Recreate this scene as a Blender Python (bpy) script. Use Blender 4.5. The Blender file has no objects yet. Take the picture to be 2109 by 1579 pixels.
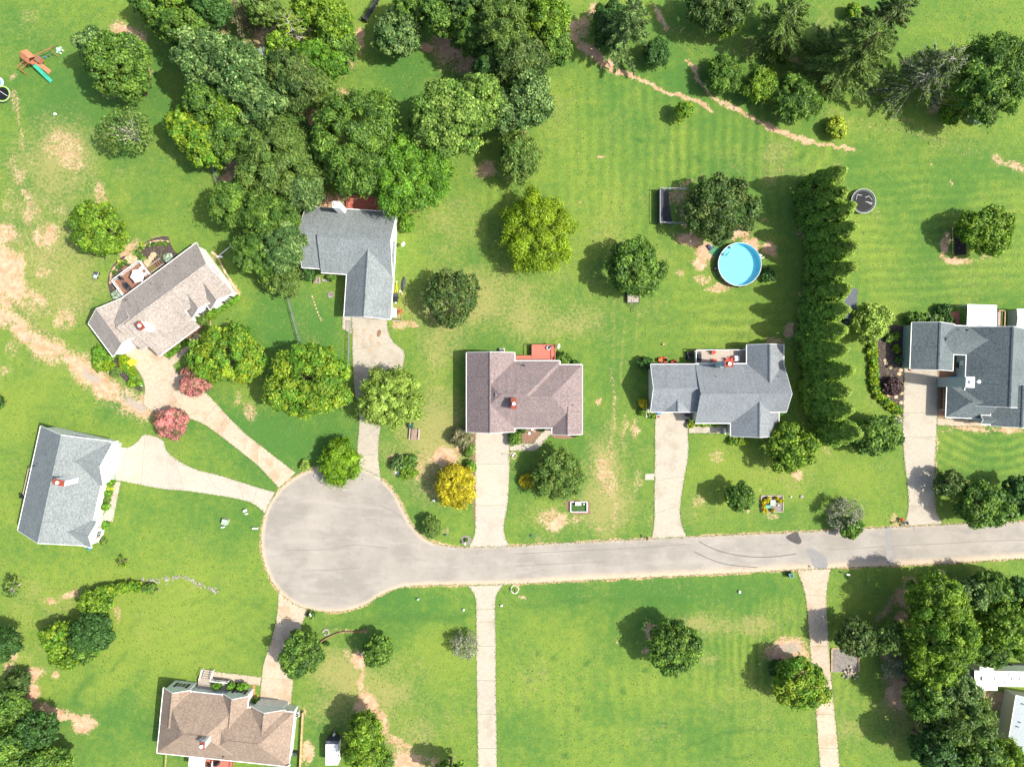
import bpy, bmesh, math, random
import numpy as np
from mathutils import Vector, Matrix
# ---------------------------------------------------------------- camera, sky, sun, exposure
CAM_H = 120.0            # metres above the lawn
PXM = 12.0               # photo pixels per metre at ground level
CX, CY = 1054.5, 789.5
sc = bpy.context.scene
cam_d = bpy.data.cameras.new('camera'); cam = bpy.data.objects.new('camera', cam_d)
sc.collection.objects.link(cam); sc.camera = cam
cam.location = (0, 0, CAM_H); cam.rotation_euler = (0, 0, 0)
cam_d.sensor_width = 36.0
cam_d.lens = 36.0 * CAM_H / (2109 / PXM)
cam_d.clip_start = 1.0; cam_d.clip_end = 6000
world = bpy.data.worlds.new('World'); sc.world = world; world.use_nodes = True
SUN_EL, SHADOW = 53.0, Vector((-1.0, 0.15))
sx, sy = -SHADOW.normalized()
wn = world.node_tree.nodes; wl = world.node_tree.links
sky = wn.new('ShaderNodeTexSky'); sky.sky_type = 'NISHITA'; sky.sun_disc = False
sky.sun_elevation = math.radians(SUN_EL); sky.sun_rotation = math.atan2(sx, sy)
sky.air_density = 1.0; sky.dust_density = 3.0; sky.ozone_density = 0.4
wn['Background'].inputs['Strength'].default_value = 0.14
wl.new(sky.outputs['Color'], wn['Background'].inputs['Color'])
sun_d = bpy.data.lights.new('sun', 'SUN'); sun = bpy.data.objects.new('sun', sun_d)
sc.collection.objects.link(sun)
sun_d.energy = 4.2; sun_d.angle = math.radians(0.55); sun_d.color = (1.0, 0.945, 0.85)
ce = math.cos(math.radians(SUN_EL))
sun.rotation_euler = Vector((sx * ce, sy * ce, math.sin(math.radians(SUN_EL)))).to_track_quat('Z', 'Y').to_euler()
sc.view_settings.view_transform = 'Standard'; sc.view_settings.look = 'None'
sc.view_settings.exposure = 0.86; sc.view_settings.gamma = 1.0
sc.view_settings.use_curve_mapping = False

# ---------------------------------------------------------------- helpers
COL = sc.collection
def P(x, y, h=0.0):
    k = (1 - h / CAM_H) / PXM
    return Vector(((x - CX) * k, (CY - y) * k, h))
def tag(o, label=None, cat=None, group=None, kind=None):
    if label: o['label'] = label
    if cat: o['category'] = cat
    if group: o['group'] = group
    if kind: o['kind'] = kind
    return o
def link(name, me, parent=None):
    o = bpy.data.objects.new(name, me); COL.objects.link(o)
    if parent: o.parent = parent
    return o
def thing(name, label, cat, loc=(0, 0, 0), rz=0.0, group=None):
    o = bpy.data.objects.new(name, None); COL.objects.link(o)
    o.empty_display_size = 0.2
    o.location = loc; o.rotation_euler = (0, 0, rz)
    return tag(o, label, cat, group)
class MB:
    """collects simple shapes and links them as one mesh"""
    def __init__(s): s.v = []; s.f = []; s.uv = []
    def face(s, pts, uvs=None):
        n = len(s.v); s.v += [tuple(p) for p in pts]; s.f.append(tuple(range(n, n + len(pts))))
        s.uv += list(uvs) if uvs else [(p[0], p[1]) for p in pts]
        return s
    def box(s, cx, cy, z0, lx, ly, lz, rot=0.0, taper=1.0):
        c, q = math.cos(rot), math.sin(rot); V = []
        for z, t in ((z0, 1.0), (z0 + lz, taper)):
            for a, b in ((-1, -1), (1, -1), (1, 1), (-1, 1)):
                x, y = a * lx / 2 * t, b * ly / 2 * t
                V.append((cx + x * c - y * q, cy + x * q + y * c, z))
        for f in ((3, 2, 1, 0), (4, 5, 6, 7), (0, 1, 5, 4), (1, 2, 6, 5), (2, 3, 7, 6), (3, 0, 4, 7)):
            s.face([V[i] for i in f])
        return s
    def tube(s, a, b, r0, r1=None, n=6, cap=True):
        a, b = Vector(a), Vector(b); r1 = r0 if r1 is None else r1
        d = b - a
        if d.length < 1e-6: return s
        d.normalize(); t = d.cross(Vector((0, 0, 1)))
        if t.length < 1e-3: t = Vector((1, 0, 0))
        t.normalize(); u = d.cross(t)
        A = [a + (t * math.cos(i * 2 * math.pi / n) + u * math.sin(i * 2 * math.pi / n)) * r0 for i in range(n)]
        B = [b + (t * math.cos(i * 2 * math.pi / n) + u * math.sin(i * 2 * math.pi / n)) * r1 for i in range(n)]
        for i in range(n):
            j = (i + 1) % n; s.face([A[j], A[i], B[i], B[j]])
        if cap: s.face(A); s.face(B[::-1])
        return s
    def path(s, pts, r, n=5):
        for a, b in zip(pts[:-1], pts[1:]): s.tube(a, b, r, r, n)
        return s
    def bar(s, a, b, w, h):
        """box beam from a to b (w wide horizontally, h tall, below the line)"""
        a, b = Vector(a), Vector(b); d = b - a
        t = Vector((-d.y, d.x, 0))
        t = t.normalized() * w / 2 if t.length > 1e-6 else Vector((w / 2, 0, 0))
        dz = Vector((0, 0, h))
        if abs(d.x) + abs(d.y) < 1e-6:
            return s.box(a.x, a.y, min(a.z, b.z), w, h, abs(d.z))
        V = [a - t - dz, a + t - dz, a + t, a - t, b - t - dz, b + t - dz, b + t, b - t]
        for f in ((0, 1, 2, 3), (7, 6, 5, 4), (0, 4, 5, 1), (1, 5, 6, 2), (2, 6, 7, 3), (3, 7, 4, 0)):
            s.face([V[i] for i in f])
        return s
    def disc(s, cx, cy, z, r, n=24):
        return s.face([(cx + r * math.cos(i * 2 * math.pi / n), cy + r * math.sin(i * 2 * math.pi / n), z) for i in range(n)])
    def cyl(s, cx, cy, z0, z1, r0, r1=None, n=16):
        return s.tube((cx, cy, z0), (cx, cy, z1), r0, r1, n)
    def ring(s, cx, cy, z, R, r, n=32, m=6, a0=0, a1=2 * math.pi, sc_=(1, 1)):
        pts = [(cx + R * math.cos(a0 + (a1 - a0) * i / n) * sc_[0], cy + R * math.sin(a0 + (a1 - a0) * i / n) * sc_[1], z) for i in range(n + 1)]
        return s.path(pts, r, m)
    def blob(s, cx, cy, cz, rx, ry, rz, rng, n=7, m=5, j=0.12):
        rows = []
        for k in range(m + 1):
            th = math.pi * k / m; row = []
            for i in range(n):
                ph = 2 * math.pi * i / n + 0.3 * k
                q = 1 + rng.uniform(-j, j)
                row.append((cx + rx * q * math.sin(th) * math.cos(ph), cy + ry * q * math.sin(th) * math.sin(ph), cz + rz * q * math.cos(th)))
            rows.append(row)
        for k in range(m):
            for i in range(n):
                j2 = (i + 1) % n
                if k == 0: s.face([rows[0][0], rows[1][i], rows[1][j2]])
                elif k == m - 1: s.face([rows[k][i], rows[m][0], rows[k][j2]])
                else: s.face([rows[k][i], rows[k + 1][i], rows[k + 1][j2], rows[k][j2]])
        return s
    def build(s, name, mat, parent=None, smooth=False):
        me = bpy.data.meshes.new(name); me.from_pydata(s.v, [], s.f); me.materials.append(mat)
        uv = me.uv_layers.new(name='UVMap')
        flat = np.array(s.uv, dtype=np.float32).ravel()
        if len(flat) == len(uv.data) * 2: uv.data.foreach_set('uv', flat)
        if smooth: me.polygons.foreach_set('use_smooth', [True] * len(me.polygons))
        return link(name, me, parent)
def bevel(o, w=0.03, seg=1):
    m = o.modifiers.new('bevel', 'BEVEL'); m.width = w; m.segments = seg; m.limit_method = 'ANGLE'; return o

# ---------------------------------------------------------------- materials
def newmat(name):
    m = bpy.data.materials.new(name); m.use_nodes = True
    return m, m.node_tree.nodes, m.node_tree.links, m.node_tree.nodes['Principled BSDF']
def mixc(N, L, fac, a, b, mode='MIX'):
    n = N.new('ShaderNodeMix'); n.data_type = 'RGBA'; n.blend_type = mode
    for sock, val in ((n.inputs[0], fac), (n.inputs[6], a), (n.inputs[7], b)):
        if hasattr(val, 'is_linked'): L.new(val, sock)
        elif isinstance(val, (int, float)): sock.default_value = val
        else: sock.default_value = (*val, 1)
    return n.outputs[2]
def math_(N, L, op, a, b=None, c=None, clamp=False):
    n = N.new('ShaderNodeMath'); n.operation = op; n.use_clamp = clamp
    for i, v in enumerate((a, b, c)):
        if v is None: continue
        if hasattr(v, 'is_linked'): L.new(v, n.inputs[i])
        else: n.inputs[i].default_value = v
    return n.outputs[0]
def noise(N, L, vec, scale, detail=3, rough=0.55, dist=0.0):
    n = N.new('ShaderNodeTexNoise'); n.inputs['Scale'].default_value = scale
    n.inputs['Detail'].default_value = detail; n.inputs['Roughness'].default_value = rough
    n.inputs['Distortion'].default_value = dist
    if vec is not None: L.new(vec, n.inputs['Vector'])
    return n.outputs['Fac']
def ramp(N, L, fac, lo, hi):
    n = N.new('ShaderNodeMapRange'); n.interpolation_type = 'SMOOTHSTEP'
    n.inputs['From Min'].default_value = lo; n.inputs['From Max'].default_value = hi
    L.new(fac, n.inputs['Value']); return n.outputs['Result']
def position(N):
    return N.new('ShaderNodeNewGeometry').outputs['Position']
def attr(N, name, col=False):
    a = N.new('ShaderNodeAttribute'); a.attribute_name = name
    return a.outputs['Color' if col else 'Fac']
def bump(N, L, B, h, strength, dist):
    b = N.new('ShaderNodeBump'); b.inputs['Strength'].default_value = strength; b.inputs['Distance'].default_value = dist
    L.new(h, b.inputs['Height']); L.new(b.outputs['Normal'], B.inputs['Normal'])
MATS = {}
def plain(name, col, rough=0.6, metal=0.0, var=0.12, scale=2.5, col2=None, trans=0.0):
    if name in MATS: return MATS[name]
    m, N, L, B = newmat(name); p = position(N)
    c2 = col2 or tuple(c * (1 - var * 1.6) for c in col)
    f = ramp(N, L, noise(N, L, p, scale, 4, 0.6), 0.3, 0.7)
    c = mixc(N, L, f, c2, tuple(min(c * (1 + var * 0.5), 1) for c in col))
    L.new(c, B.inputs['Base Color']); B.inputs['Roughness'].default_value = rough; B.inputs['Metallic'].default_value = metal
    B.inputs['Specular IOR Level'].default_value = 0.5 if rough < 0.2 or metal else 0.15
    MATS[name] = m; return m
def shingle(name, ca, cb, cc, spread=1.0):
    m, N, L, B = newmat(name)
    uv = N.new('ShaderNodeUVMap'); uv.uv_map = 'UVMap'; uvo = uv.outputs[0]
    b = N.new('ShaderNodeTexBrick'); L.new(uvo, b.inputs['Vector'])
    b.inputs['Color1'].default_value = (0, 0, 0, 1); b.inputs['Color2'].default_value = (1, 1, 1, 1)
    b.inputs['Mortar'].default_value = (0.45, 0.45, 0.45, 1); b.inputs['Scale'].default_value = 1.0
    b.inputs['Brick Width'].default_value = 0.42; b.inputs['Row Height'].default_value = 0.2
    b.inputs['Mortar Size'].default_value = 0.012; b.inputs['Bias'].default_value = 0.0
    n1 = noise(N, L, uvo, 0.35, 3, 0.6); n2 = noise(N, L, uvo, 2.6, 4, 0.8)
    c = mixc(N, L, b.outputs['Color'], ca, cb)
    c = mixc(N, L, ramp(N, L, n2, 0.46, 0.6), c, cc); c = mixc(N, L, math_(N, L, 'MULTIPLY', ramp(N, L, noise(N, L, uvo, 4.2, 4, 0.8), 0.48, 0.6), 0.6), c, tuple(x * 0.62 for x in ca))
    c = mixc(N, L, 0.16 * spread, c, mixc(N, L, ramp(N, L, n1, 0.35, 0.65), tuple(x * 0.72 for x in ca), tuple(min(1, x * 1.2) for x in cb)))
    # faint streaks running down the slope
    mp = N.new('ShaderNodeMapping'); mp.inputs['Scale'].default_value = (1.3, 0.12, 1); L.new(uvo, mp.inputs['Vector'])
    st = noise(N, L, mp.outputs[0], 1.0, 3, 0.6)
    c = mixc(N, L, math_(N, L, 'MULTIPLY', ramp(N, L, st, 0.5, 0.75), 0.28), c, tuple(x * 0.6 for x in ca))
    L.new(c, B.inputs['Base Color']); B.inputs['Roughness'].default_value = 0.9; B.inputs['Specular IOR Level'].default_value = 0.15
    hh = mixc(N, L, 0.6, b.outputs['Color'], b.outputs['Fac'])
    bump(N, L, B, hh, 0.5, 0.02)
    return m
def boards(name, col, col2, w=0.14, axis=0):
    m, N, L, B = newmat(name)
    tc = N.new('ShaderNodeTexCoord'); sep = N.new('ShaderNodeSeparateXYZ'); L.new(tc.outputs['Object'], sep.inputs[0])
    mp = N.new('ShaderNodeMapping'); mp.inputs['Scale'].default_value = (0.5, 7, 1) if axis == 0 else (7, 0.5, 1)
    L.new(tc.outputs['Object'], mp.inputs[0])
    c = mixc(N, L, noise(N, L, mp.outputs[0], 1.0, 4, 0.7), col2, col)
    L.new(c, B.inputs['Base Color']); B.inputs['Roughness'].default_value = 0.75
    return m
# foliage: every leaf carries its own pigment as a point colour
leafmat, N, L, B = newmat('foliage')
ac = attr(N, 'tint', True)
vn = noise(N, L, position(N), 1.1, 2)
lc = mixc(N, L, 0.35, ac, mixc(N, L, vn, (0.55, 0.6, 0.5), (1.25, 1.25, 1.2)), 'MULTIPLY')
L.new(lc, B.inputs['Base Color']); B.inputs['Roughness'].default_value = 0.48
B.inputs['Specular IOR Level'].default_value = 0.22
tr = N.new('ShaderNodeBsdfTranslucent'); L.new(mixc(N, L, 1.0, lc, (1.0, 1.05, 0.5), 'MULTIPLY'), tr.inputs['Color'])
ms = N.new('ShaderNodeMixShader'); ms.inputs[0].default_value = 0.24
L.new(B.outputs[0], ms.inputs[1]); L.new(tr.outputs[0], ms.inputs[2]); L.new(ms.outputs[0], N['Material Output'].inputs['Surface'])
bark = plain('bark', (0.16, 0.12, 0.09), 0.9, var=0.3, scale=6)
greybark = plain('grey_bark', (0.50, 0.47, 0.40), 0.9, var=0.2, scale=6)
def concrete(name, ca, cb, stain, amt=0.35):
    m, N, L, B = newmat(name); p = position(N)
    a = noise(N, L, p, 0.35, 4, 0.6); b = noise(N, L, p, 2.2, 5, 0.65); c3 = noise(N, L, p, 14, 2, 0.6)
    c = mixc(N, L, ramp(N, L, b, 0.3, 0.7), ca, cb)
    c = mixc(N, L, math_(N, L, 'MULTIPLY', ramp(N, L, a, 0.48, 0.68), amt), c, stain)
    vo = N.new('ShaderNodeTexVoronoi'); vo.inputs['Scale'].default_value = 0.55; L.new(p, vo.inputs['Vector'])
    c = mixc(N, L, math_(N, L, 'MULTIPLY', ramp(N, L, c3, 0.4, 0.75), 0.08), c, tuple(x * 0.6 for x in ca))
    oi = N.new('ShaderNodeObjectInfo')
    c = mixc(N, L, 1.0, c, mixc(N, L, oi.outputs['Random'], (0.93, 0.93, 0.94), (1.03, 1.02, 1.0)), 'MULTIPLY')
    L.new(c, B.inputs['Base Color']); B.inputs['Roughness'].default_value = 0.88
    bump(N, L, B, c3, 0.15, 0.02); return m
conc_tan = concrete('tan_concrete', (0.35, 0.285, 0.205), (0.43, 0.365, 0.275), (0.31, 0.20, 0.11), 0.6)
conc_pale = concrete('pale_concrete', (0.345, 0.310, 0.250), (0.395, 0.360, 0.298), (0.29, 0.245, 0.18), 0.4)
conc_grey = concrete('weathered_concrete', (0.315, 0.285, 0.225), (0.37, 0.338, 0.275), (0.255, 0.22, 0.165), 0.6)
white = plain('white_siding', (0.80, 0.79, 0.76), 0.6, var=0.03)
trim = plain('white_trim', (0.78, 0.78, 0.76), 0.5, var=0.02)
cream = plain('cream_siding', (0.50, 0.50, 0.43), 0.65, var=0.05)
greensiding = plain('grey_green_siding', (0.62, 0.66, 0.60), 0.65, var=0.05)
bluesiding = plain('pale_blue_siding', (0.36, 0.43, 0.45), 0.6, var=0.04)
glass = plain('window_glass', (0.05, 0.065, 0.075), 0.08, var=0.1)
shutterm = plain('dark_shutter', (0.045, 0.03, 0.028), 0.6)
black = plain('black_plastic', (0.02, 0.022, 0.025), 0.5)
dark = plain('dark_grey_metal', (0.055, 0.06, 0.068), 0.5)
steel = plain('galvanised_steel', (0.42, 0.44, 0.45), 0.4, metal=0.6)
redcap = plain('rusty_red_metal', (0.27, 0.06, 0.035), 0.6, var=0.25, scale=3)
reddeck = boards('red_stained_boards', (0.46, 0.14, 0.095), (0.34, 0.10, 0.07))
greydeck = boards('weathered_boards', (0.40, 0.34, 0.28), (0.26, 0.215, 0.175))
browndeck = boards('brown_boards', (0.26, 0.13, 0.08), (0.17, 0.085, 0.055))
mulch = plain('dark_mulch', (0.085, 0.065, 0.06), 0.95, var=0.4, scale=5)
mulchb = plain('brown_mulch', (0.24, 0.15, 0.10), 0.95, var=0.3, scale=5)
stone = plain('tan_stone', (0.52, 0.38, 0.24), 0.85, var=0.25, scale=1.5)
greystone = plain('grey_stone', (0.33, 0.30, 0.27), 0.9, var=0.3, scale=2)
redplastic = plain('red_plastic', (0.55, 0.06, 0.035), 0.45)
orangep = plain('orange_paint', (0.65, 0.13, 0.03), 0.4)
yellowp = plain('yellow_plastic', (0.75, 0.55, 0.04), 0.45)
bluep = plain('blue_plastic', (0.02, 0.22, 0.50), 0.4)
tealp = plain('teal_plastic', (0.05, 0.48, 0.32), 0.35)
greenp = plain('green_plastic', (0.04, 0.11, 0.08), 0.5)
palegreen = plain('pale_green_metal', (0.30, 0.38, 0.30), 0.5)
playwood = boards('cedar_boards', (0.42, 0.16, 0.075), (0.30, 0.105, 0.05))
tanwood = plain('tan_timber', (0.52, 0.36, 0.19), 0.8, var=0.2)
whitemetal = plain('white_metal', (0.72, 0.72, 0.71), 0.35, var=0.02)
ORD = ['first', 'second', 'third', 'fourth', 'fifth', 'sixth', 'seventh', 'eighth', 'ninth', 'tenth', 'eleventh', 'twelfth', 'thirteenth', 'fourteenth']
# ---------------------------------------------------------------- ground sheet
def catmull(pts, closed=False, step=6):
    out = []; n = len(pts)
    rng_ = range(n) if closed else range(n - 1)
    for i in rng_:
        p0 = pts[(i - 1) % n] if closed or i > 0 else pts[i]
        p1 = pts[i]; p2 = pts[(i + 1) % n]
        p3 = pts[(i + 2) % n] if closed or i + 2 < n else pts[(i + 1) % n]
        for k in range(step):
            t = k / step
            out.append(tuple(0.5 * (2 * p1[j] + (p2[j] - p0[j]) * t + (2 * p0[j] - 5 * p1[j] + 4 * p2[j] - p3[j]) * t * t
                             + (3 * p1[j] - p0[j] - 3 * p2[j] + p3[j]) * t ** 3) for j in range(len(p1))))
    if not closed: out.append(tuple(pts[-1]))
    return out
ROAD = [(2600, 1050), (2109, 1073), (1980, 1078), (1870, 1083), (1740, 1090), (1600, 1097), (1500, 1101), (1415, 1105), (1340, 1109), (1270, 1112), (1150, 1118),
        (1050, 1124), (965, 1126), (925, 1124), (893, 1117), (868, 1103), (850, 1082), (834, 1055), (815, 1018), (790, 988), (760, 970), (725, 961), (690, 958),
        (650, 963), (610, 980), (578, 1005), (552, 1043), (540, 1085), (538, 1125), (546, 1165), (562, 1200), (590, 1232), (625, 1251), (670, 1259),
        (715, 1257), (755, 1244), (785, 1225), (820, 1211), (870, 1205), (960, 1204), (1035, 1203), (1120, 1199), (1260, 1192), (1500, 1181), (1640, 1173), (1760, 1168),
        (1950, 1160), (2109, 1150), (2600, 1128)]
road_px = catmull(ROAD, False, 4)
rs = np.random.RandomState(7)
dx = 0.30
xs_in = np.arange(-99, 99.01, dx); ys_in = np.arange(-77, 77.01, dx)
out_ = np.array([1.5, 4, 9, 18, 35, 70, 140, 280, 560, 1100, 2000])
xs = np.concatenate([-99 - out_[::-1], xs_in, 99 + out_]); ys = np.concatenate([-77 - out_[::-1], ys_in, 77 + out_])
GX, GY = np.meshgrid(xs, ys)
PXg = GX * PXM + CX; PYg = CY - GY * PXM
def vnoise(scale, seed, oct_=3):
    """value noise on the ground grid, -1..1 (scale = metres)"""
    tot = np.zeros_like(GX); amp = 1.0; norm = 0
    for o in range(oct_):
        r = np.random.RandomState(seed * 17 + o); T = r.rand(256, 256) * 2 - 1
        s = scale / 2 ** o; x = GX / s + 1000.3; y = GY / s + 1000.7
        xi = np.floor(x).astype(int); yi = np.floor(y).astype(int); fx = x - xi; fy = y - yi
        fx = fx * fx * (3 - 2 * fx); fy = fy * fy * (3 - 2 * fy)
        a = T[yi % 256, xi % 256]; b = T[yi % 256, (xi + 1) % 256]; c = T[(yi + 1) % 256, xi % 256]; d = T[(yi + 1) % 256, (xi + 1) % 256]
        tot += amp * ((a * (1 - fx) + b * fx) * (1 - fy) + (c * (1 - fx) + d * fx) * fy); norm += amp; amp *= 0.55
    return tot / norm
wx = vnoise(5, 1) * 14 + vnoise(1.2, 2) * 7; wy = vnoise(5, 3) * 14 + vnoise(1.2, 4) * 7
WX, WY = PXg + wx, PYg + wy
def ell(cx, cy, rx, ry, ang=0, soft=0.45, warp=True):
    X, Y = (WX, WY) if warp else (PXg, PYg)
    a = math.radians(ang); c, s = math.cos(a), math.sin(a)
    u = ((X - cx) * c + (Y - cy) * s) / rx; v = (-(X - cx) * s + (Y - cy) * c) / ry
    d = np.sqrt(u * u + v * v)
    return np.clip((1 + soft - d) / (2 * soft), 0, 1)
def seg_dist(pts, X, Y):
    best = np.full(X.shape, 1e9)
    for (x0, y0), (x1, y1) in zip(pts[:-1], pts[1:]):
        ex, ey = x1 - x0, y1 - y0; l2 = ex * ex + ey * ey + 1e-9
        t = np.clip(((X - x0) * ex + (Y - y0) * ey) / l2, 0, 1)
        best = np.minimum(best, np.hypot(X - x0 - t * ex, Y - y0 - t * ey))
    return best
def stroke(pts, w, soft=0.6, warp=True):
    X, Y = (WX, WY) if warp else (PXg, PYg)
    d = seg_dist(pts, X, Y) / (w / 2)
    return np.clip((1 + soft - d) / (2 * soft), 0, 1)
n20, n6, n2 = vnoise(22, 11, 4), vnoise(6, 12, 4), vnoise(2.0, 13, 3)
hue = 0.45 + 0.30 * n20 + 0.22 * n6 + 0.10 * n2        # 0 cool green .. 1 yellow green
dry = np.clip(0.12 + 0.30 * vnoise(14, 21, 4) + 0.28 * vnoise(3, 22, 3), 0, 1)
dirt = np.zeros_like(GX); gravel = np.zeros_like(GX)
def add(m, a, s=1.0): np.maximum(m, a * s, out=m)
# bare orange-pink soil
for e in [(262, 62, 34, 20, 35, .95), (285, 82, 18, 12, 0, .9), (128, 300, 60, 38, 10, .6), (150, 330, 40, 22, 30, .6), (40, 365, 14, 20, 0, .6), (205, 400, 18, 30, 0, .62),
          (92, 480, 30, 34, 30, .78), (60, 430, 12, 40, 0, .6), (8, 560, 46, 62, 0, 1.0), (20, 600, 40, 40, 0, .95), (70, 625, 36, 26, 20, .75), (130, 650, 24, 30, 20, .65),
          (85, 560, 25, 18, 0, .55), (15, 480, 30, 26, 0, .75), (12, 760, 16, 14, 0, .6), (25, 720, 20, 20, 0, .5), (108, 420, 40, 14, 40, .5), (30, 340, 12, 26, 0, .5),
          (62, 30, 24, 22, 0, .4), (35, 160, 9, 9, 0, .62), (32, 210, 10, 26, 0, .55), (270, 515, 26, 12, -45, .8), (255, 540, 20, 16, -45, .8), (300, 505, 40, 10, -30, .6),
          (465, 365, 14, 24, 30, 1.0), (540, 60, 18, 30, 20, .8), (875, 105, 22, 12, 0, .95), (735, 80, 8, 26, 0, .85), (715, 130, 12, 14, 0, .7), (700, 200, 30, 22, 0, .8), (640, 240, 25, 20, 0, .9),
          (930, 90, 50, 50, 0, .8), (470, 330, 30, 20, 0, .8), (520, 250, 60, 60, 0, .7), (620, 240, 30, 40, 0, .9), (760, 210, 30, 12, 0, .4), (1000, 350, 30, 20, 0, .75), (1060, 360, 30, 16, 0, .5), (1080, 300, 20, 40, 0, .5), (300, 160, 14, 30, 0, .6), (240, 200, 40, 10, 0, .5), (980, 130, 50, 30, 0, .75), (700, 415, 70, 16, 0, 1.0), (800, 425, 70, 20, 0, .8), (590, 380, 60, 40, 0, .6), (500, 330, 40, 40, 0, .7), (450, 100, 30, 100, 0, .55), (600, 100, 120, 90, 0, .65),
          (1218, 20, 12, 22, 20, .8), (1200, 60, 16, 24, 0, .9), (1428, 372, 30, 8, -30, .6), (1400, 410, 30, 30, 0, .6), (1420, 445, 22, 22, 0, .95), (1420, 490, 34, 16, 20, .9), (1455, 515, 30, 18, 0, .95),
          (1440, 540, 20, 14, 0, .95), (1530, 480, 26, 14, -30, .95), (1545, 500, 20, 16, 0, .9), (1580, 515, 18, 16, 40, .85), (1400, 565, 12, 8, 30, .6), (1450, 570, 22, 9, 0, .6), (1480, 590, 26, 9, 0, .7), (1550, 450, 16, 12, 0, .55),
          (1580, 455, 14, 10, 0, .5), (1634, 680, 16, 18, 0, .8), (1600, 700, 22, 8, 0, .7), (1948, 500, 10, 24, 0, 1.0), (1975, 530, 34, 8, 8, .85), (2040, 528, 30, 6, 0, .5), (1800, 450, 14, 26, 0, .35),
          (915, 945, 34, 26, -10, .95), (880, 960, 40, 36, 0, .5), (950, 910, 16, 30, 0, .8), (900, 1000, 30, 22, 0, .55), (812, 960, 8, 30, 0, .5), (815, 935, 14, 6, 0, .7), (845, 965, 40, 12, 20, .5), (835, 610, 14, 30, 0, .3),
          (825, 665, 18, 14, 0, .75), (822, 650, 12, 30, 0, .5), (848, 665, 16, 12, 0, .7), (905, 650, 28, 16, 30, .55), (1148, 1070, 24, 18, -20, .95), (1130, 1060, 30, 20, 0, .6), (1185, 1065, 16, 10, 0, .6), (1100, 1105, 14, 8, 0, .5), (870, 1100, 16, 12, 30, .5),
          (920, 1095, 16, 9, 0, .5), (1250, 975, 22, 50, 0, .62), (1235, 1082, 10, 8, 0, .6), (1235, 825, 7, 7, 0, .8), (1310, 880, 8, 24, 0, .6), (1292, 880, 6, 30, 0, .5), (1310, 1000, 12, 36, 0, .45), (1435, 1030, 22, 12, 10, .55), (1480, 940, 16, 16, 0, .5),
          (1640, 970, 14, 12, 0, .85), (1590, 1062, 12, 8, 0, .75), (1700, 930, 10, 8, 0, .5), (1845, 1063, 12, 12, 0, .6), (1990, 885, 60, 7, 0, .85), (2070, 882, 40, 9, 0, .85), (1850, 862, 8, 12, 0, .7), (1790, 815, 12, 8, 30, .5),
          (1895, 1195, 20, 16, -40, .9), (1860, 1230, 16, 24, -30, .95), (1850, 1265, 18, 12, 0, .9), (1940, 1183, 7, 6, 0, .8), (1965, 1195, 10, 8, 0, .6), (2065, 1200, 24, 10, 0, .7), (1624, 1345, 46, 32, 0, 1.0), (1598, 1385, 8, 26, 0, .9), (1655, 1372, 18, 16, 0, .85),
          (1830, 1350, 20, 16, 40, .7), (1852, 1425, 28, 46, -15, 1.0), (1900, 1500, 26, 60, 0, .5), (1955, 1360, 12, 14, 0, .8), (2040, 1440, 50, 26, 0, 1.0), (2060, 1500, 10, 60, 10, .9), (1990, 1560, 40, 40, 0, .6), (1345, 1305, 26, 16, 50, .9), (1332, 1340, 10, 8, 0, .8),
          (740, 1365, 16, 20, 10, .95), (755, 1460, 22, 36, 0, .95), (745, 1410, 8, 40, 0, .7), (780, 1500, 10, 40, 0, .85), (720, 1345, 8, 14, 0, .6), (830, 1565, 40, 24, 0, .9), (815, 1530, 40, 14, 20, .65), (870, 1570, 40, 20, 0, .7), (635, 1555, 14, 26, 0, .95), (632, 1470, 6, 20, 0, .6),
          (665, 1430, 8, 6, 0, .3), (150, 1225, 22, 10, -20, .8), (110, 1240, 20, 7, 0, .7), (90, 1310, 20, 16, 0, .3), (22, 1350, 18, 40, 10, .75), (60, 1390, 34, 20, -35, .85), (60, 1430, 24, 26, 0, 1.0), (120, 1470, 60, 12, 12, .95), (170, 1490, 26, 20, 0, 1.0), (108, 1385, 8, 10, 0, .8),
          (240, 1265, 8, 20, 0, .65), (480, 590, 8, 24, -20, .8), (440, 530, 14, 8, 0, .6), (500, 520, 20, 6, -40, .4), (510, 850, 14, 26, -20, .6), (490, 820, 10, 20, 0, .5), (1243, 322, 4, 4, 0, .9), (1256, 345, 3, 3, 0, .6), (1190, 417, 3, 3, 0, .7), (1919, 338, 4, 4, 0, .8), (1960, 372, 3, 4, 0, .8),
          (1740, 312, 20, 5, 0, .4), (2060, 322, 30, 10, 20, .6), (2090, 340, 20, 10, 20, .8), (1860, 240, 30, 8, 10, .4), (1925, 215, 18, 16, 0, .7), (1640, 120, 30, 14, 20, .6), (1690, 60, 30, 30, 0, .35), (1560, 95, 40, 30, 0, .4), (1257, 1220, 4, 3, 0, .7), (1079, 1228, 9, 5, 0, .8), (1260, 1282, 3, 3, 0, .7),
          (1265, 1316, 5, 4, 0, .8), (1600, 1062, 6, 6, 0, .7), (1545, 1053, 6, 5, 0, .9), (1562, 1017, 3, 3, 0, .8), (700, 690, 10, 6, 0, .3), (590, 780, 10, 8, 0, .4), (350, 900, 22, 8, 0, .0), (330, 480, 26, 14, -20, .2), (200, 815, 30, 6, 40, .3)]:
    add(dirt, ell(*e[:5]), e[5])
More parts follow.
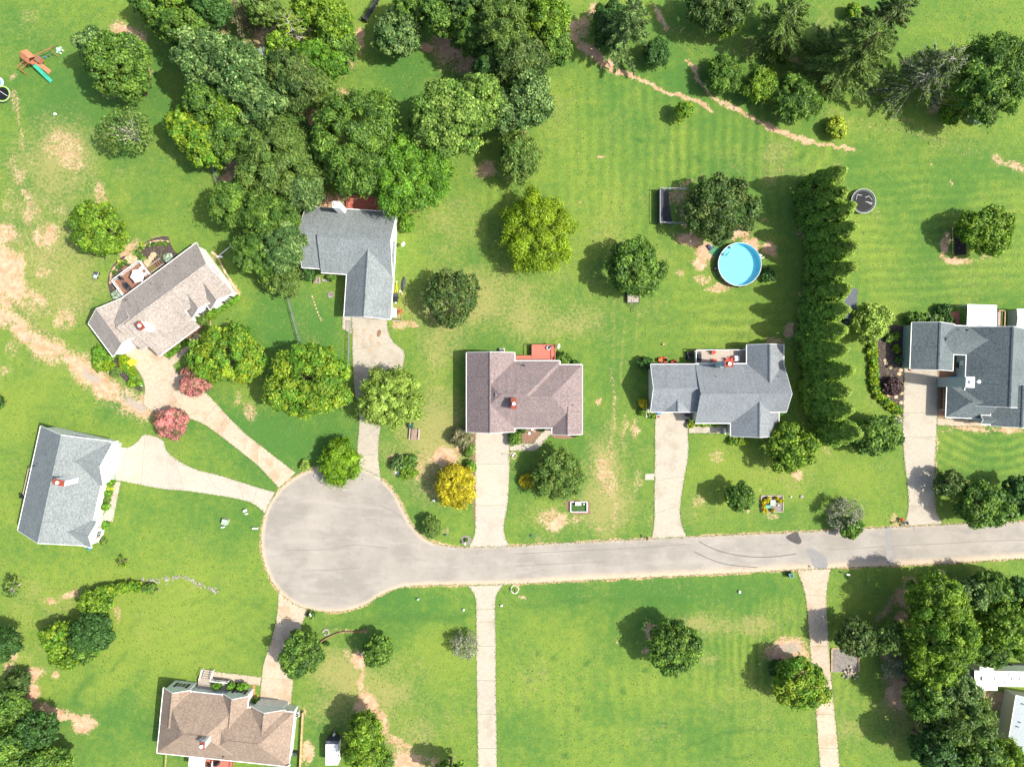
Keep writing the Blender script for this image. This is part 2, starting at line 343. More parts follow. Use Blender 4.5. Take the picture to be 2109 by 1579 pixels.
for e in [(100, 250, 90, 60, 0, .26), (170, 380, 70, 60, 0, .34), (90, 500, 90, 90, 0, .42), (140, 620, 70, 50, 0, .4), (60, 60, 60, 50, 0, .3), (200, 300, 60, 40, 0, .26), (20, 420, 40, 80, 0, .4), (900, 620, 160, 90, 0, .18), (1150, 650, 140, 90, 0, .2), (1240, 980, 60, 130, 0, .3), (880, 950, 80, 80, 0, .35), (1150, 1080, 120, 50, 0, .28), (700, 1440, 120, 100, 0, .22), (60, 1330, 70, 110, 0, .3), (1480, 1290, 90, 30, 0, .25), (1450, 1040, 80, 40, 0, .22), (1920, 280, 160, 50, 10, .2), (1560, 510, 60, 60, 0, .3), (1420, 470, 60, 60, 0, .3)]: add(dirt, ell(*e[:5], soft=.8), e[5])
for pts, w, s in [([(1177, 51), (1192, 89), (1227, 114), (1270, 142)], 22, .95), ([(1270, 142), (1296, 152), (1341, 170), (1379, 187), (1430, 208), (1468, 223)], 11, .85), ([(1417, 122), (1435, 150), (1468, 192), (1493, 210), (1519, 233), (1580, 258)], 11, .8),
                  ([(1580, 258), (1617, 271), (1668, 294)], 16, .9), ([(1668, 294), (1731, 301), (1760, 303)], 9, .8), ([(1350, 20), (1380, 52)], 13, .75), ([(1380, 52), (1450, 75), (1560, 130)], 22, .33), ([(1650, 420), (1662, 520), (1655, 640), (1668, 760), (1665, 850)], 26, .62),
                  ([(-20, 640), (60, 690), (120, 725), (185, 775), (240, 812), (300, 835)], 54, .85), ([(38, 190), (45, 300), (60, 340)], 8, .6), ([(45, 395), (90, 450), (110, 490)], 20, .6), ([(1266, 760), (1268, 860), (1262, 950), (1265, 1080)], 12, .5),
                  ([(1290, 850), (1290, 920)], 10, .4), ([(810, 900), (850, 860)], 12, .45), ([(645, 620), (662, 660)], 3, .4), ([(1800, 795), (1822, 830), (1845, 848)], 9, .6), ([(1793, 710), (1795, 780)], 6, .5), ([(2050, 1480), (2035, 1570)], 14, .9), ([(1810, 1270), (1870, 1200)], 26, .6),
                  ([(1700, 240), (1830, 270), (1960, 300), (2109, 345)], 30, .32), ([(1860, 880), (1866, 960), (1874, 1060)], 4, .4), ([(1926, 900), (1925, 1050)], 8, .7), ([(290, 510), (330, 480)], 12, .3), ([(1060, 1108), (1160, 1112)], 7, .35), ([(690, 1292), (758, 1298)], 5, .6)]:
    add(dirt, stroke(pts, w), s)
# straw coloured, half bare lawn
for e in [(1000, 560, 160, 120, 0, .20), (1180, 610, 150, 110, 0, .24), (1160, 680, 90, 40, 0, .25), (950, 640, 110, 60, 0, .45), (900, 720, 60, 40, 0, .45), (1250, 1000, 40, 120, 0, .5), (1150, 1060, 110, 50, 0, .45), (900, 930, 80, 90, 0, .55), (895, 830, 50, 90, 0, .35),
          (950, 440, 90, 60, 0, .2), (100, 430, 110, 150, 0, .5), (120, 600, 110, 80, 0, .45), (130, 300, 80, 60, 0, .5), (1530, 330, 80, 40, 0, .22), (1900, 560, 120, 60, 0, .15), (1960, 280, 160, 50, 10, .35), (700, 1430, 100, 80, 0, .35), (850, 1480, 80, 100, 0, .38), (730, 1400, 60, 50, 0, .35),
          (1480, 1290, 90, 26, 0, .5), (1600, 1280, 60, 40, 0, .35), (1520, 1430, 110, 60, 0, .2), (1720, 1480, 60, 70, 0, .3), (1850, 1460, 40, 60, 0, .4), (60, 1230, 120, 60, 0, .25), (350, 1460, 60, 40, 0, .1), (400, 1110, 30, 20, 0, .35), (1330, 1060, 60, 50, 0, .35), (1440, 1060, 70, 40, 0, .3), (1590, 970, 80, 50, 0, .35),
          (1700, 30, 60, 60, 0, .3), (1250, 470, 50, 50, 0, .2), (1600, 330, 30, 70, 10, .35), (1700, 350, 60, 26, 0, .3), (1150, 250, 40, 80, 0, .35), (740, 1560, 60, 40, 0, .3), (560, 1430, 10, 10, 0, .1), (1090, 1400, 60, 60, 0, .15), (1340, 1500, 60, 60, 0, .22), (1460, 1350, 20, 12, 0, .4)]:
    dry += ell(*e[:5], soft=0.6) * e[5]
dry = np.clip(dry, 0, 1)
# hue drifts: left lawns yellow-green, partly imitating stronger light there; some lush patches
for e in [(300, 150, 260, 200, 0, -.10), (250, 990, 250, 120, 0, .05), (620, 900, 160, 60, 0, -.3), (380, 1300, 200, 120, 0, .25), (60, 830, 120, 60, 0, .22), (480, 1080, 100, 60, 0, -.02), (850, 150, 120, 80, 0, -.35), (1300, 150, 160, 60, 0, -.15), (1900, 380, 220, 60, 0, -.05),
          (640, 700, 90, 80, 0, -.35), (600, 640, 60, 60, 0, -.25), (830, 560, 30, 110, 0, .05), (1480, 960, 160, 60, 0, .12), (1500, 650, 130, 70, 0, .0), (1300, 1215, 340, 24, 0, -.15), (1200, 1300, 100, 40, 0, .25), (1480, 1400, 160, 60, 0, .22), (1300, 1520, 260, 80, 0, .05), (450, 860, 120, 40, 20, -.3),
          (900, 1230, 110, 30, 0, -.2), (2000, 930, 100, 60, 0, -.1), (1500, 450, 40, 80, 0, -.2), (900, 1350, 70, 50, 0, .3), (200, 850, 140, 40, 0, -.15), (1700, 980, 100, 40, 0, .15), (260, 1440, 60, 20, -60, -.3), (1620, 420, 30, 60, 0, -.1), (1600, 860, 30, 200, 0, -.1)]:
    hue += ell(*e[:5], soft=0.7) * e[5]
# mowing stripes
mow = np.full(GX.shape, 0.5) + 0.10 * n6 + .12 * n20
def stripes(phase, per, mask, amp):
    global hue, dry, mow
    s = np.sin(2 * np.pi * phase / per + n2 * 0.9 + n6 * 2.0) * (0.45 + 0.55 * np.clip(0.5 + 1.6 * n6, 0, 1)); hue += s * mask * amp * .75; mow += s * mask * amp * 2.2; dry += -s * mask * amp * 0.5
stripes(PXg, 23, ell(1400, 320, 260, 170, 0, .5), 0.12)
stripes(PXg, 26, ell(1060, 470, 90, 130, 0, .5), 0.10)
stripes(PYg + 0.04 * (PXg - 1900), 20, ell(1930, 480, 190, 190, 0, .4), 0.085)
stripes(PYg, 24, ell(1480, 660, 160, 70, 0, .5), 0.08)
stripes(PXg, 17, ell(1560, 1330, 150, 90, 0, .5), 0.13)
stripes(PXg, 28, ell(1380, 1450, 280, 130, 0, .5), 0.05)
stripes(np.hypot(PXg - 2050, PYg - 760), 19, ell(2030, 940, 110, 60, 0, .4), 0.15)
stripes(np.hypot(PXg - 1640, PYg - 300), 30, ell(1680, 330, 80, 50, 0, .5), 0.10)
stripes(PXg + 0.2 * PYg, 22, ell(1720, 1430, 60, 140, 0, .5), 0.08)
stripes(PXg * 0.4 + PYg, 26, ell(380, 1280, 180, 140, 0, .5), 0.03)
stripes(PXg, 20, ell(1240, 1010, 60, 130, 0, .5), 0.12)
for pts, w, s in [([(1287, 660), (1280, 740), (1278, 800)], 5, .35), ([(1315, 640), (1308, 720)], 5, .3), ([(1404, 650), (1360, 700)], 3, .3), ([(1412, 660), (1370, 710)], 3, .25), ([(1265, 620), (1262, 880)], 8, .2)]:
    dry += stroke(pts, w, warp=False) * s
lush = np.zeros_like(GX)
for x, y in [(1110, 1352), (1208, 1371), (1088, 1407), (1147, 1347), (1281, 1425), (1329, 1392), (1190, 1458), (1365, 1490), (1162, 1549), (1548, 1275), (1366, 290), (1314, 300), (1430, 325)]:
    lush = np.maximum(lush, ell(x, y, 6, 6, 0, .5))
for pts, w, s in [([(1410, 1540), (1500, 1505), (1580, 1498)], 8, .6), ([(1500, 1560), (1580, 1560)], 8, .5), ([(150, 1440), (185, 1400)], 18, .6), ([(230, 1380), (262, 1340)], 8, .5), ([(265, 1300), (290, 1270)], 14, .3), ([(395, 1250), (450, 1215)], 6, .4), ([(470, 1225), (530, 1250)], 7, .35),
                  ([(1050, 1247), (1110, 1240), (1400, 1235)], 12, .35), ([(660, 1290), (800, 1275), (960, 1262)], 12, .5), ([(1760, 235), (1830, 268)], 7, .4), ([(170, 590), (205, 555)], 12, .35), ([(25, 628), (70, 665), (110, 690)], 8, .7), ([(1560, 665), (1480, 662), (1300, 655)], 10, .3), ([(1560, 700), (1500, 700)], 18, .35),
                  ([(890, 660), (1020, 655)], 10, .35), ([(870, 690), (872, 760)], 5, .3), ([(1060, 640), (1040, 655)], 6, .2)]:
    lush = np.maximum(lush, stroke(pts, w) * s)
# sandy shoulder along the road, pale gravel on the lane
near = (np.abs(GX) < 110) & (PYg > 900) & (PYg < 1320)
rd = np.full(GX.shape, 1e9); rd[near] = seg_dist(road_px, PXg[near], PYg[near])
add(dirt, np.clip(1.15 - rd / (5 + 3.5 * (n2 + n6)), 0, 1), 0.9)
lane = stroke([(-20, 640), (60, 690), (120, 725), (185, 775), (240, 812), (300, 835)], 30, .8) * (0.62 + 0.5 * vnoise(2.5, 31, 3))
gravel = np.maximum(gravel, lane * 0.9)
gravel = np.maximum(gravel, ell(1628, 1338, 34, 18, 0, .5) * 0.7)
gravel = np.maximum(gravel, ell(1742, 1356, 34, 24, 0, .3) * 0.95)
dirt = dirt * (1 - 0.25 * (n2 < -0.35)); dirt += 0.10 * n2 * (dirt > 0.15)
ny, nx = GX.shape
me = bpy.data.meshes.new('ground')
me.vertices.add(nx * ny); co = np.zeros((nx * ny, 3), np.float32); co[:, 0] = GX.ravel(); co[:, 1] = GY.ravel(); me.vertices.foreach_set('co', co.ravel())
ii, jj = np.meshgrid(np.arange(nx - 1), np.arange(ny - 1)); a = (jj * nx + ii).ravel()
quads = np.stack([a, a + 1, a + nx + 1, a + nx], 1).astype(np.int32)
me.loops.add(quads.size); me.loops.foreach_set('vertex_index', quads.ravel()); me.polygons.add(len(quads))
me.polygons.foreach_set('loop_start', np.arange(0, quads.size, 4, dtype=np.int32)); me.update(calc_edges=True)
for nm, arr in (('dirt', dirt), ('dry', dry), ('hue', hue), ('gravel', gravel), ('lush', lush), ('mow', mow)):
    at = me.attributes.new(nm, 'FLOAT', 'POINT'); at.data.foreach_set('value', np.clip(arr, 0, 1).astype(np.float32).ravel())
gm, N, L, B = newmat('lawn_and_soil'); p = position(N)
f1 = noise(N, L, p, 0.9, 5, 0.65); f2 = noise(N, L, p, 3.6, 6, 0.9); f3 = noise(N, L, p, 1.9, 6, 0.75)
h = math_(N, L, 'ADD', attr(N, 'hue'), math_(N, L, 'MULTIPLY', math_(N, L, 'SUBTRACT', f1, 0.5), 0.9))
g = mixc(N, L, ramp(N, L, h, 0.05, 0.85), (0.057, 0.141, 0.024), (0.150, 0.212, 0.029))
g = mixc(N, L, ramp(N, L, f2, 0.3, 0.7), mixc(N, L, 1.0, g, (0.76, 0.79, 0.82), 'MULTIPLY'), mixc(N, L, 1.0, g, (1.22, 1.18, 1.4), 'MULTIPLY'))
mw = N.new('ShaderNodeCombineColor'); mv = math_(N, L, 'MULTIPLY_ADD', attr(N, 'mow'), 0.42, 0.80)
for i_ in range(3): L.new(mv, mw.inputs[i_])
g = mixc(N, L, 1.0, g, mw.outputs[0], 'MULTIPLY')
g = mixc(N, L, math_(N, L, 'MULTIPLY', attr(N, 'lush'), 0.75), g, (0.038, 0.105, 0.022))
dm = math_(N, L, 'ADD', attr(N, 'dry'), math_(N, L, 'MULTIPLY', math_(N, L, 'SUBTRACT', f3, 0.5), 2.3))
g = mixc(N, L, math_(N, L, 'MULTIPLY', ramp(N, L, dm, 0.28, 1.0), 0.8), g, (0.255, 0.235, 0.085))
soil = mixc(N, L, ramp(N, L, f1, 0.3, 0.7), (0.37, 0.21, 0.118), (0.50, 0.355, 0.24))
soil = mixc(N, L, math_(N, L, 'MULTIPLY', ramp(N, L, f2, 0.5, 0.8), 0.4), soil, (0.25, 0.125, 0.07))
f4 = noise(N, L, p, 2.4, 7, 0.85)
dd = math_(N, L, 'ADD', attr(N, 'dirt'), math_(N, L, 'MULTIPLY', math_(N, L, 'SUBTRACT', f4, 0.5), 3.2))
c = mixc(N, L, ramp(N, L, dd, 0.42, 0.80), g, soil)
gv = mixc(N, L, f2, (0.25, 0.205, 0.165), (0.37, 0.32, 0.27))
c = mixc(N, L, ramp(N, L, math_(N, L, 'ADD', attr(N, 'gravel'), math_(N, L, 'MULTIPLY', math_(N, L, 'SUBTRACT', f4, 0.5), 1.3)), 0.5, 0.75), c, gv)
L.new(c, B.inputs['Base Color']); B.inputs['Roughness'].default_value = 0.95; B.inputs['Specular IOR Level'].default_value = 0.15
bump(N, L, B, noise(N, L, p, 4.0, 6, 0.75), 0.55, 0.12)
me.materials.append(gm); tag(link('ground', me), kind='structure')

# ---------------------------------------------------------------- road
def offset_strip(pts, d):
    out = []
    for i, (x, y) in enumerate(pts):
        x0, y0 = pts[max(i - 1, 0)]; x1, y1 = pts[min(i + 1, len(pts) - 1)]
        tx, ty = x1 - x0, y1 - y0; l = math.hypot(tx, ty) or 1
        out.append((x + ty / l * -d, y - tx / l * -d))
    return out
am, N, L, B = newmat('worn_asphalt'); p = position(N)
n1 = noise(N, L, p, 0.16, 4, 0.6); nn2 = noise(N, L, p, 1.4, 5, 0.65); n3 = noise(N, L, p, 12, 3, 0.7)
mp = N.new('ShaderNodeMapping'); mp.inputs['Scale'].default_value = (0.16, 0.6, 1); L.new(p, mp.inputs[0]); n4 = noise(N, L, mp.outputs[0], 1.0, 5, 0.65, 0.4)
c = mixc(N, L, ramp(N, L, n1, 0.35, 0.65), (0.202, 0.187, 0.160), (0.264, 0.243, 0.206))
c = mixc(N, L, math_(N, L, 'MULTIPLY', ramp(N, L, n4, 0.46, 0.66), 0.5), c, (0.305, 0.280, 0.243))
c = mixc(N, L, math_(N, L, 'MULTIPLY', ramp(N, L, nn2, 0.5, 0.75), 0.35), c, (0.165, 0.152, 0.138))
c = mixc(N, L, math_(N, L, 'MULTIPLY', ramp(N, L, n3, 0.45, 0.75), 0.25), c, (0.44, 0.41, 0.37))
ed = math_(N, L, 'ADD', attr(N, 'edge'), math_(N, L, 'MULTIPLY', math_(N, L, 'SUBTRACT', nn2, 0.5), 0.7))
c = mixc(N, L, math_(N, L, 'MULTIPLY', ramp(N, L, ed, 0.25, 0.95), 0.85), c, (0.44, 0.345, 0.235))
L.new(c, B.inputs['Base Color']); B.inputs['Roughness'].default_value = 0.9; bump(N, L, B, n3, 0.25, 0.02)
inner = []
for i, q_ in enumerate(road_px):
    w_ = 14 + (10 * min(1, max(0, (q_[0] - 900) / 300)) if q_[1] > 1140 else 0)
    inner.append(offset_strip(road_px[max(0, i - 1):i + 2], -w_)[1 if i else 0])
bm = bmesh.new(); ly = bm.verts.layers.float.new('edge')
def rv(pt, e, z=0.02):
    v = bm.verts.new(P(pt[0], pt[1]) + Vector((0, 0, z))); v[ly] = e; return v
bot = CY
vo_ = [rv(q, 1.0 if q[1] > 1140 or q[0] < 900 else 0.6) for q in road_px]; vi = [rv(q, 0.0) for q in inner]
for i in range(len(vo_) - 1): bm.faces.new((vo_[i], vo_[i + 1], vi[i + 1], vi[i]))
ff = bm.faces.new(vi); bmesh.ops.triangulate(bm, faces=[ff])
bmesh.ops.recalc_face_normals(bm, faces=bm.faces[:])
vs = [(v, bm.verts.new(v.co - Vector((0, 0, 0.03)))) for v in vo_]
for i in range(len(vs) - 1): bm.faces.new((vs[i][0], vs[i][1], vs[i + 1][1], vs[i + 1][0]))
for f in bm.faces:
    if f.normal.z < -0.5: f.normal_flip()
me = bpy.data.meshes.new('road'); bm.to_mesh(me); bm.free(); me.materials.append(am)
road = tag(link('road', me), kind='structure')
def sheet(name, px, z, mat, parent=None, kind=None, thick=0.0, smooth=0):
    pts = catmull(px, True, smooth) if smooth else px
    mb = MB(); top = [P(x, y) + Vector((0, 0, z)) for x, y in pts]
    ar = sum(top[i].x * top[(i + 1) % len(top)].y - top[(i + 1) % len(top)].x * top[i].y for i in range(len(top)))
    if ar < 0: top.reverse()
    mb.face(top)
    if thick:
        for i in range(len(top)):
            a_, b_ = top[i], top[(i + 1) % len(top)]; dz = Vector((0, 0, -thick)); mb.face([a_ + dz, b_ + dz, b_, a_])
    o = mb.build(name, mat, parent)
    if kind: o['kind'] = kind
    return o
asph_dk = concrete('fresh_asphalt', (0.045, 0.043, 0.043), (0.07, 0.064, 0.06), (0.14, 0.11, 0.085), 0.5)
asph_md = concrete('patched_asphalt', (0.185, 0.183, 0.178), (0.225, 0.22, 0.21), (0.33, 0.29, 0.25), 0.4)
tarm = plain('tar_line', (0.10, 0.098, 0.095), 0.8)
sheet('tar_patch', [(1619, 1104), (1633, 1097), (1643, 1095), (1646, 1104), (1651, 1113), (1648, 1119), (1642, 1120), (1630, 1115), (1622, 1110)], 0.026, asph_dk, road, smooth=3)
sheet('asphalt_patch', [(1822, 1085), (1835, 1084), (1838, 1124), (1840, 1160), (1827, 1161), (1825, 1124)], 0.026, asph_md, road)
sheet('asphalt_patch', [(1660, 1132), (1672, 1129), (1688, 1137), (1702, 1150), (1703, 1168), (1678, 1169), (1670, 1152)], 0.026, asph_md, road, smooth=3)
def track(pts, w, z, mat, name='tyre_mark', parent=None):
    pts = catmull(pts, False, 6); mb = MB()
    l = offset_strip(pts, w / 2); r = offset_strip(pts, -w / 2)
    for i in range(len(pts) - 1):
        q = [P(*l[i]), P(*l[i + 1]), P(*r[i + 1]), P(*r[i])]
        q = [v + Vector((0, 0, z)) for v in q]
        if (q[1] - q[0]).cross(q[2] - q[0]).z < 0: q.reverse()
        mb.face(q)
    return mb.build(name, mat, parent)
track([(1439, 1114), (1465, 1128), (1500, 1139), (1545, 1146), (1590, 1146), (1640, 1140)], 1.6, 0.030, tarm, 'tyre_mark', road)
track([(1429, 1135), (1460, 1150), (1500, 1162), (1560, 1168)], 1.4, 0.030, tarm, 'tyre_mark', road)
crackm = plain('crack_filler', (0.17, 0.155, 0.14), 0.9)
for q in ([(1700, 1131), (1760, 1129), (1821, 1124)], [(1838, 1123), (1920, 1120), (2040, 1114), (2140, 1110)], [(1060, 1165), (1160, 1160), (1250, 1156)], [(590, 1133), (680, 1130), (730, 1122), (800, 1128)],
          [(620, 1175), (700, 1172), (745, 1168)], [(1060, 1140), (1300, 1128), (1420, 1120)], [(780, 1040), (815, 1055), (835, 1075)], [(1881, 1083), (1882, 1095)]):
    track(q, 0.9, 0.028, crackm, 'crack', road)

# ---------------------------------------------------------------- driveways and walks in slabs
EDGE_LINES = []
def slabs(name, L_, R_, joints, mat, z=0.03, smooth=4, stains=None):
    """left/right edge stations in pixels, slabs are cut at the listed station indices"""
    root = bpy.data.objects.new(name, None); COL.objects.link(root); root['kind'] = 'structure'
    Lc = catmull(L_, False, smooth) if smooth else L_; Rc = catmull(R_, False, smooth) if smooth else R_
    EDGE_LINES.append((Lc, Rc))
    cut = [0] + [int(j * (smooth or 1)) for j in joints] + [len(Lc) - 1]
    for a_, b_ in zip(cut[:-1], cut[1:]):
        if b_ <= a_: continue
        lo = [P(*q) for q in Lc[a_:b_ + 1]]; ro = [P(*q) for q in Rc[a_:b_ + 1]]
        g_ = 0.02
        def shrink(s_, i0, i1):
            d = (s_[i1] - s_[i0])
            return s_[i0] + d.normalized() * g_ if d.length > 0.1 else s_[i0]
        if len(lo) > 1:
            lo2, ro2 = lo[:], ro[:]
            lo2[0] = shrink(lo, 0, 1); ro2[0] = shrink(ro, 0, 1); lo2[-1] = shrink(lo, -1, -2); ro2[-1] = shrink(ro, -1, -2)
            lo, ro = lo2, ro2
        Z = Vector((0, 0, z)); D = Vector((0, 0, z - 0.08)); mb = MB()
        for i in range(len(lo) - 1):
            q = [lo[i] + Z, lo[i + 1] + Z, ro[i + 1] + Z, ro[i] + Z]
            if (q[1] - q[0]).cross(q[2] - q[0]).z < 0: q.reverse()
            mb.face(q)
            mb.face([lo[i] + Z, lo[i + 1] + Z, lo[i + 1] + D, lo[i] + D]); mb.face([ro[i] + D, ro[i + 1] + D, ro[i + 1] + Z, ro[i] + Z])
        mb.face([lo[0] + D, ro[0] + D, ro[0] + Z, lo[0] + Z]); mb.face([lo[-1] + Z, ro[-1] + Z, ro[-1] + D, lo[-1] + D])
        mb.build('slab', mat, root)
    return root
slabs('driveway', [(238, 716), (276, 752), (294, 780), (299, 805), (296, 833), (330, 853), (372, 856), (415, 871), (446, 891), (501, 934), (530, 957), (574, 1004)],
      [(300, 670), (345, 722), (352, 742), (362, 762), (378, 776), (402, 792), (425, 810), (447, 832), (468, 856), (507, 894), (530, 912), (609, 973)],
      [3, 5, 7, 8, 9, 10], conc_tan, 0.030)
slabs('driveway', [(232, 917), (264, 921), (284, 908), (299, 894), (334, 905), (342, 925), (360, 943), (400, 965), (450, 978), (530, 1003), (566, 1013)],
      [(214, 988), (250, 990), (270, 994), (290, 998), (320, 1004), (350, 1008), (380, 1010), (430, 1017), (480, 1025), (520, 1036), (546, 1057)],
      [1, 3, 5, 6, 7.5, 8.5, 9], conc_pale, 0.031)
slabs('driveway', [(722, 645), (726, 680), (726, 720), (728, 765), (731, 810), (739, 845), (740, 875), (737, 910), (735, 940), (732, 962)],
      [(797, 645), (799, 680), (811, 705), (831, 722), (832, 744), (822, 775), (795, 815), (784, 875), (779, 935), (785, 992)],
      [2, 4, 6, 7, 8], conc_grey, 0.030)
slabs('driveway', [(979, 870), (979, 930), (979, 980), (979, 1040), (979, 1085), (976, 1105), (965, 1127)], [(1049, 870), (1049, 930), (1049, 980), (1045, 1040), (1038, 1080), (1040, 1105), (1050, 1125)],
      [1.5, 3], conc_pale, 0.030)
slabs('driveway', [(1350, 835), (1349, 880), (1349, 940), (1348, 990), (1348, 1057), (1346, 1085), (1341, 1110)], [(1430, 835), (1417, 880), (1418, 930), (1410, 980), (1401, 1040), (1402, 1070), (1414, 1106)],
      [3.0, 4], conc_grey, 0.030)
slabs('driveway', [(1862, 745), (1862, 790), (1860, 850), (1859, 900), (1863, 950), (1869, 1000), (1871, 1040), (1863, 1082)], [(1932, 745), (1931, 790), (1930, 850), (1928, 900), (1926, 950), (1925, 1000), (1926, 1045), (1941, 1078)],
      [1, 2, 3, 4.5, 6], conc_grey, 0.030)
slabs('driveway', [(964, 1206), (979, 1230), (981, 1280), (981, 1330), (982, 1400), (983, 1470), (984, 1540), (985, 1640)], [(1037, 1203), (1021, 1230), (1020, 1280), (1021, 1330), (1021, 1400), (1022, 1470), (1023, 1540), (1024, 1640)],
      [1.5, 2, 3, 4, 5, 6], conc_grey, 0.030)
slabs('driveway', [(1641, 1173), (1656, 1215), (1663, 1260), (1668, 1330), (1674, 1400), (1681, 1470), (1686, 1540), (1694, 1640)], [(1711, 1170), (1703, 1215), (1703, 1260), (1707, 1330), (1712, 1400), (1719, 1470), (1726, 1540), (1734, 1640)],
      [1.3, 3, 4, 5, 6], conc_tan, 0.030)
slabs('driveway', [(574, 1214), (571, 1265), (560, 1315), (545, 1360), (539, 1395), (534, 1460)], [(634, 1258), (622, 1285), (613, 1330), (607, 1370), (604, 1400), (598, 1466)],
      [1, 2, 4], conc_tan, 0.030)
slabs('front_walk', [(346, 742), (372, 716), (398, 692), (402, 683)], [(356, 754), (382, 727), (408, 700), (414, 690)], [1, 2], conc_tan, 0.029, 1)
slabs('front_walk', [(236, 991), (230, 1018), (222, 1045), (209, 1068)], [(249, 992), (243, 1020), (238, 1047), (232, 1075)], [1, 2], conc_pale, 0.029, 1)
slabs('front_walk', [(1050, 913), (1074, 913), (1098, 913), (1124, 880)], [(1050, 928), (1074, 928), (1104, 928), (1139, 889)], [1, 2], conc_pale, 0.029, 1)
slabs('front_walk', [(1419, 876), (1446, 876), (1474, 876), (1504, 876)], [(1419, 892), (1446, 892), (1474, 892), (1504, 892)], [1, 2], conc_grey, 0.029, 1)
slabs('front_walk', [(1930, 860), (1963, 862), (1997, 863), (2032, 865)], [(1930, 875), (1963, 877), (1997, 878), (2032, 879)], [1, 2], conc_tan, 0.029, 1)
slabs('front_walk', [(418, 1379), (456, 1384), (484, 1387), (510, 1390), (538, 1394)], [(415, 1398), (456, 1402), (484, 1405), (510, 1408), (536, 1411)], [1, 2, 3], conc_tan, 0.029, 1)
slabs('side_walk', [(706, 650), (705, 676)], [(724, 650), (724, 688)], [], conc_pale, 0.029, 0)
slabs('parking_stub', [(1328, 975), (1328, 988)], [(1349, 975), (1349, 988)], [], conc_pale, 0.028, 0)
slabs('courtyard_paving', [(1930, 757), (1950, 757), (1975, 745)], [(1930, 860), (1950, 860), (1990, 860)], [1], plain('brick_paving', (0.34, 0.20, 0.12), 0.85, var=0.25, scale=3), 0.028, 1)
rust = plain('rust_stain', (0.22, 0.13, 0.08), 0.9, var=0.3)
stainm = plain('pale_brown_stain', (0.36, 0.28, 0.20), 0.9, var=0.15)
sheet('oil_stain', [(777, 682), (782, 679), (785, 683), (783, 690), (779, 694), (776, 690)], 0.034, rust, kind='structure', smooth=3)
for x, y, rx, ry in ((750, 683, 4, 8), (764, 698, 4, 9), (748, 705, 3, 8), (762, 722, 3, 9), (779, 708, 4, 7), (734, 690, 3, 10)):
    sheet('oil_stain', [(x + rx * math.cos(t) * rs.uniform(.8, 1.2), y + ry * math.sin(t) * rs.uniform(.8, 1.2)) for t in np.linspace(0, 6.28, 9)[:-1]], 0.034, stainm, kind='structure', smooth=2)
# ---------------------------------------------------------------- houses
R_GREY = shingle('grey_shingles', (0.134, 0.154, 0.157), (0.200, 0.226, 0.226), (0.236, 0.262, 0.261))
R_BLUE = shingle('blue_grey_shingles', (0.151, 0.169, 0.181), (0.201, 0.221, 0.236), (0.233, 0.252, 0.263))
R_TAN = shingle('tan_grey_shingles', (0.226, 0.195, 0.171), (0.320, 0.286, 0.255), (0.375, 0.341, 0.300))
R_MAUVE = shingle('mauve_shingles', (0.158, 0.122, 0.119), (0.232, 0.163, 0.146), (0.240, 0.230, 0.241))
R_BROWN = shingle('brown_shingles', (0.190, 0.139, 0.105), (0.267, 0.207, 0.158), (0.294, 0.239, 0.185))
R_DARK = shingle('dark_grey_shingles', (0.078, 0.099, 0.104), (0.127, 0.154, 0.160), (0.157, 0.184, 0.189))
ventm = plain('roof_vent', (0.06, 0.06, 0.065), 0.7)
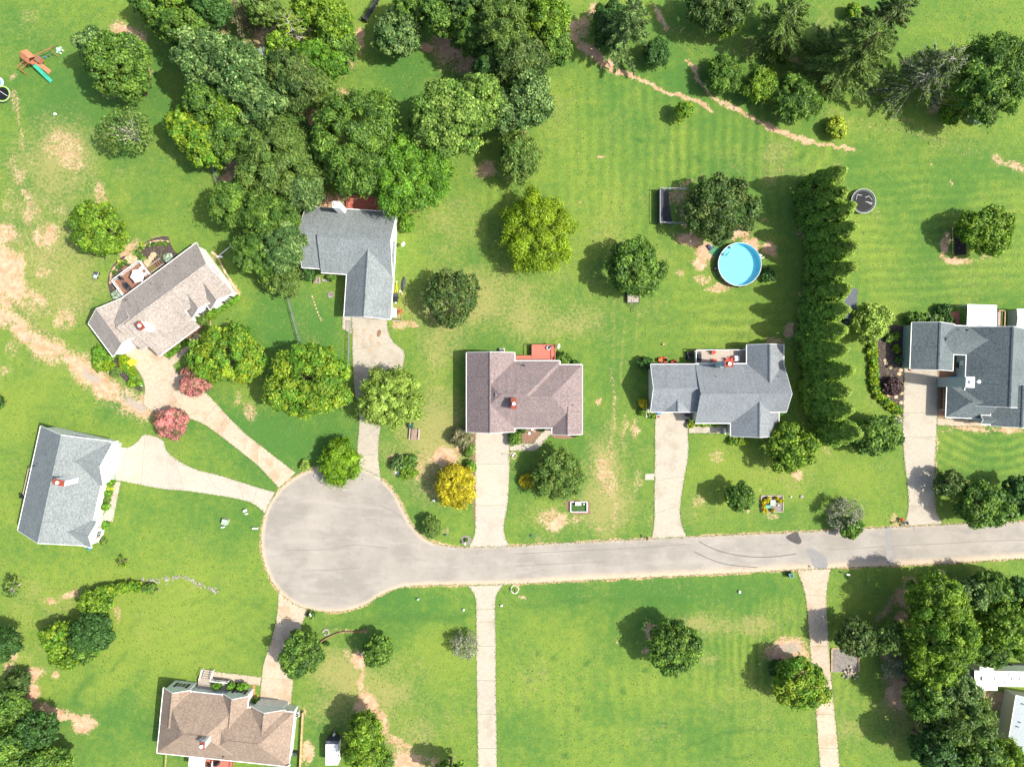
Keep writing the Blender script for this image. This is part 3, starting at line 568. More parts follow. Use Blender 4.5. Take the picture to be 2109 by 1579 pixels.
class House:
    def __init__(s, name, label, ox, oy, ang, roofm, wallm, e=3.3, ridge_dark=False):
        s.o, s.a, s.e = (ox, oy), math.radians(ang), e
        s.k = (1 - e / CAM_H) / PXM; p = P(ox, oy, e)
        s.root = thing(name, label, 'house', (p.x, p.y, 0), -s.a)
        s.rm, s.wm = roofm, wallm
        s.capm = roofm
    def L(s, u, v): return (u * s.k, -v * s.k)       # local metres, y up
    def px(s, x, y, h=0):                             # photo pixel at height h -> local metres
        w = P(x, y, h); o = s.root.location; dx, dy = w.x - o.x, w.y - o.y; c, q = math.cos(s.a), math.sin(s.a)
        return (dx * c - dy * q, dx * q + dy * c)
    def wing(s, u0, u1, v0, v1, r, axis='u', hip=(0, 0), e=None, wall=True, ov=0.38, dz=0.0, rm=None, wm=None, cap=True, gable=(1, 1), rakes=(1, 1), guts=(1, 1), frac=.5, e1=None, gov=.28, hipgut=True):
        """a block with a pitched roof; axis is the ridge direction"""
        s.cnt = getattr(s, "cnt", 0) + 1; ov += .006 * s.cnt; gov += .004 * s.cnt
        e = e or s.e; e0 = e + dz; e1 = (e1 if e1 is not None else e) + dz; r = r + dz
        rm = rm or s.rm; wm = wm or s.wm
        (x0, y0), (x1, y1) = s.L(u0, v0), s.L(u1, v1)
        if axis == 'u': A0, A1, B0, B1 = x0, x1, y0, y1; X = lambda a, b, z: (a, b, z)
        else: A0, A1, B0, B1 = y0, y1, x0, x1; X = lambda a, b, z: (b, a, z)
        Bm = B0 + (B1 - B0) * frac; w = abs(B1 - B0) / 2; sa = 1 if A1 > A0 else -1
        h0 = sa * hip[0] * w; h1 = sa * hip[1] * w
        Ra, Rb = A0 + h0, A1 - h1
        P00, P10, P01, P11 = X(A0, B0, e0), X(A1, B0, e0), X(A0, B1, e1), X(A1, B1, e1)
        Q0, Q1 = X(Ra, Bm, r), X(Rb, Bm, r)
        def up(f):
            n = (Vector(f[1]) - Vector(f[0])).cross(Vector(f[2]) - Vector(f[0])); return list(f) if n.z > 0 else list(f)[::-1]
        def uvs(f, along):
            al = Vector(along).normalized(); out = []
            for p in f:
                p = Vector(p); n = (Vector(f[1]) - Vector(f[0])).cross(Vector(f[2]) - Vector(f[0])).normalized(); sl = n.cross(al)
                out.append((p.dot(al), p.dot(sl)))
            return out
        mb = MB(); fa = MB(); th = 0.16
        al = Vector(Q1) - Vector(Q0) if (Vector(Q1) - Vector(Q0)).length > .01 else Vector(P10) - Vector(P00)
        for f, along in (((P00, P10, Q1, Q0), al), ((P01, P11, Q1, Q0), al)):
            f = up(f); mb.face(f, uvs(f, along))
            d = Vector((0, 0, -th)); g = [tuple(Vector(p) + d) for p in f][::-1]; fa.face(g)
        cr = Vector(P01) - Vector(P00); cr.z = 0
        for hp, tri in ((hip[0], (P00, P01, Q0)), (hip[1], (P10, P11, Q1))):
            if hp: f = up(tri); mb.face(f, uvs(f, cr)); fa.face([tuple(Vector(p) + Vector((0, 0, -th))) for p in f][::-1])
        rf = mb.build('roof', rm, s.root)
        # white board closing the edges of the roof slab
        def edge(p, q):
            d = Vector((0, 0, -th)); p, q = Vector(p), Vector(q); fa.face([p, q, q + d, p + d])
        edge(P00, P10); edge(P11, P01)
        if hip[0]: edge(P01, P00)
        else: edge(P01, Q0); edge(Q0, P00)
        if hip[1]: edge(P10, P11)
        else: edge(P10, Q1); edge(Q1, P11)
        fa.build('fascia', trim, rf)
        sb = 1 if B1 > B0 else -1
        if guts[0]: MB().bar(X(A0, B0 - sb * .05, e0 + .03), X(A1, B0 - sb * .05, e0 + .03), .10, .13).build('gutter', trim, rf)
        if guts[1]: MB().bar(X(A0, B1 + sb * .05, e1 + .03), X(A1, B1 + sb * .05, e1 + .03), .10, .13).build('gutter', trim, rf)
        if hip[0] and hipgut: MB().bar(X(A0 - sa * .05, B0, e0 + .03), X(A0 - sa * .05, B1, e0 + .03), .10, .13).build('gutter', trim, rf)
        if hip[1] and hipgut: MB().bar(X(A1 + sa * .05, B0, e0 + .03), X(A1 + sa * .05, B1, e0 + .03), .10, .13).build('gutter', trim, rf)
        for hp, ok, a_, pq in ((hip[0], rakes[0], A0 - sa * .035, (P00, P01, Q0)), (hip[1], rakes[1], A1 + sa * .035, (P10, P11, Q1))):
            if hp or not ok: continue
            l1, l2, top = X(a_, B0, e0 + .035), X(a_, B1, e1 + .035), X(a_, Bm, r + .035)
            MB().bar(l1, top, .06, .19).build('rake_board', trim, rf); MB().bar(top, l2, .06, .19).build('rake_board', trim, rf)
        if cap and (Vector(Q1) - Vector(Q0)).length > 1:
            sl = (r - e0) / abs(Bm - B0); cw = .2
            cp = MB(); ins = .05 * sa
            a0, a1 = Ra + ins, Rb - ins
            f1 = [X(a0, Bm, r + .10), X(a1, Bm, r + .10), X(a1, Bm - cw, r + .10 - cw * sl), X(a0, Bm - cw, r + .10 - cw * sl)]
            f2 = [X(a0, Bm, r + .10), X(a1, Bm, r + .10), X(a1, Bm + cw, r + .10 - cw * sl), X(a0, Bm + cw, r + .10 - cw * sl)]
            for f in (f1, f2):
                f = up(f); cp.face(f, uvs(f, Vector(X(0, 1, 0)))); lo = [(p[0], p[1], p[2] - .10) for p in f]
                for i in range(4): j = (i + 1) % 4; cp.face([f[i], lo[i], lo[j], f[j]])
            cp.build('ridge_cap', s.capm, rf)
        if wall:
            wb = MB(); a0, a1 = A0 + sa * (ov if hip[0] else gov), A1 - sa * (ov if hip[1] else gov); b0, b1 = B0 + sb * ov, B1 - sb * ov
            lift = (r - e0) / abs(Bm - B0) * ov
            zt0, zt1 = e0 - th - .01 + lift * .9, e1 - th - .01 + lift * .9
            zt0 = e0 - th + .05; zt1 = e1 - th + .05
            for (p, q, za, zb) in (((a0, b0), (a1, b0), zt0, zt0), ((a1, b1), (a0, b1), zt1, zt1)):
                wb.face([X(*p, 0), X(*q, 0), X(*q, zb), X(*p, za)])
            for a_, hp, gg in ((a0, hip[0], gable[0]), (a1, hip[1], gable[1])):
                if hp: wb.face([X(a_, b0, 0), X(a_, b1, 0), X(a_, b1, zt1), X(a_, b0, zt0)])
                else: wb.face([X(a_, b0, 0), X(a_, b1, 0), X(a_, b1, zt1 + lift - .05), X(a_, Bm, r - th - .01), X(a_, b0, zt0 + lift - .05)])
            wb.build('wall', wm, s.root)
        return rf
    def shed(s, u0, u1, v0, v1, z0, z1, wall=False, mat=None, th=.1):
        (x0, y0), (x1, y1) = s.L(u0, v0), s.L(u1, v1); mb = MB()
        f = [(x0, y1, z1), (x1, y1, z1), (x1, y0, z0), (x0, y0, z0)]
        if (Vector(f[1]) - Vector(f[0])).cross(Vector(f[2]) - Vector(f[0])).z < 0: f.reverse()
        mb.face(f, [(p[0], p[1]) for p in f])
        o = mb.build('porch_roof', mat or s.rm, s.root)
        fb = MB()
        for i in range(4):
            if f[i][2] > z1 + .1 and f[(i + 1) % 4][2] > z1 + .1: continue
            a, b = Vector(f[i]), Vector(f[(i + 1) % 4]); d = Vector((0, 0, -th)); fb.face([a, a + d, b + d, b])
        fb.face([(p[0], p[1], p[2] - th) for p in f][::-1]); fb.bar((x0, y1 - .06, z1 + .03), (x1, y1 - .06, z1 + .03), .12, .13)
        fb.build('fascia', trim, o); return o
    def chimney(s, x, y, top, lx, ly, mat, capm, zb=3.0, flue=white, nfl=1, capov=.06):
        cx, cy = s.px(x, y, top); mb = MB().box(cx, cy, zb, lx, ly, top - zb)
        o = mb.build('chimney', mat, s.root)
        MB().box(cx, cy, top + .001, lx + capov, ly + capov, .12).build('chimney_cap', capm, o)
        fl = MB().cyl(cx, cy, top + .12, top + .45, .17, .17, 12).cyl(cx, cy, top + .45, top + .52, .30, .25, 14)
        fl.build('flue', flue, o, True); return o
    def pipe(s, x, y, h, hh=.5):
        cx, cy = s.px(x, y, h); MB().cyl(cx, cy, h - .7, h + hh * .4, .06, .06, 8).cyl(cx, cy, h - .55, h - .2, .16, .09, 8).build('vent_pipe', ventm, s.root)
    def wallitem(s, p, q, t, z, w, h, out, name='window', shutters=False, panes=(2, 2), mat=None):
        """window or door on the wall line p->q (local metres), t metres from p, z sill"""
        p, q = Vector((*p, 0)), Vector((*q, 0)); d = (q - p).normalized(); n = Vector((d.y, -d.x, 0)) * out
        c = p + d * t
        def slab(mb, u0, u1, z0, z1, o0, o1):
            V = []
            for oo in (o0, o1):
                for u, zz in ((u0, z0), (u1, z0), (u1, z1), (u0, z1)): V.append(c + d * u + n * oo + Vector((0, 0, zz)))
            for f in ((0, 1, 2, 3), (7, 6, 5, 4), (0, 4, 5, 1), (1, 5, 6, 2), (2, 6, 7, 3), (3, 7, 4, 0)): mb.face([V[i] for i in f])
        if name == 'window':
            mb = MB(); slab(mb, -w / 2, w / 2, z, z + h, .01, .06); win = mb.build('window', trim, s.root)
            nx_, nz_ = panes; g = .07
            for i in range(nx_):
                for j in range(nz_):
                    pb = MB(); a = -w / 2 + g + i * (w - g) / nx_; b = a + (w - g) / nx_ - g
                    zz = z + g + j * (h - g) / nz_; slab(pb, a, b, zz, zz + (h - g) / nz_ - g, .05, .075); pb.build('pane', glass, win)
            if shutters:
                for sg in (-1, 1):
                    pb = MB(); slab(pb, sg * (w / 2 + .25) - .19, sg * (w / 2 + .25) + .19, z - .05, z + h + .05, .015, .07); pb.build('shutter', shutterm, win)
            return win
        mb = MB(); slab(mb, -w / 2 - .1, w / 2 + .1, z, z + h + .1, .01, .05); dr = mb.build(name, trim, s.root)
        k = 4 if name == 'garage_door' else 1
        for i in range(k):
            pb = MB(); slab(pb, -w / 2, w / 2, z + i * h / k + .02, z + (i + 1) * h / k - .02, .04, .075); pb.build('panel', mat or white, dr)
        return dr
def platform(parent, pts, z, mat, name='floor', th=.12):
    mb = MB(); top = [(p[0], p[1], z) for p in pts]
    ar = sum(top[i][0] * top[(i + 1) % len(top)][1] - top[(i + 1) % len(top)][0] * top[i][1] for i in range(len(top)))
    if ar < 0: top.reverse()
    mb.face(top)
    for i in range(len(top)):
        a, b = Vector(top[i]), Vector(top[(i + 1) % len(top)]); mb.face([a + Vector((0, 0, -th)), b + Vector((0, 0, -th)), b, a])
    return mb.build(name, mat, parent)
def decking(parent, x0, y0, x1, y1, z, mat, along='x', w=.14, name='floor_board'):
    """board floor, every board a strip with a gap, joined as one part"""
    mb = MB(); lo, hi = (min(y0, y1), max(y0, y1)) if along == 'x' else (min(x0, x1), max(x0, x1)); y = lo
    while y < hi - .02:
        e = min(y + w, hi)
        if along == 'x': mb.box((x0 + x1) / 2, (y + e - .012) / 2, z - .04, abs(x1 - x0), e - .012 - y, .04)
        else: mb.box((y + e - .012) / 2, (y0 + y1) / 2, z - .04, e - .012 - y, abs(y1 - y0), .04)
        y = e
    o = mb.build(name, mat, parent); o['kind'] = 'stuff'; return o
def railing(parent, pts, z, mat, h=.95, step=1.6, bal=True, name='railing'):
    mb = MB()
    for a, b in zip(pts[:-1], pts[1:]):
        A, B_ = Vector((*a, 0)), Vector((*b, 0)); l = (B_ - A).length; d = (B_ - A) / l
        mb.bar(A + Vector((0, 0, z + h)), B_ + Vector((0, 0, z + h)), .12, .05); mb.bar(A + Vector((0, 0, z + .15)), B_ + Vector((0, 0, z + .15)), .05, .06)
        n = max(1, int(l / step))
        for i in range(n + 1): q = A + d * (l * i / n); mb.box(q.x, q.y, z - .3, .1, .1, h + .32)
        if bal:
            k = int(l / .22)
            for i in range(1, k): q = A + d * (l * i / k); mb.box(q.x, q.y, z + .1, .035, .035, h - .15)
    return mb.build(name, mat, parent)

# ---- tan roof house, upper left (u runs to the upper right, v to the lower right)
H = House('house', 'white house with tan grey shingles set diagonally above a curved tan drive', 405, 500, -36.6, R_TAN, white)
H.wing(-204, -100, 0, 124, 6.5, rakes=(0, 0), guts=(1, 0))
H.wing(-101, 0, 0, 104, 6.5, frac=62 / 104, e1=4.33, dz=.004, guts=(1, 0), rakes=(0, 1))
H.wing(-278, -190, 0, 86, 5.9, 'v')
H.wing(-222, -190, 1, 112, 6.3, 'u', gable=(0, 0), rakes=(0, 0), guts=(0, 0), wall=False)
H.wing(-60, -1, 60, 128, 5.35, 'v', dz=.01)
H.wing(-101, -38, 60, 119, 5.4, 'v', guts=(1, 0))
H.shed(-204, -100, 112, 139, 3.92, 2.72)
k = H.k; yf = -128 * k + .28
H.wallitem((-60 * k, yf), (0, yf), 2.9, 1.0, 1.0, 1.3, 1, shutters=True)
yf = -119 * k + .28
H.wallitem((-101 * k, yf), (-50 * k, yf), 1.9, 1.0, 1.0, 1.3, 1, shutters=True)
yf = -86 * k + .28
H.wallitem((-278 * k, yf), (-190 * k, yf), 3.6, 0.03, 4.8, 2.2, 1, name='garage_door')
H.chimney(290, 671, 8.0, .85, 1.3, white, redcap, 4.0, whitemetal)
for x, y in ((403, 525), (363, 547), (311, 584), (257, 617)): H.pipe(x, y, 4.2)
pl = [H.L(-203, 112), H.L(-101, 112), H.L(-101, 135), H.L(-203, 135)]
platform(H.root, pl, .45, browndeck, 'porch_floor', .4)
railing(H.root, [H.L(-203, 135), H.L(-125, 135)], .45, browndeck, .9, 2.2)
for u in (-202, -170, -137, -103): q = H.L(u, 134); MB().box(q[0], q[1], .4, .14, .14, 2.3).build('porch_post', browndeck, H.root)
# terrace at the back of the tan house
def frame(px_, py_, ang, h=0.0): p = P(px_, py_, h); return (p.x, p.y, 0), math.radians(ang)
loc, rz = frame(283, 569, 36.6)
D = thing('terrace', 'raised brown wooden terrace with white rails behind the tan roof house', 'terrace', loc, rz)
decking(D, -3.4, -1.9, 2.3, 1.35, .75, browndeck, 'x')
platform(D, [(-3.4, -1.9), (2.3, -1.9), (2.3, 1.35), (-3.4, 1.35)], .70, browndeck, 'frame', .6)
railing(D, [(-3.4, -1.8), (-3.4, 1.35), (2.3, 1.35), (2.3, -1.5)], .75, trim, .9, 1.5, True)
for i in range(4): MB().box(-.5 + 0, 1.55 + i * .28, .62 - i * .16, 1.6, .28, .05).build('step', browndeck, D)
def garden_umbrella(x, y, h, R, mat, label, n=6, rot=0.2):
    p = P(x, y, h); t = thing('garden_umbrella', label, 'parasol', (p.x, p.y, 0), rot)
    mb = MB(); rim = [(R * math.cos(2 * math.pi * i / n), R * math.sin(2 * math.pi * i / n), h - .45) for i in range(n)]
    for i in range(n):
        a, b = rim[i], rim[(i + 1) % n]; m_ = tuple((a[j] + b[j]) / 2 * (.93 if j < 2 else 1) for j in range(3))
        mb.face([a, m_, (0, 0, h)]); mb.face([m_, b, (0, 0, h)])
        mb.face([(a[0], a[1], a[2] - .12), (m_[0], m_[1], m_[2] - .12), m_, a]); mb.face([(m_[0], m_[1], m_[2] - .12), (b[0], b[1], b[2] - .12), b, m_])
    mb.build('canopy', mat, t); MB().cyl(0, 0, .1, h + .08, .03, .03, 8).build('pole', trim, t); MB().cyl(0, 0, .75, .85, .28, .25, 12).build('base', dark, t)
    rb = MB()
    for q in rim: rb.tube((0, 0, h - .05), (q[0], q[1], q[2] - .02), .015, .01, 4)
    rb.build('ribs', trim, t); return t
garden_umbrella(280, 567, 3.2, 1.25, whitemetal, 'white six-sided parasol open over the wooden terrace')
def chair(x, y, rot, mat, label, z=.75, s=1.0, name='garden_chair', group=None):
    p = P(x, y, z); t = thing(name, label, 'chair', (p.x, p.y, z), rot, group)
    MB().box(0, 0, .38 * s, .5 * s, .5 * s, .06).build('seat', mat, t)
    b = MB(); b.box(0, .27 * s, .4 * s, .5 * s, .05, .5 * s); b.build('backrest', mat, t)
    for a in (-1, 1): MB().box(a * .25 * s, 0, .60 * s, .06, .5 * s, .04).build('armrest', mat, t)
    for a in (-1, 1):
        for c_ in (-1, 1): MB().box(a * .22 * s, c_ * .22 * s, 0, .045, .045, .4 * s).build('leg', mat, t)
    return t
chair(296, 553, 2.2, whitemetal, 'white chair at the top corner of the terrace under the parasol edge')
chair(302, 565, 3.8, whitemetal, 'white chair at the right side of the terrace')
def grill(x, y, rot, label, z=.75, s=1.0):
    p = P(x, y, z); t = thing('barbecue_grill', label, 'grill', (p.x, p.y, z), rot)
    bevel(MB().box(0, 0, .1, 1.1 * s, .5 * s, .7).build('cabinet', dark, t)); bevel(MB().box(0, 0, .82, .7 * s, .55 * s, .28, 0, .8).build('lid', black, t), .05)
    for a in (-1, 1): MB().box(a * .55 * s, 0, .78, .35 * s, .45 * s, .05).build('side_shelf', dark, t)
    MB().tube((-.3, -.33, .95), (.3, -.33, .95), .02).build('handle', steel, t); return t
grill(265, 590, math.radians(-55), 'long black barbecue by the terrace rail', s=1.1)
grill(253, 574, math.radians(-50), 'small black covered grill in the terrace corner', s=.6)
# mulch beds with stone edging
sheet('mulch_bed', [(289, 515), (300, 499), (322, 489), (345, 487), (350, 498), (358, 515), (366, 528), (336, 560), (312, 540), (299, 530), (287, 525)], .02, mulch, kind='structure', smooth=3)
sheet('mulch_bed', [(262, 527), (246, 532), (230, 552), (222, 575), (225, 598), (233, 618), (250, 612), (275, 590), (262, 570), (280, 552), (272, 535)], .02, mulch, kind='structure', smooth=3)
def stones_row(name, pts, n, r, label, mat=stone, z=0, cat='stone edging'):
    """a line of separate stones"""
    pts = catmull(pts, False, 6); t = thing(name, label, cat, tuple(P(*pts[0]))); loc_ = t.location
    rr = random.Random(len(pts) * 7 + n); seg = len(pts) - 1; nm = 0
    for i in range(n):
        f = i * seg / max(n - 1, 1); j = min(int(f), seg - 1); q = P(pts[j][0] + (pts[j + 1][0] - pts[j][0]) * (f - j), pts[j][1] + (pts[j + 1][1] - pts[j][1]) * (f - j)) - loc_
        MB().blob(q.x, q.y, r * .45, r * rr.uniform(.8, 1.4), r * rr.uniform(.8, 1.3), r * .8, rr, 6, 3).build('stone', mat, t)
    return t
stones_row('stone_edging', [(288, 518), (296, 508), (310, 500), (328, 496), (347, 498)], 26, .2, 'tan stones curving round the upper mulch bed behind the tan roof house')
stones_row('stone_edging', [(263, 535), (252, 538), (240, 548), (230, 562), (228, 583)], 22, .2, 'tan stones curving round the lower mulch bed behind the tan roof house')
fl = tag(bpy.data.objects.new('stone_path', None), kind='structure'); COL.objects.link(fl)
rr = random.Random(5)
for i in range(46):
    a = rr.random(); b = rr.uniform(-1, 1)
    if i < 26: x, y = 266 + 14 * a + 10 * b, 540 - 10 * a + 8 * b + 4
    else: x, y = 290 + 30 * a, 548 - 22 * a + 5 * b + 6 - (12 * a * a)
    q = P(x, y); n_ = 6
    mb = MB(); r_ = rr.uniform(.28, .5); ph = rr.random() * 6
    top = [(q.x + r_ * rr.uniform(.8, 1.15) * math.cos(ph + 2 * math.pi * k_ / n_), q.y + r_ * rr.uniform(.8, 1.15) * math.sin(ph + 2 * math.pi * k_ / n_), .055 + .0008 * i) for k_ in range(n_)]
    mb.face(top)
    for k_ in range(n_): a_, b_ = top[k_], top[(k_ + 1) % n_]; mb.face([(a_[0], a_[1], 0), (b_[0], b_[1], 0), b_, a_])
    mb.build('stone', stone, fl)
st = thing('timber_stairs', 'flight of timber framed garden steps right of the terrace', 'steps', tuple(P(319, 549)), math.radians(-55))
for i in range(7): MB().box(0, -1.4 + i * .42, .02, 1.0, .12, .12 + .05 * i).build('step', browndeck, st)
for a in (-1, 1): MB().box(a * .55, 0, .02, .12, 3.2, .3).build('side_board', greydeck, st)
def lump(name, x, y, r, mat, label, cat, h=.3, z=0, seed=1):
    p = P(x, y, z + h / 2); rr = random.Random(seed)
    o = MB().blob(0, 0, h / 2, r, r * rr.uniform(.7, 1), h / 2, rr, 8, 5).build(name, mat); o.location = (p.x, p.y, z); return tag(o, label, cat)
lump('boulder', 255, 557, .32, stone, 'flat tan boulder lying in the lower mulch bed', 'rock', .25)
lump('boulder', 240, 556, .22, stone, 'small tan boulder by the lower stone edging', 'rock', .25, seed=2)
lump('garden_ball', 1366, 709, .25, tanwood, 'small tan round pot on the lawn behind the wooden deck', 'pot', .4, seed=3)
# wheeled cart on the lawn
c_ = thing('garden_cart', 'small dark cart with a pale tray on the lawn left of the mulch beds', 'cart', tuple(P(200, 567)), math.radians(70))
MB().box(0, 0, .3, 1.1, .6, .12).build('tray', plain('pale_blue_tray', (.35, .42, .5), .5), c_); MB().box(.3, 0, .42, .5, .5, .25).build('bin', dark, c_)
for a in (-1, 1):
    for b in (-1, 1): MB().tube((a * .4, b * .33, .15), (a * .4, b * .4, .15), .15, n=12).build('wheel', black, c_)
MB().tube((-.55, .2, .35), (-.95, .2, .7), .02).tube((-.55, -.2, .35), (-.95, -.2, .7), .02).tube((-.95, .2, .7), (-.95, -.2, .7), .02).build('handle', dark, c_)
# downspout and white pipe at the right gable
o = MB().bar(P(445, 531, .4), P(481, 502, .3), .14, .12).build('drain_pipe', trim); tag(o, 'white pipe stretched on the grass from the right gable of the tan roof house', 'pipe')
o = MB().bar(P(446, 528, .5), P(458, 529, .5), .3, .3).build('pipe_elbow', trim); tag(o, 'white pipe corner piece beside the right gable of the tan roof house', 'pipe')
stones_row('rock_border', [(437, 520), (449, 530), (462, 555), (476, 580), (487, 598)], 24, .24, 'loose tan rocks along the right gable of the tan roof house')
stones_row('rock_border', [(434, 668), (433, 652), (441, 645), (465, 632), (488, 616), (494, 608)], 34, .11, 'thin stone edging round the front bed of the tan roof house')
sheet('mulch_bed', [(410, 668), (432, 668), (432, 652), (438, 646), (492, 612), (480, 606), (440, 634), (405, 655)], .018, mulchb, kind='structure')
sheet('mulch_bed', [(238, 737), (250, 733), (262, 752), (277, 772), (294, 798), (290, 806), (266, 792), (246, 772), (228, 755)], .018, mulch, kind='structure', smooth=2)
o = MB().box(0, 0, 0, 1.05, .95, .8).build('crate', yellowp); o.location = P(270, 746, .8) * 1; o.location.z = 0; o.rotation_euler[2] = .7; tag(o, 'bright yellow box standing at the edge of the curved tan drive', 'box'); bevel(o, .04)
o = MB().box(0, 0, 0, .5, .5, .5).build('crate', yellowp); o.location = P(259, 735, .5); o.location.z = 0; tag(o, 'smaller yellow box by the garage wall of the tan roof house', 'box')
for i, (x, y) in enumerate(((228, 771), (231, 775), (234, 773))): lump('flower_pot', x, y, .22, redplastic, '%s red flower pot from the left beside the pale gravel lane' % ORD[i], 'pot', .35, seed=i)
for i, (x, y) in enumerate(((223, 766), (264, 791), (292, 794))): lump('garden_lamp', x, y, .14, trim, 'tiny white path light, %s from the left along the gravel lane bed' % ORD[i], 'light', .3, seed=i + 5)

# ---- L-shaped grey roof house
H = House('house', 'L-shaped house with a grey shingle roof and white right wall under the big trees', 626, 425, 3.67, R_GREY, white)
H.wing(44, 191, 0, 134, 7.1, rakes=(0, 1))
H.wing(4, 46, 0, 126, 6.8, rakes=(1, 0))
H.wing(97, 193, 60, 221, 6.0, 'v')
H.chimney(693, 422, 7.6, 1.15, 1.0, white, whitemetal, .1, whitemetal)
for x, y in ((664, 461), (758, 467)): H.pipe(x, y, 5)
k = H.k; yf = -221 * k + .28
H.wallitem((97 * k, yf), (193 * k, yf), 4.2, .03, 4.9, 2.2, 1, name='garage_door')
loc, rz = frame(747, 421, -3.67)
D = thing('deck', 'red stained wooden deck in the shade behind the L-shaped house', 'deck', loc, rz)
decking(D, -2.2, -1.4, 2.6, .8, 1.2, reddeck); platform(D, [(-2.2, -1.4), (2.6, -1.4), (2.6, .8), (-2.2, .8)], 1.15, reddeck, 'frame', .25); railing(D, [(-2.2, -1.2), (-2.2, .8), (2.6, .8), (2.6, -1.2)], 1.2, reddeck)
def dish(x, y, h, label, rot=0.6):
    p = P(x, y, h); t = thing('satellite_dish', label, 'satellite dish', (p.x, p.y, 0), rot)
    MB().cyl(0, 0, 0, h, .04, .04, 8).build('mast', steel, t)
    mb = MB(); R_ = .42; c0 = Vector((.1, -.12, h)); ax = Vector((.35, -.75, .56)).normalized(); t1 = ax.cross(Vector((0, 0, 1))).normalized(); t2 = ax.cross(t1)
    for i in range(16):
        a, b = 2 * math.pi * i / 16, 2 * math.pi * (i + 1) / 16
        for r0, r1, d0, d1 in ((0, .5, 0, .03), (.5, 1, .03, .11)):
            f = [c0 + (t1 * math.cos(q) + t2 * math.sin(q) * .85) * R_ * rr_ + ax * dd for q, rr_, dd in ((a, r0, d0), (a, r1, d1), (b, r1, d1), (b, r0, d0))]
            mb.face(f if r0 else f[1:])
    mb.build('reflector', whitemetal, t); e = c0 + ax * .5 + Vector((0, 0, -.15)); MB().tube(c0 - t2 * .3, e, .02).box(e.x, e.y, e.z, .1, .1, .12).build('receiver_arm', steel, t); return t
dish(828, 502, 1.6, 'white satellite dish on the grass right of the L-shaped house')
dish(1148, 713, 3.0, 'white satellite dish at the corner of the red deck', .9)
# clutter on the right side
o = MB(); n_ = 9
for i in range(n_):
    a, b = -1 + 2 * i / n_, -1 + 2 * (i + 1) / n_; wa, wb = .36 * (1 - a * a) ** .6 + .02, .36 * (1 - b * b) ** .6 + .02
    for sg in (-1, 1):
        f = [(0, a * 1.25, .36), (0, b * 1.25, .36), (sg * wb, b * 1.25, .12), (sg * wa, a * 1.25, .12)]
        o.face(f if sg < 0 else f[::-1]); g = [(sg * wa, a * 1.25, .12), (sg * wb, b * 1.25, .12), (sg * wb * .5, b * 1.25, 0), (sg * wa * .5, a * 1.25, 0)]; o.face(g if sg < 0 else g[::-1])
o = o.build('canoe', dark); o.location = P(831, 585); o.rotation_euler[2] = -.12; tag(o, 'dark grey canoe lying keel up on the grass right of the L-shaped house', 'canoe')
for i, (x0, y0, x1, y1) in enumerate(((817, 580, 815, 602), (817, 582, 819, 603))):
    t = thing('rake', 'yellow handled garden tool, %s one lying on the grass by the bins' % ('left' if i == 0 else 'right'), 'garden tool', (0, 0, 0)); MB().tube(P(x0, y0, .1), P(x1, y1, .15), .045).build('handle', yellowp, t)
    q = P(x0, y0, .1); MB().box(q.x, q.y, .05, .35, .08, .06).build('head', whitemetal if i == 0 else dark, t)
def bin_(x, y, w, h, mat, label, rot=0, lidm=None, name='wheelie_bin', open_=False):
    p = P(x, y, h); t = thing(name, label, 'bin', (p.x, p.y, 0), rot)
    bevel(MB().box(0, 0, .05, w * .85, w * .9, h - .05, 0, 1.15).build('body', mat, t), .03)
    bevel(MB().box(0, 0, h, w, w * 1.05, .06).build('lid', lidm or mat, t), .02)
    for a in (-1, 1): MB().tube((a * w * .4, w * .45, .12), (a * w * .52, w * .45, .12), .12, n=10).build('wheel', black, t)
    MB().tube((-w * .4, w * .56, h - .05), (w * .4, w * .56, h - .05), .02).build('handle', mat, t); return t
bin_(815, 609, .75, 1.0, dark, 'grey bin beside the yellow handled tools', .3)
bin_(813, 616, .85, 1.05, black, 'black bin close to the right wall of the L-shaped house', -.1)
lump('bucket', 824, 600, .24, whitemetal, 'white bucket below the canoe', 'bucket', .35, seed=11)
lump('paper_sack', 828, 605, .24, tanwood, 'tan sack right of the white bucket below the canoe', 'sack', .25, seed=12)
lump('bucket', 815, 623, .2, whitemetal, 'white bucket below the black bin', 'bucket', .3, seed=13)
t = thing('storage_chest', 'white chest with red marks beside the garage corner of the L-shaped house', 'chest', tuple(P(812, 645)), -.06)
bevel(MB().box(0, 0, 0, 1.0, 1.5, .7).build('body', greystone, t)); bevel(MB().box(0, 0, .7, 1.06, 1.56, .08).build('lid', whitemetal, t), .02)
tri = MB(); pt = [(-.4, -.1), (.4, -.1), (0, .5)]
for i in range(3): a, b = pt[i], pt[(i + 1) % 3]; tri.bar((a[0], a[1], .80), (b[0], b[1], .80), .09, .018)
tri.build('red_mark', redplastic, t)
t = thing('hand_mower', 'orange red machine beside the white chest', 'mower', tuple(P(824, 642)), .2)
MB().box(0, 0, .15, .6, .55, .25).build('deck', orangep, t); MB().cyl(0, 0, .4, .62, .16, .14, 10).build('engine', dark, t); MB().tube((-.2, .25, .3), (-.2, .8, .9), .02).tube((.2, .25, .3), (.2, .8, .9), .02).tube((-.2, .8, .9), (.2, .8, .9), .02).build('handle', redplastic, t)
for a in (-1, 1):
    for b in (-1, 1): MB().tube((a * .3, b * .22, .12), (a * .36, b * .22, .12), .12, n=10).build('wheel', black, t)
for i, y in enumerate((657, 660)): o = MB().bar(P(806, y, .3), P(827, y + 1.5, .3), .12, .28).build('timber_beam', greydeck if i else dark); tag(o, ('pale' if i else 'dark') + ' timber lying across the garage corner of the L-shaped house', 'timber')
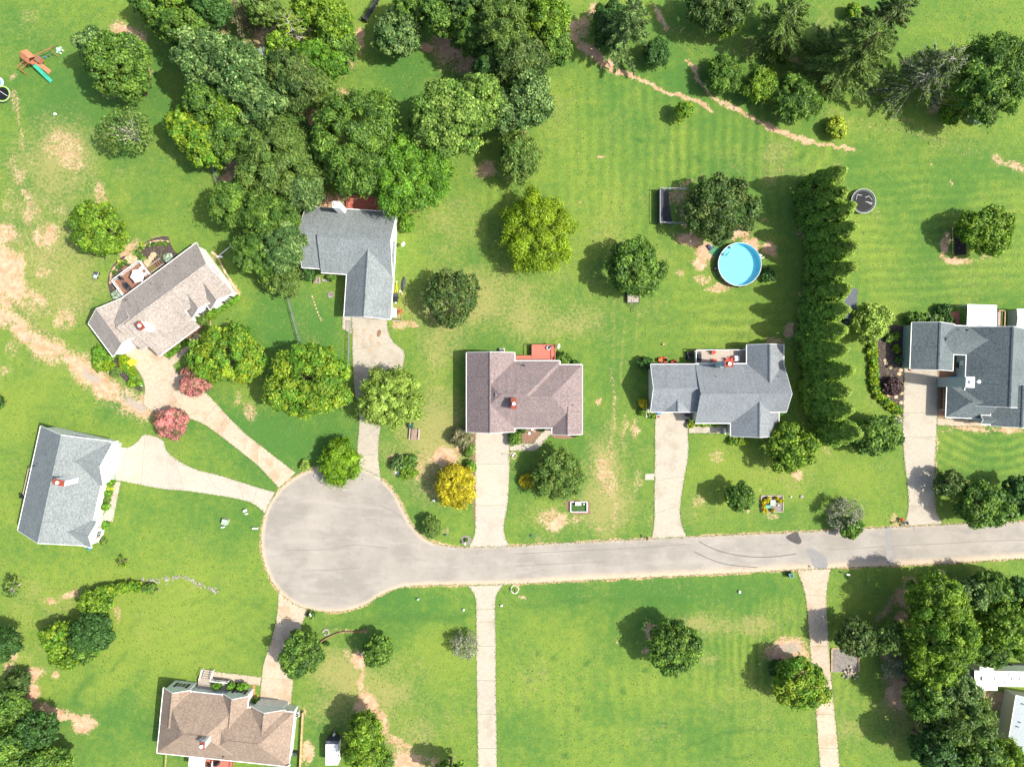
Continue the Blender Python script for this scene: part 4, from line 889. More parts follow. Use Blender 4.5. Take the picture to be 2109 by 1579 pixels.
o = MB().ring(0, 0, .2, .38, .09, 14, 6).build('hose_reel', plain('dark_blue_rubber', (.05, .10, .14), .5)); o.location = P(797, 653, 3.0); o.location.z = 2.9; tag(o, 'dark curled hose lying at the gutter corner of the L-shaped house', 'hose')
t = thing('wooden_crate', 'grey slatted crate on the lawn before the L-shaped house', 'crate', tuple(P(654, 578)), 0)
for i in range(5):
    MB().box(-.45 + i * .225, 0, .55, .1, 1.05, .04).build('slat', greydeck, t)
for a in (-1, 1): MB().box(0, a * .5, .0, 1.0, .06, .58).build('side', greydeck, t); MB().box(a * .48, 0, .0, .06, 1.0, .56).build('side', greydeck, t)
stones_row('stone_pile', [(665, 577), (672, 578), (680, 577)], 16, .2, 'pale loose stones right of the slatted crate', greystone)
t = thing('fire_pit', 'round stone fire pit on the lawn left of the garage wing', 'fire pit', tuple(P(681, 607)))
rr = random.Random(3)
for i in range(13): a = 2 * math.pi * i / 13; MB().blob(.45 * math.cos(a), .45 * math.sin(a), .1, .13, .13, .12, rr, 6, 4).build('stone', greystone, t)
MB().cyl(0, 0, 0, .035, .4, .4, 14).build('ash', plain('ash', (.20, .17, .15), .95), t)
stones_row('stepping_stones', [(643, 611), (648, 626), (655, 645), (661, 660)], 9, .16, 'curved line of small pale stepping stones right of the wire fence', stone)
# chain link fences
def wirefence(pts, label, h=1.2, name='wire_fence'):
    t = thing(name, label, 'fence', tuple(P(*pts[0]))); o_ = t.location.copy(); mb = MB(); rl = MB()
    for (x0, y0), (x1, y1) in zip(pts[:-1], pts[1:]):
        a, b = P(x0, y0) - o_, P(x1, y1) - o_; l = (b - a).length; n = max(1, round(l / 2.6)); d = (b - a) / l
        for i in range(n + 1): q = a + d * (l * i / n); MB().cyl(q.x, q.y, 0, h + .06, .045, .045, 8).build('post', steel, t)
        rl.tube(a + Vector((0, 0, h)), b + Vector((0, 0, h)), .032, n=6); m = int(l / .22)
        for i in range(m):
            p, q = a + d * (l * i / m), a + d * (l * (i + 1) / m)
            for j in range(5):
                z0, z1 = j * h / 5, (j + 1) * h / 5
                mb.bar(p + Vector((0, 0, z0 + .02)), q + Vector((0, 0, z1)), .014, .016); mb.bar(p + Vector((0, 0, z1)), q + Vector((0, 0, z0 + .02)), .014, .016)
    rl.build('rail', steel, t); o = mb.build('wire_mesh', steel, t); o['kind'] = 'stuff'; return t
wirefence([(593, 603), (604, 645), (616, 690), (624, 716)], 'galvanised wire fence crossing the lawn left of the L-shaped house')
wirefence([(723, 662), (721, 700), (720, 752)], 'wire fence along the left side of the cracked concrete drive')
wirefence([(700, 836), (728, 831)], 'short wire fence end showing below the big yellow-tipped tree')
wirefence([(438, 338), (446, 365), (452, 385)], 'wire fence stub beside the orange soil at the wood edge')
t = thing('black_railing', 'black metal railing and plank bridge at the top edge of the clearing', 'railing', tuple(P(766, 20)), math.radians(58))
for a in (-1, 1):
    MB().bar((-2.3, a * .35, .9), (3.3, a * .35, .9), .07, .06).build('rail', black, t); MB().bar((-2.3, a * .35, .45), (3.3, a * .35, .45), .05, .05).build('rail', black, t)
    for i in range(4): MB().box(-2.3 + i * 1.8, a * .35, 0, .09, .09, .92).build('post', black, t)
MB().box(.5, 0, .12, 5.6, .64, .08).build('plank', dark, t)
MB().box(-2.4, 0, .0, .12, 1.1, 1.0).build('gate', black, t)

# ---- mauve roof house in the centre
H = House('house', 'central house with a mauve shingle roof and a red deck behind it', 961, 726, 0, R_MAUVE, cream)
H.wing(0, 99, 0, 163, 5.9, 'v')
H.wing(1.5, 192, 17, 155, 6.9, 'u', hip=(1, 1), dz=.014, hipgut=False, wall=False)
H.wing(60, 192, 17, 155, 6.7, 'u', hip=(0, 1), gable=(0, 0), rakes=(0, 0), dz=-.03, cap=False, guts=(0, 0))
H.wing(90, 238, 25, 155, 6.62, 'u', hip=(0, 1), gable=(0, 0), rakes=(0, 1))
H.wing(176, 238, 110, 168, 4.95, 'v', rakes=(0, 1), dz=.012)
H.chimney(1058, 831, 7.9, .82, 1.7, plain('dark_siding', (.10, .08, .08), .7), redcap, 4.0, whitemetal)
for x, y in ((1030, 747), (1080, 752), (1180, 834)): H.pipe(x, y, 4.6)
k = H.k
H.wallitem((0, -163 * k + .28), (99 * k, -163 * k + .28), 4, .03, 4.9, 2.2, 1, name='garage_door')
MB().box(*H.L(169, 157), .05, .95, .9, .16).build('door_step', greydeck, H.root)
D = thing('deck', 'red stained deck with an L shape behind the mauve roof house', 'deck', tuple(P(1095, 745, 1.0).xy) + (0,), 0)
k1 = (1 - 1 / CAM_H) / PXM
def dl(x, y): return ((x - 1095) * k1, (745 - y) * k1)
a, b = dl(1095, 710), dl(1143, 745); decking(D, a[0], b[1], b[0], a[1], 1.0, reddeck)
a, b = dl(1059, 732), dl(1094.8, 745); decking(D, a[0], b[1], b[0], a[1], 1.0, reddeck)
platform(D, [dl(1059, 732), dl(1095, 732), dl(1095, 710), dl(1143, 710), dl(1143, 745), dl(1059, 745)], .95, reddeck, 'frame', .25)
railing(D, [dl(1060, 733), dl(1095.5, 733), dl(1095.5, 710.5), dl(1142.5, 710.5), dl(1142.5, 742)], 1.0, reddeck, .95, 1.5, False)
pm = MB()
for x, y in ((1060, 733), (1096, 711), (1142, 711), (1142, 742), (1096, 742)): q = dl(x, y); pm.box(q[0], q[1], 0, .15, .15, 1.0)
pm.build('post', reddeck, D)
t = thing('fire_bowl', 'round grey rimmed fire bowl in the corner of the red deck', 'fire bowl', tuple(P(1130, 716, 1.5).xy) + (1.0,)); MB().cyl(0, 0, .1, .35, .18, .33, 16).build('bowl', dark, t); MB().ring(0, 0, .36, .32, .05, 20).build('rim', whitemetal, t)
def aircon(x, y, label, rot=0):
    t = thing('air_conditioner', label, 'air conditioner', tuple(P(x, y, .8).xy) + (0,), rot)
    MB().box(0, 0, 0, .95, .95, .08).build('pad', conc_pale, t); bevel(MB().box(0, 0, .08, .78, .78, .7).build('cabinet', plain('beige_metal', (.45, .44, .40), .5), t), .03)
    MB().cyl(0, 0, .78, .80, .34, .34, 18).build('fan_guard', dark, t); MB().ring(0, 0, .81, .33, .02, 18, 4).cyl(0, 0, .80, .84, .1, .1, 10).build('fan_hub', steel, t)
aircon(1034, 722, 'square air conditioner at the back wall of the mauve roof house')
sheet('mulch_bed', [(1063, 878), (1126, 878), (1119, 890), (1098, 912), (1066, 912)], .018, mulchb, kind='structure')
sheet('mulch_bed', [(968, 884), (979, 884), (979, 1090), (971, 1010)], .016, mulchb, kind='structure')
sheet('mulch_bed', [(1137, 888), (1197, 888), (1190, 899), (1165, 903), (1140, 901)], .016, mulchb, kind='structure', smooth=2)
for i, (x, y) in enumerate(((1090, 892), (1100, 888), (1096, 884), (1096, 939), (1056, 938), (1059, 934))): lump('boulder', x, y, .26 if i < 3 else .2, whitemetal if i != 1 else greystone, '%s pale stone in the beds by the front walk of the mauve roof house' % ORD[i], 'rock', .2, seed=20 + i) if i != 3 else None
stones_row('stone_ring', [(1051, 936), (1054, 931), (1060, 932), (1063, 938), (1060, 944), (1054, 943)], 16, .11, 'little ring of tan stones below the front walk of the mauve roof house', stone)
t = thing('metal_stand', 'thin dark metal stand in the stone ring at the inner corner of drive and walk', 'stand', tuple(P(1053, 936)), 0)
MB().cyl(0, 0, 0, 1.7, .03, .03, 6).tube((-.5, 0, 1.6), (.1, 0, 1.6), .03).tube((-.5, -.25, 1.6), (-.5, .25, 1.6), .03).build('frame', dark, t)

# ---- blue grey roof house
H = House('house', 'house with a blue grey shingle roof beside the cypress row', 1340, 750, 0, R_BLUE, cream)
H.wing(0, 100, 0, 98, 5.75, 'u', rakes=(1, 0))
H.wing(92, 198, -1, 121, 6.75, 'u', rakes=(0, 0))
H.wing(196, 274, -1, 97.5, 6.75, 'u', frac=61 / 98.5, e1=4.42, rakes=(0, 1), cap=False, dz=.004)
H.wing(198, 274, -40, 62, 5.55, 'v', gable=(1, 0), dz=-.01)
H.wing(165, 264, 60, 148, 5.75, 'v', rakes=(0, 1))
H.wing(26, 80, 50, 97.6, 4.55, 'v', wall=False, rakes=(0, 0), dz=.02, guts=(0, 0), e=3.3)
H.chimney(1501, 749, 7.3, 1.35, 1.0, bluesiding, redcap, .1, whitemetal)
MB().box(*H.px(1489, 750, 7), .1, .5, 1.0, 6.4).build('chimney', bluesiding, H.root)
for x, y in ((1475, 775), (1604, 775)): H.pipe(x, y, 4.9)
k = H.k
H.wallitem((0, -98 * k + .38), (100 * k, -98 * k + .38), 3.3, .03, 4.7, 2.2, 1, name='garage_door')
D = thing('deck', 'weathered board deck with red chairs behind the blue grey roof house', 'deck', tuple(P(1480, 752, 1.3).xy) + (0,), 0)
k1 = (1 - 1.3 / CAM_H) / PXM
def dl(x, y): return ((x - 1480) * k1, (752 - y) * k1)
a, b = dl(1431, 721), dl(1540, 752); decking(D, a[0], b[1], b[0], a[1], 1.3, greydeck)
platform(D, [dl(1431, 721), dl(1540, 721), dl(1540, 752), dl(1431, 752)], 1.25, greydeck, 'frame', .3)
railing(D, [dl(1431, 750), dl(1431, 721), dl(1534, 721)], 1.3, trim, .95, 1.7, False)
pm = MB()
for x, y in ((1432, 722), (1470, 722), (1505, 722), (1536, 722), (1432, 749)): q = dl(x, y); pm.box(q[0], q[1], 0, .14, .14, 1.3)
pm.build('post', greydeck, D)
grill(1438, 736, math.pi / 2, 'black covered grill at the left end of the weathered deck', 1.3, 1.3)
chair(1468, 726, .6, redplastic, 'red chair alone at the upper rail of the weathered deck', 1.3, 1.15)
chair(1470, 743, 2.9, redplastic, 'red chair near the lower edge of the weathered deck', 1.3, 1.15)
chair(1497, 742, .3, redplastic, 'left one of the two red chairs beside the chimney', 1.3, 1.15)
chair(1507, 740, -.4, redplastic, 'right one of the two red chairs beside the chimney', 1.3, 1.15)
t = thing('folding_table', 'pale blue folding table with papers at the shaded deck end', 'table', tuple(P(1518, 738, 2.0).xy) + (1.3,), 0)
MB().box(0, 0, .68, .85, .9, .05).build('table_top', plain('pale_blue_top', (.42, .52, .60), .4), t); MB().box(.2, -.15, .731, .35, .25, .02, .4).build('paper', whitemetal, t)
for a in (-1, 1):
    for b in (-1, 1): MB().box(a * .36, b * .38, 0, .04, .04, .68).build('leg', steel, t)
bevel(MB().box(0, 0, .3, .35, .3, .05).build('shelf', steel, t), .01)
def ride_mower(x, y, rot, mat, label, s=1.0):
    t = thing('riding_mower', label, 'lawn mower', tuple(P(x, y, .6).xy) + (0,), rot)
    bevel(MB().box(-.45 * s, 0, .35, .75 * s, .55 * s, .4).build('hood', mat, t), .06); MB().box(.2 * s, 0, .25, 1.0 * s, .65 * s, .12).build('chassis', dark, t)
    bevel(MB().box(.35 * s, 0, .4, .45 * s, .45 * s, .15).build('seat', black, t), .04); bevel(MB().box(.58 * s, 0, .5, .1, .45 * s, .4).build('backrest', black, t), .03)
    MB().box(0.05, 0, .12, .8 * s, 1.1 * s, .14, 0, .9).build('mower_deck', mat, t); MB().ring(.0, 0, .85, .16, .02, 12, 5).cyl(0, 0, .5, .85, .02, .02, 6).build('steering_wheel', black, t)
    for a, r_ in ((-.6, .18), (.5, .26)):
        for b in (-1, 1): MB().tube((a * s, b * .3 * s, r_), (a * s, b * .48 * s, r_), r_, n=14).build('wheel', black, t)
    for b in (-1, 1): MB().box(.45 * s, b * .36 * s, .55, .6 * s, .14, .05).build('fender', mat, t)
ride_mower(1366, 741, 0.0, orangep, 'orange riding mower parked behind the garage of the blue grey roof house')
ride_mower(1388, 745, .2, redplastic, 'small red machine right of the orange riding mower', .6)
ride_mower(1420, 732, 1.5, dark, 'dark riding mower with red seat frame beside the deck', .9)
t = thing('ladder', 'white ladder lying against the left wall of the blue grey roof house', 'ladder', tuple(P(1334, 847, .4).xy) + (0,), 0)
for a in (-1, 1): MB().box(a * .22, 0, .3, .06, 2.0, .06).build('rail', trim, t)
for i in range(6): MB().box(0, -.85 + i * .34, .3, .4, .06, .05).build('rung', trim, t)
bin_(1358, 850, .55, .7, bluep, 'blue bin at the garage door left corner', .2); lump('ball', 1357, 858, .2, redplastic, 'red lid shaped toy on the drive below the blue bin', 'toy', .25, seed=33)
bin_(1417, 853, .7, 1.1, dark, 'grey bin at the inner corner of the blue grey roof house', 0); lump('ball', 1416.5, 866, .3, black, 'black round pot where drive and front walk meet', 'pot', .5, seed=34)
MB().box(0, 0, 0, .14, 1.0, .9).build('porch_column', trim, H.root).location = (*H.L(163, 140), 0)

# ---- dark grey roof house at the right
H = House('house', 'large dark grey roofed house with a courtyard at the right edge', 1878, 664, 2.3, R_DARK, bluesiding, 3.2)
H.wing(0, 88, 0, 96, 5.25, 'v')
H.wing(60, 178, 3, 62, 4.9, 'u', rakes=(0, 0), gable=(0, 0))
H.wing(115, 239, 5, 166, 6.9, 'v')
H.wing(83, 176, 124, 192, 4.7, 'u', hip=(1, 0), rakes=(0, 0), gable=(0, 0), e=2.5, wall=False)
H.wing(100, 172, 126, 188, 3.4, 'u', hip=(1, 0), rakes=(0, 0), gable=(0, 0), guts=(0, 0), e=2.3, cap=False, hipgut=False)
H.wing(170, 262, 120, 206, 5.4, 'v', dz=.01)
H.wing(150, 176, 185, 203, 3.9, 'u', rakes=(1, 0), dz=-.02)
H.chimney(1997.5, 787, 7.6, 1.35, 1.65, bluesiding, whitemetal, .1, whitemetal)
q = H.px(2017, 786, 6.8); MB().cyl(q[0], q[1], 4.2, 6.5, .09, .09, 10).cyl(q[0], q[1], 6.5, 6.8, .28, .28, 16).build('flue', whitemetal, H.root, True)
for x, y in ((1995, 679), (2068, 686), (2103, 803)): H.pipe(x, y, 5.2)
k = H.k
xw = 115 * k + .38
H.wallitem((xw, -62 * k), (xw, -120 * k), 1.3, 1.0, .8, .9, -1, panes=(1, 1))
H.wallitem((0, -96 * k + .28), (88 * k, -96 * k + .28), 3.4, .03, 4.7, 2.2, 1, name='garage_door')
t = thing('swing_bench', 'brown wooden porch bench under the left eave of the dark roofed house', 'bench', tuple(P(1949, 821, .5).xy) + (0,), -.04)
decking(t, -.75, -1.9, .8, 2.1, .32, browndeck, 'y', .14, 'floor_board'); MB().box(-.55, 0, .75, .35, 3.6, .08).build('seat', tanwood, t)
MB().box(0, 2.15, .7, 1.4, .1, .1).box(0, -1.95, .7, 1.4, .1, .1).build('rail', trim, t)
for a in (-1, 1):
    for b in (-1.9, 2.1): MB().box(a * .7, b, 0, .1, .1, .75).build('post', trim, t)
t = thing('water_tub', 'round blue tub between the courtyard and the swing bench', 'tub', tuple(P(1965, 780, .7).xy) + (0,)); MB().cyl(0, 0, 0, .62, .5, .52, 20).build('body', bluep, t); MB().ring(0, 0, .62, .52, .05, 22).build('rim', bluep, t); MB().cyl(0, 0, .5, .6, .47, .47, 20).build('water', plain('dull_blue_cover', (.03, .26, .55), .3), t)
for i, (x, y) in enumerate(((1962, 856), (1999, 859))): lump('flower_pot', x, y, .3, orangep, ('left' if i == 0 else 'right') + ' orange red flower pot along the front eave of the dark roofed house', 'pot', .5, seed=40 + i)
lump('flower_pot', 1974, 772, .3, greenp, 'dark planter in the courtyard above the blue tub', 'pot', .6, seed=45)
t = thing('patio_table', 'dark round patio table in the shaded courtyard', 'table', tuple(P(1974, 752, .7).xy) + (0,)); MB().cyl(0, 0, .68, .73, .5, .5, 18).build('table_top', dark, t); MB().cyl(0, 0, 0, .68, .05, .05, 8).build('leg', dark, t)
lump('garden_toy', 1876, 760, .35, orangep, 'orange red heap at the left end of the right-hand garage door', 'toy', .4, seed=46)
# patio cover with ribbed metal roof
t = thing('patio_cover', 'white ribbed metal patio roof behind the dark roofed house', 'patio cover', tuple(P(2021, 650, 3.0).xy) + (0,), -.035)
for i in range(14): MB().box(-2.28 + i * .35, 0, 3.0, .2, 3.7, .035).box(-2.105 + i * .35, 0, 3.0, .15, 3.68, .075).build('roof_rib', plain('white_ribbed_metal', (.70, .72, .74), .35, var=.04), t)
for a in (-2.3, 0, 2.3): MB().box(a, 1.75, 0, .1, .1, 3.0).build('post', trim, t)
MB().box(0, 1.8, 2.85, 4.8, .1, .15).build('beam', trim, t)
D = thing('screened_porch', 'black screened porch and red deck left of the white patio cover', 'porch', tuple(P(1978, 652, 1).xy) + (0,), -.035)
decking(D, -1.6, -1.4, -.1, .8, .9, reddeck); MB().box(.6, .1, 2.6, 1.3, 2.6, .06).build('screen_roof', black, D)
for a, b in ((0, 1.4), (1.2, 1.4), (0, -.1), (0, -1.2), (1.2, -1.2)): MB().box(a, b, 0, .07, .07, 2.65).build('post', steel, D)
for b in (1.4, .1, -1.2): MB().bar((0, b, 2.75), (1.25, b, 2.75), .07, .07).build('beam', steel, D)
D = thing('side_deck', 'narrow grey deck and rail right of the white patio cover', 'deck', tuple(P(2057, 655, .9).xy) + (0,), -.035)
decking(D, -.7, -1.5, .35, 1.1, .9, greydeck, 'y'); railing(D, [(.45, -1.4), (.45, 1.2), (-.6, 1.2)], .9, tanwood, .9, 1.3, False)
t = thing('garden_shed', 'pale ribbed roof shed cut by the right edge behind the dark roofed house', 'shed', tuple(P(2120, 656, 3.0).xy) + (0,), -.03)
MB().box(0, 0, 0, 3.1, 3.0, 2.4).build('wall', cream, t)
for i in range(12): MB().box(0, -1.55 + i * .28, 2.42 + .05 * min(i, 11 - i), 3.5, .25, .06).build('roof_rib', plain('white_ribbed_metal', (.7, .72, .74)), t)
sheet('mulch_bed', [(1808, 700), (1826, 672), (1860, 672), (1876, 690), (1872, 756), (1862, 770), (1860, 860), (1848, 838), (1822, 812), (1812, 780)], .018, mulch, kind='structure', smooth=2)
for i, (x, y) in enumerate(((1823, 742), (1825, 748), (1855, 762), (1852, 770), (1845, 817), (1834, 756), (1831, 814), (1857, 810), (1856, 829))): lump('stepping_stone', x, y, .38, stone, '%s flat tan stone of the mulch bed beside the right-hand garage' % ORD[i], 'rock', .12, seed=60 + i)
lump('flower_pot', 1848, 848, .22, dark, 'dark round pot at the lower end of the yellow-green border', 'pot', .4, seed=70)

# ---- grey roof house at the left
H = House('house', 'grey shingle roof house at the left with two white front gables', 84, 877, 12.4, R_GREY, white)
H.wing(0, 147, 0, 220, 7.0, 'v')
H.wing(66, 152, 2, 94, 5.6, 'u', rakes=(0, 1), dz=.01)
H.wing(100, 156, 166, 222, 5.0, 'u', rakes=(0, 1), dz=.014)
H.chimney(121, 993, 8.6, 1.8, .85, white, redcap, 4.5, whitemetal)
for x, y in ((77, 954), (68, 960), (52, 1083)): H.pipe(x, y, 4.2)
k = H.k
H.wallitem((152 * k - .28, -2 * k), (152 * k - .28, -94 * k), 3.8, .03, 4.9, 2.2, -1, name='garage_door')
H.wallitem((156 * k - .28, -166 * k), (156 * k - .28, -222 * k), 2.6, .95, 1.0, 1.3, -1, shutters=False)
# shutters of the front window
for sg in (-1, 1): MB().box(156 * k - .24, -(194.5 + sg * 11) * k, .9, .05, .36, 1.4).build('shutter', greydeck, H.root)
platform(H.root, [H.L(118, 94), H.L(138, 94), H.L(138, 166), H.L(118, 166)], .4, plain('red_brown_porch', (.26, .10, .065), .7), 'porch_floor', .35)
railing(H.root, [H.L(137, 95), H.L(137, 144)], .4, trim, .9, 2.2)
D = thing('deck', 'small weathered deck behind the left grey roof house', 'deck', (0, 0, 0), 0); D.location = H.root.location; D.rotation_euler = H.root.rotation_euler
a, b = H.L(-16, 95), H.L(4, 150); decking(D, a[0], b[1], b[0], a[1], 1.1, greydeck, 'y'); railing(D, [H.L(4, 95), H.L(-16, 95), H.L(-16, 150), H.L(4, 150)], 1.1, greydeck)
chair(50, 1022, 1.2, black, 'black chair on the small weathered deck at the left', 1.1)
t = thing('utility_cabinet', 'pale grey green cabinet between garage and bushes of the left house', 'cabinet', tuple(P(228, 982, .9).xy) + (0,), -.1)
bevel(MB().box(0, 0, 0, .95, .8, .8).build('body', palegreen, t)); bevel(MB().box(0, 0, .8, 1.0, .85, .08).build('lid', palegreen, t), .03)
lump('rain_barrel', 183, 1130, .28, bluep, 'small blue tub at the lower corner of the left grey roof house', 'tub', .5, seed=80)
lump('porch_planter', 199, 1066, .25, whitemetal, 'black and white planter in the porch corner of the left house', 'pot', .5, .4, seed=81)
lump('garden_lamp', 210, 1096, .14, whitemetal, 'white lamp at the front gable of the left house', 'light', .3, seed=82)

# ---- brown roof house at the bottom left
H = House('house', 'brown shingle roof house at the bottom with shuttered front windows', 337, 1416, 5.97, R_BROWN, greensiding)
H.wing(0.5, 175.5, 3, 134, 6.8, 'u', hip=(1, 1), guts=(0, 1))
MB().bar((56 * H.k, -1 * H.k, 3.33), (123 * H.k, -1 * H.k, 3.33), .1, .13).build('gutter', trim, H.root)
H.wing(95, 273, 22, 134, 6.1, 'u', hip=(1, 1), dz=-.01)
H.wing(0, 56, -1, 70, 5.0, 'v', rakes=(1, 0), dz=.012, gov=.12)
H.wing(123, 176, -1, 70, 5.0, 'v', rakes=(1, 0), dz=.012, gov=.12)
H.wing(182, 254, 19, 80, 5.15, 'v', rakes=(1, 0), dz=.016, gov=.12)
H.chimney(417, 1534, 8.3, .75, 1.0, white, redcap, 4.5, whitemetal)
MB().box(*H.px(415, 1526, 7.9), 4.5, .8, .5, 3.3).build('chimney_saddle', steel, H.root)
for x, y in ((352, 1478), (483, 1546), (458, 1560)): H.pipe(x, y, 4.4)
k = H.k
H.wallitem((0, k - .12), (56 * k, k - .12), 2.3, 1.0, 1.5, 1.4, -1, shutters=True, panes=(2, 2))
H.wallitem((123 * k, k - .12), (176 * k, k - .12), 2.2, 1.0, 1.5, 1.4, -1, shutters=True, panes=(2, 2))
H.wallitem((182 * k, -19 * k - .12), (254 * k, -19 * k - .12), 2.9, .03, 4.6, 2.2, -1, name='garage_door', mat=plain('cream_door', (.62, .64, .58), .5))
H.wallitem((56 * k, -1 * k - 1.2), (123 * k, -1 * k - 1.2), 1.4, .5, 1.0, 2.0, -1, name='front_door', mat=shutterm)
a, b = H.L(57, -14), H.L(122, 12); decking(H.root, a[0], b[1], b[0], a[1], .8, greydeck)
s0 = H.L(74, -14)
for i in range(4): MB().box(s0[0], s0[1] + .15 + i * .3, .62 - i * .17, 1.7, .3, .08).build('step', greydeck, H.root)
for a in (-1, 1):
    rb = MB(); X0 = s0[0] + a * .95
    rb.bar((X0, s0[1] + .0, 1.75), (X0, s0[1] + 1.5, 1.0), .07, .07); rb.bar((X0, s0[1] + .0, 1.0), (X0, s0[1] + 1.5, .25), .05, .05)
    for i in range(7): yy = s0[1] + i * .24; rb.box(X0, yy, .9 - i * .12, .05, .05, .78)
    rb.build('stair_rail', trim, H.root)
railing(H.root, [(s0[0] + 1.1, s0[1]), (H.L(121, -14)[0], s0[1])], .8, trim, .9, 1.6)
t = thing('patio_awning', 'white patio awning at the bottom edge behind the brown roof house', 'awning', tuple(P(405, 1572, 2.6).xy) + (0,), -.1)
for i in range(8): MB().box(-1.2 + i * .345, 0, 2.55, .33, 2.7, .05 + .012 * (i % 2)).build('panel', whitemetal, t)
for a in (-1, 1): MB().box(a * 1.25, -1.2, 0, .1, .1, 2.55).build('post', trim, t)
D = thing('deck', 'orange red deck at the bottom edge behind the brown roof house', 'deck', tuple(P(452, 1576, .8).xy) + (0,), -.1)
decking(D, -2.4, -1.2, 2.3, 1.6, .8, reddeck, 'y'); railing(D, [(2.3, 1.3), (2.3, -1.2)], .8, reddeck); MB().bar((-.95, -1.2, 1.7), (-.95, 1.2, 1.7), .1, .1).build('rail', trim, D)
grill(449, 1568, .1, 'blue black covered grill on the orange red deck', .8, .8); chair(433, 1573, .5, black, 'black chair at the bottom edge on the orange red deck', .8)
o = MB().bar(P(342, 1552, 1.6), P(340, 1600, 1.6), .1, .1).build('fence_rail', tanwood); tag(o, 'tan timber rail at the bottom edge left of the white awning', 'fence')
aircon(611, 1472, 'dark air conditioner at the upper right corner of the brown roof house', .3)
bin_(607, 1553, .5, .9, dark, 'dark bin on the right wall of the brown roof house', 0)
dish(592, 1574, 3.4, 'white satellite dish at the lower right corner of the brown roof house', .2)
o = tag(bpy.data.objects.new('brick_path', None), kind='structure'); COL.objects.link(o); brk = plain('orange_paver', (.50, .22, .11), .85, var=.2)
for i, (x, y) in enumerate(((523, 1412), (523, 1419), (523, 1426), (524, 1434), (530, 1434), (524, 1442))): q = P(x, y); MB().box(q.x, q.y, 0, .42, .52, .05 + .001 * i, .1).build('paver', brk, o)
# timber fence right of the brown roof house
t = thing('board_fence', 'low yellow timber board fence right of the brown roof house', 'fence', tuple(P(626, 1463)))
o_ = t.location.copy(); a, b = P(626, 1463) - o_, P(619, 1600) - o_
for i in range(5):
    p, q = a + (b - a) * (i / 5), a + (b - a) * ((i + 1) / 5); MB().bar(p + Vector((0, 0, .95)), q + Vector((0, 0, .95)), .16, .05).build('top_rail', tanwood, t); MB().bar(p + Vector((0, 0, .85)), q + Vector((0, 0, .85)), .04, .8).build('board', tanwood, t); MB().box(p.x, p.y, 0, .1, .1, .95).build('post', tanwood, t)
# ---------------------------------------------------------------- foliage
def unit(a): return a / np.maximum(np.linalg.norm(a, axis=1, keepdims=True), 1e-6)
def leaf_mesh(name, pos, nrm, length, width, col, axis=None, rng=None, parent=None):
    n = len(pos); nrm = unit(nrm)
    r = rng.normal(size=(n, 3)) if axis is None else axis + rng.normal(size=(n, 3)) * 0.35
    t = unit(r - nrm * np.sum(r * nrm, 1, keepdims=True)); b = np.cross(nrm, t)
    L_ = (length * rng.uniform(.7, 1.3, n))[:, None]; W_ = (width * rng.uniform(.7, 1.3, n))[:, None]
    V = np.empty((n, 4, 3), np.float32)
    V[:, 0] = pos - t * L_; V[:, 1] = pos + b * W_ - nrm * L_ * .15; V[:, 2] = pos + t * L_ - nrm * L_ * .3; V[:, 3] = pos - b * W_
    V[:, :, 2] = np.maximum(V[:, :, 2], 0.05)
    me = bpy.data.meshes.new(name); me.vertices.add(n * 4); me.vertices.foreach_set('co', V.ravel())
    me.loops.add(n * 4); me.loops.foreach_set('vertex_index', np.arange(n * 4, dtype=np.int32))
    me.polygons.add(n); me.polygons.foreach_set('loop_start', np.arange(0, n * 4, 4, dtype=np.int32)); me.update(calc_edges=True)
    at = me.attributes.new('tint', 'FLOAT_COLOR', 'POINT')
    C4 = np.ones((n, 4, 4), np.float32); C4[:, :, :3] = np.clip(col, 0.004, 1)[:, None, :]
    at.data.foreach_set('color', C4.ravel()); me.materials.append(leafmat)
    return link(name, me, parent)
PAL = {  # body pigment, light pigment, share of light leaves
    'dark': ((.036, .095, .020), (.066, .145, .028), .35), 'mid': ((.056, .126, .020), (.142, .246, .032), .42),
    'bright': ((.075, .162, .014), (.190, .300, .024), .5), 'grass': ((.068, .178, .016), (.140, .280, .024), .5),
    'lime': ((.125, .215, .010), (.230, .330, .014), .5), 'olive': ((.080, .150, .028), (.150, .225, .042), .42),
    'dkolive': ((.050, .100, .022), (.130, .180, .042), .35), 'grey': ((.056, .120, .030), (.185, .280, .080), .4),
    'pale': ((.150, .240, .036), (.300, .420, .075), .52), 'leaf': ((.085, .185, .010), (.170, .300, .014), .5), 'maple': ((.085, .170, .026), (.205, .310, .055), .45),
    'yellowgreen': ((.088, .205, .018), (.230, .315, .022), .42), 'gold': ((.30, .27, .014), (.52, .44, .022), .55),
    'yellow': ((.18, .28, .02), (.44, .50, .05), .5), 'pink': ((.13, .12, .06), (.52, .19, .18), .74),
    'brown': ((.13, .14, .06), (.24, .21, .12), .4), 'silver': ((.22, .30, .21), (.38, .47, .38), .5),
    'cypress': ((.105, .225, .026), (.215, .350, .040), .5), 'dead': ((.17, .20, .11), (.34, .37, .25), .5), 'purple': ((.06, .035, .04), (.11, .07, .07), .3)}
def tube_np(mb, a, b, r0, r1, n=5): mb.tube(a, b, r0, r1, n, cap=False)
seedc = [100]
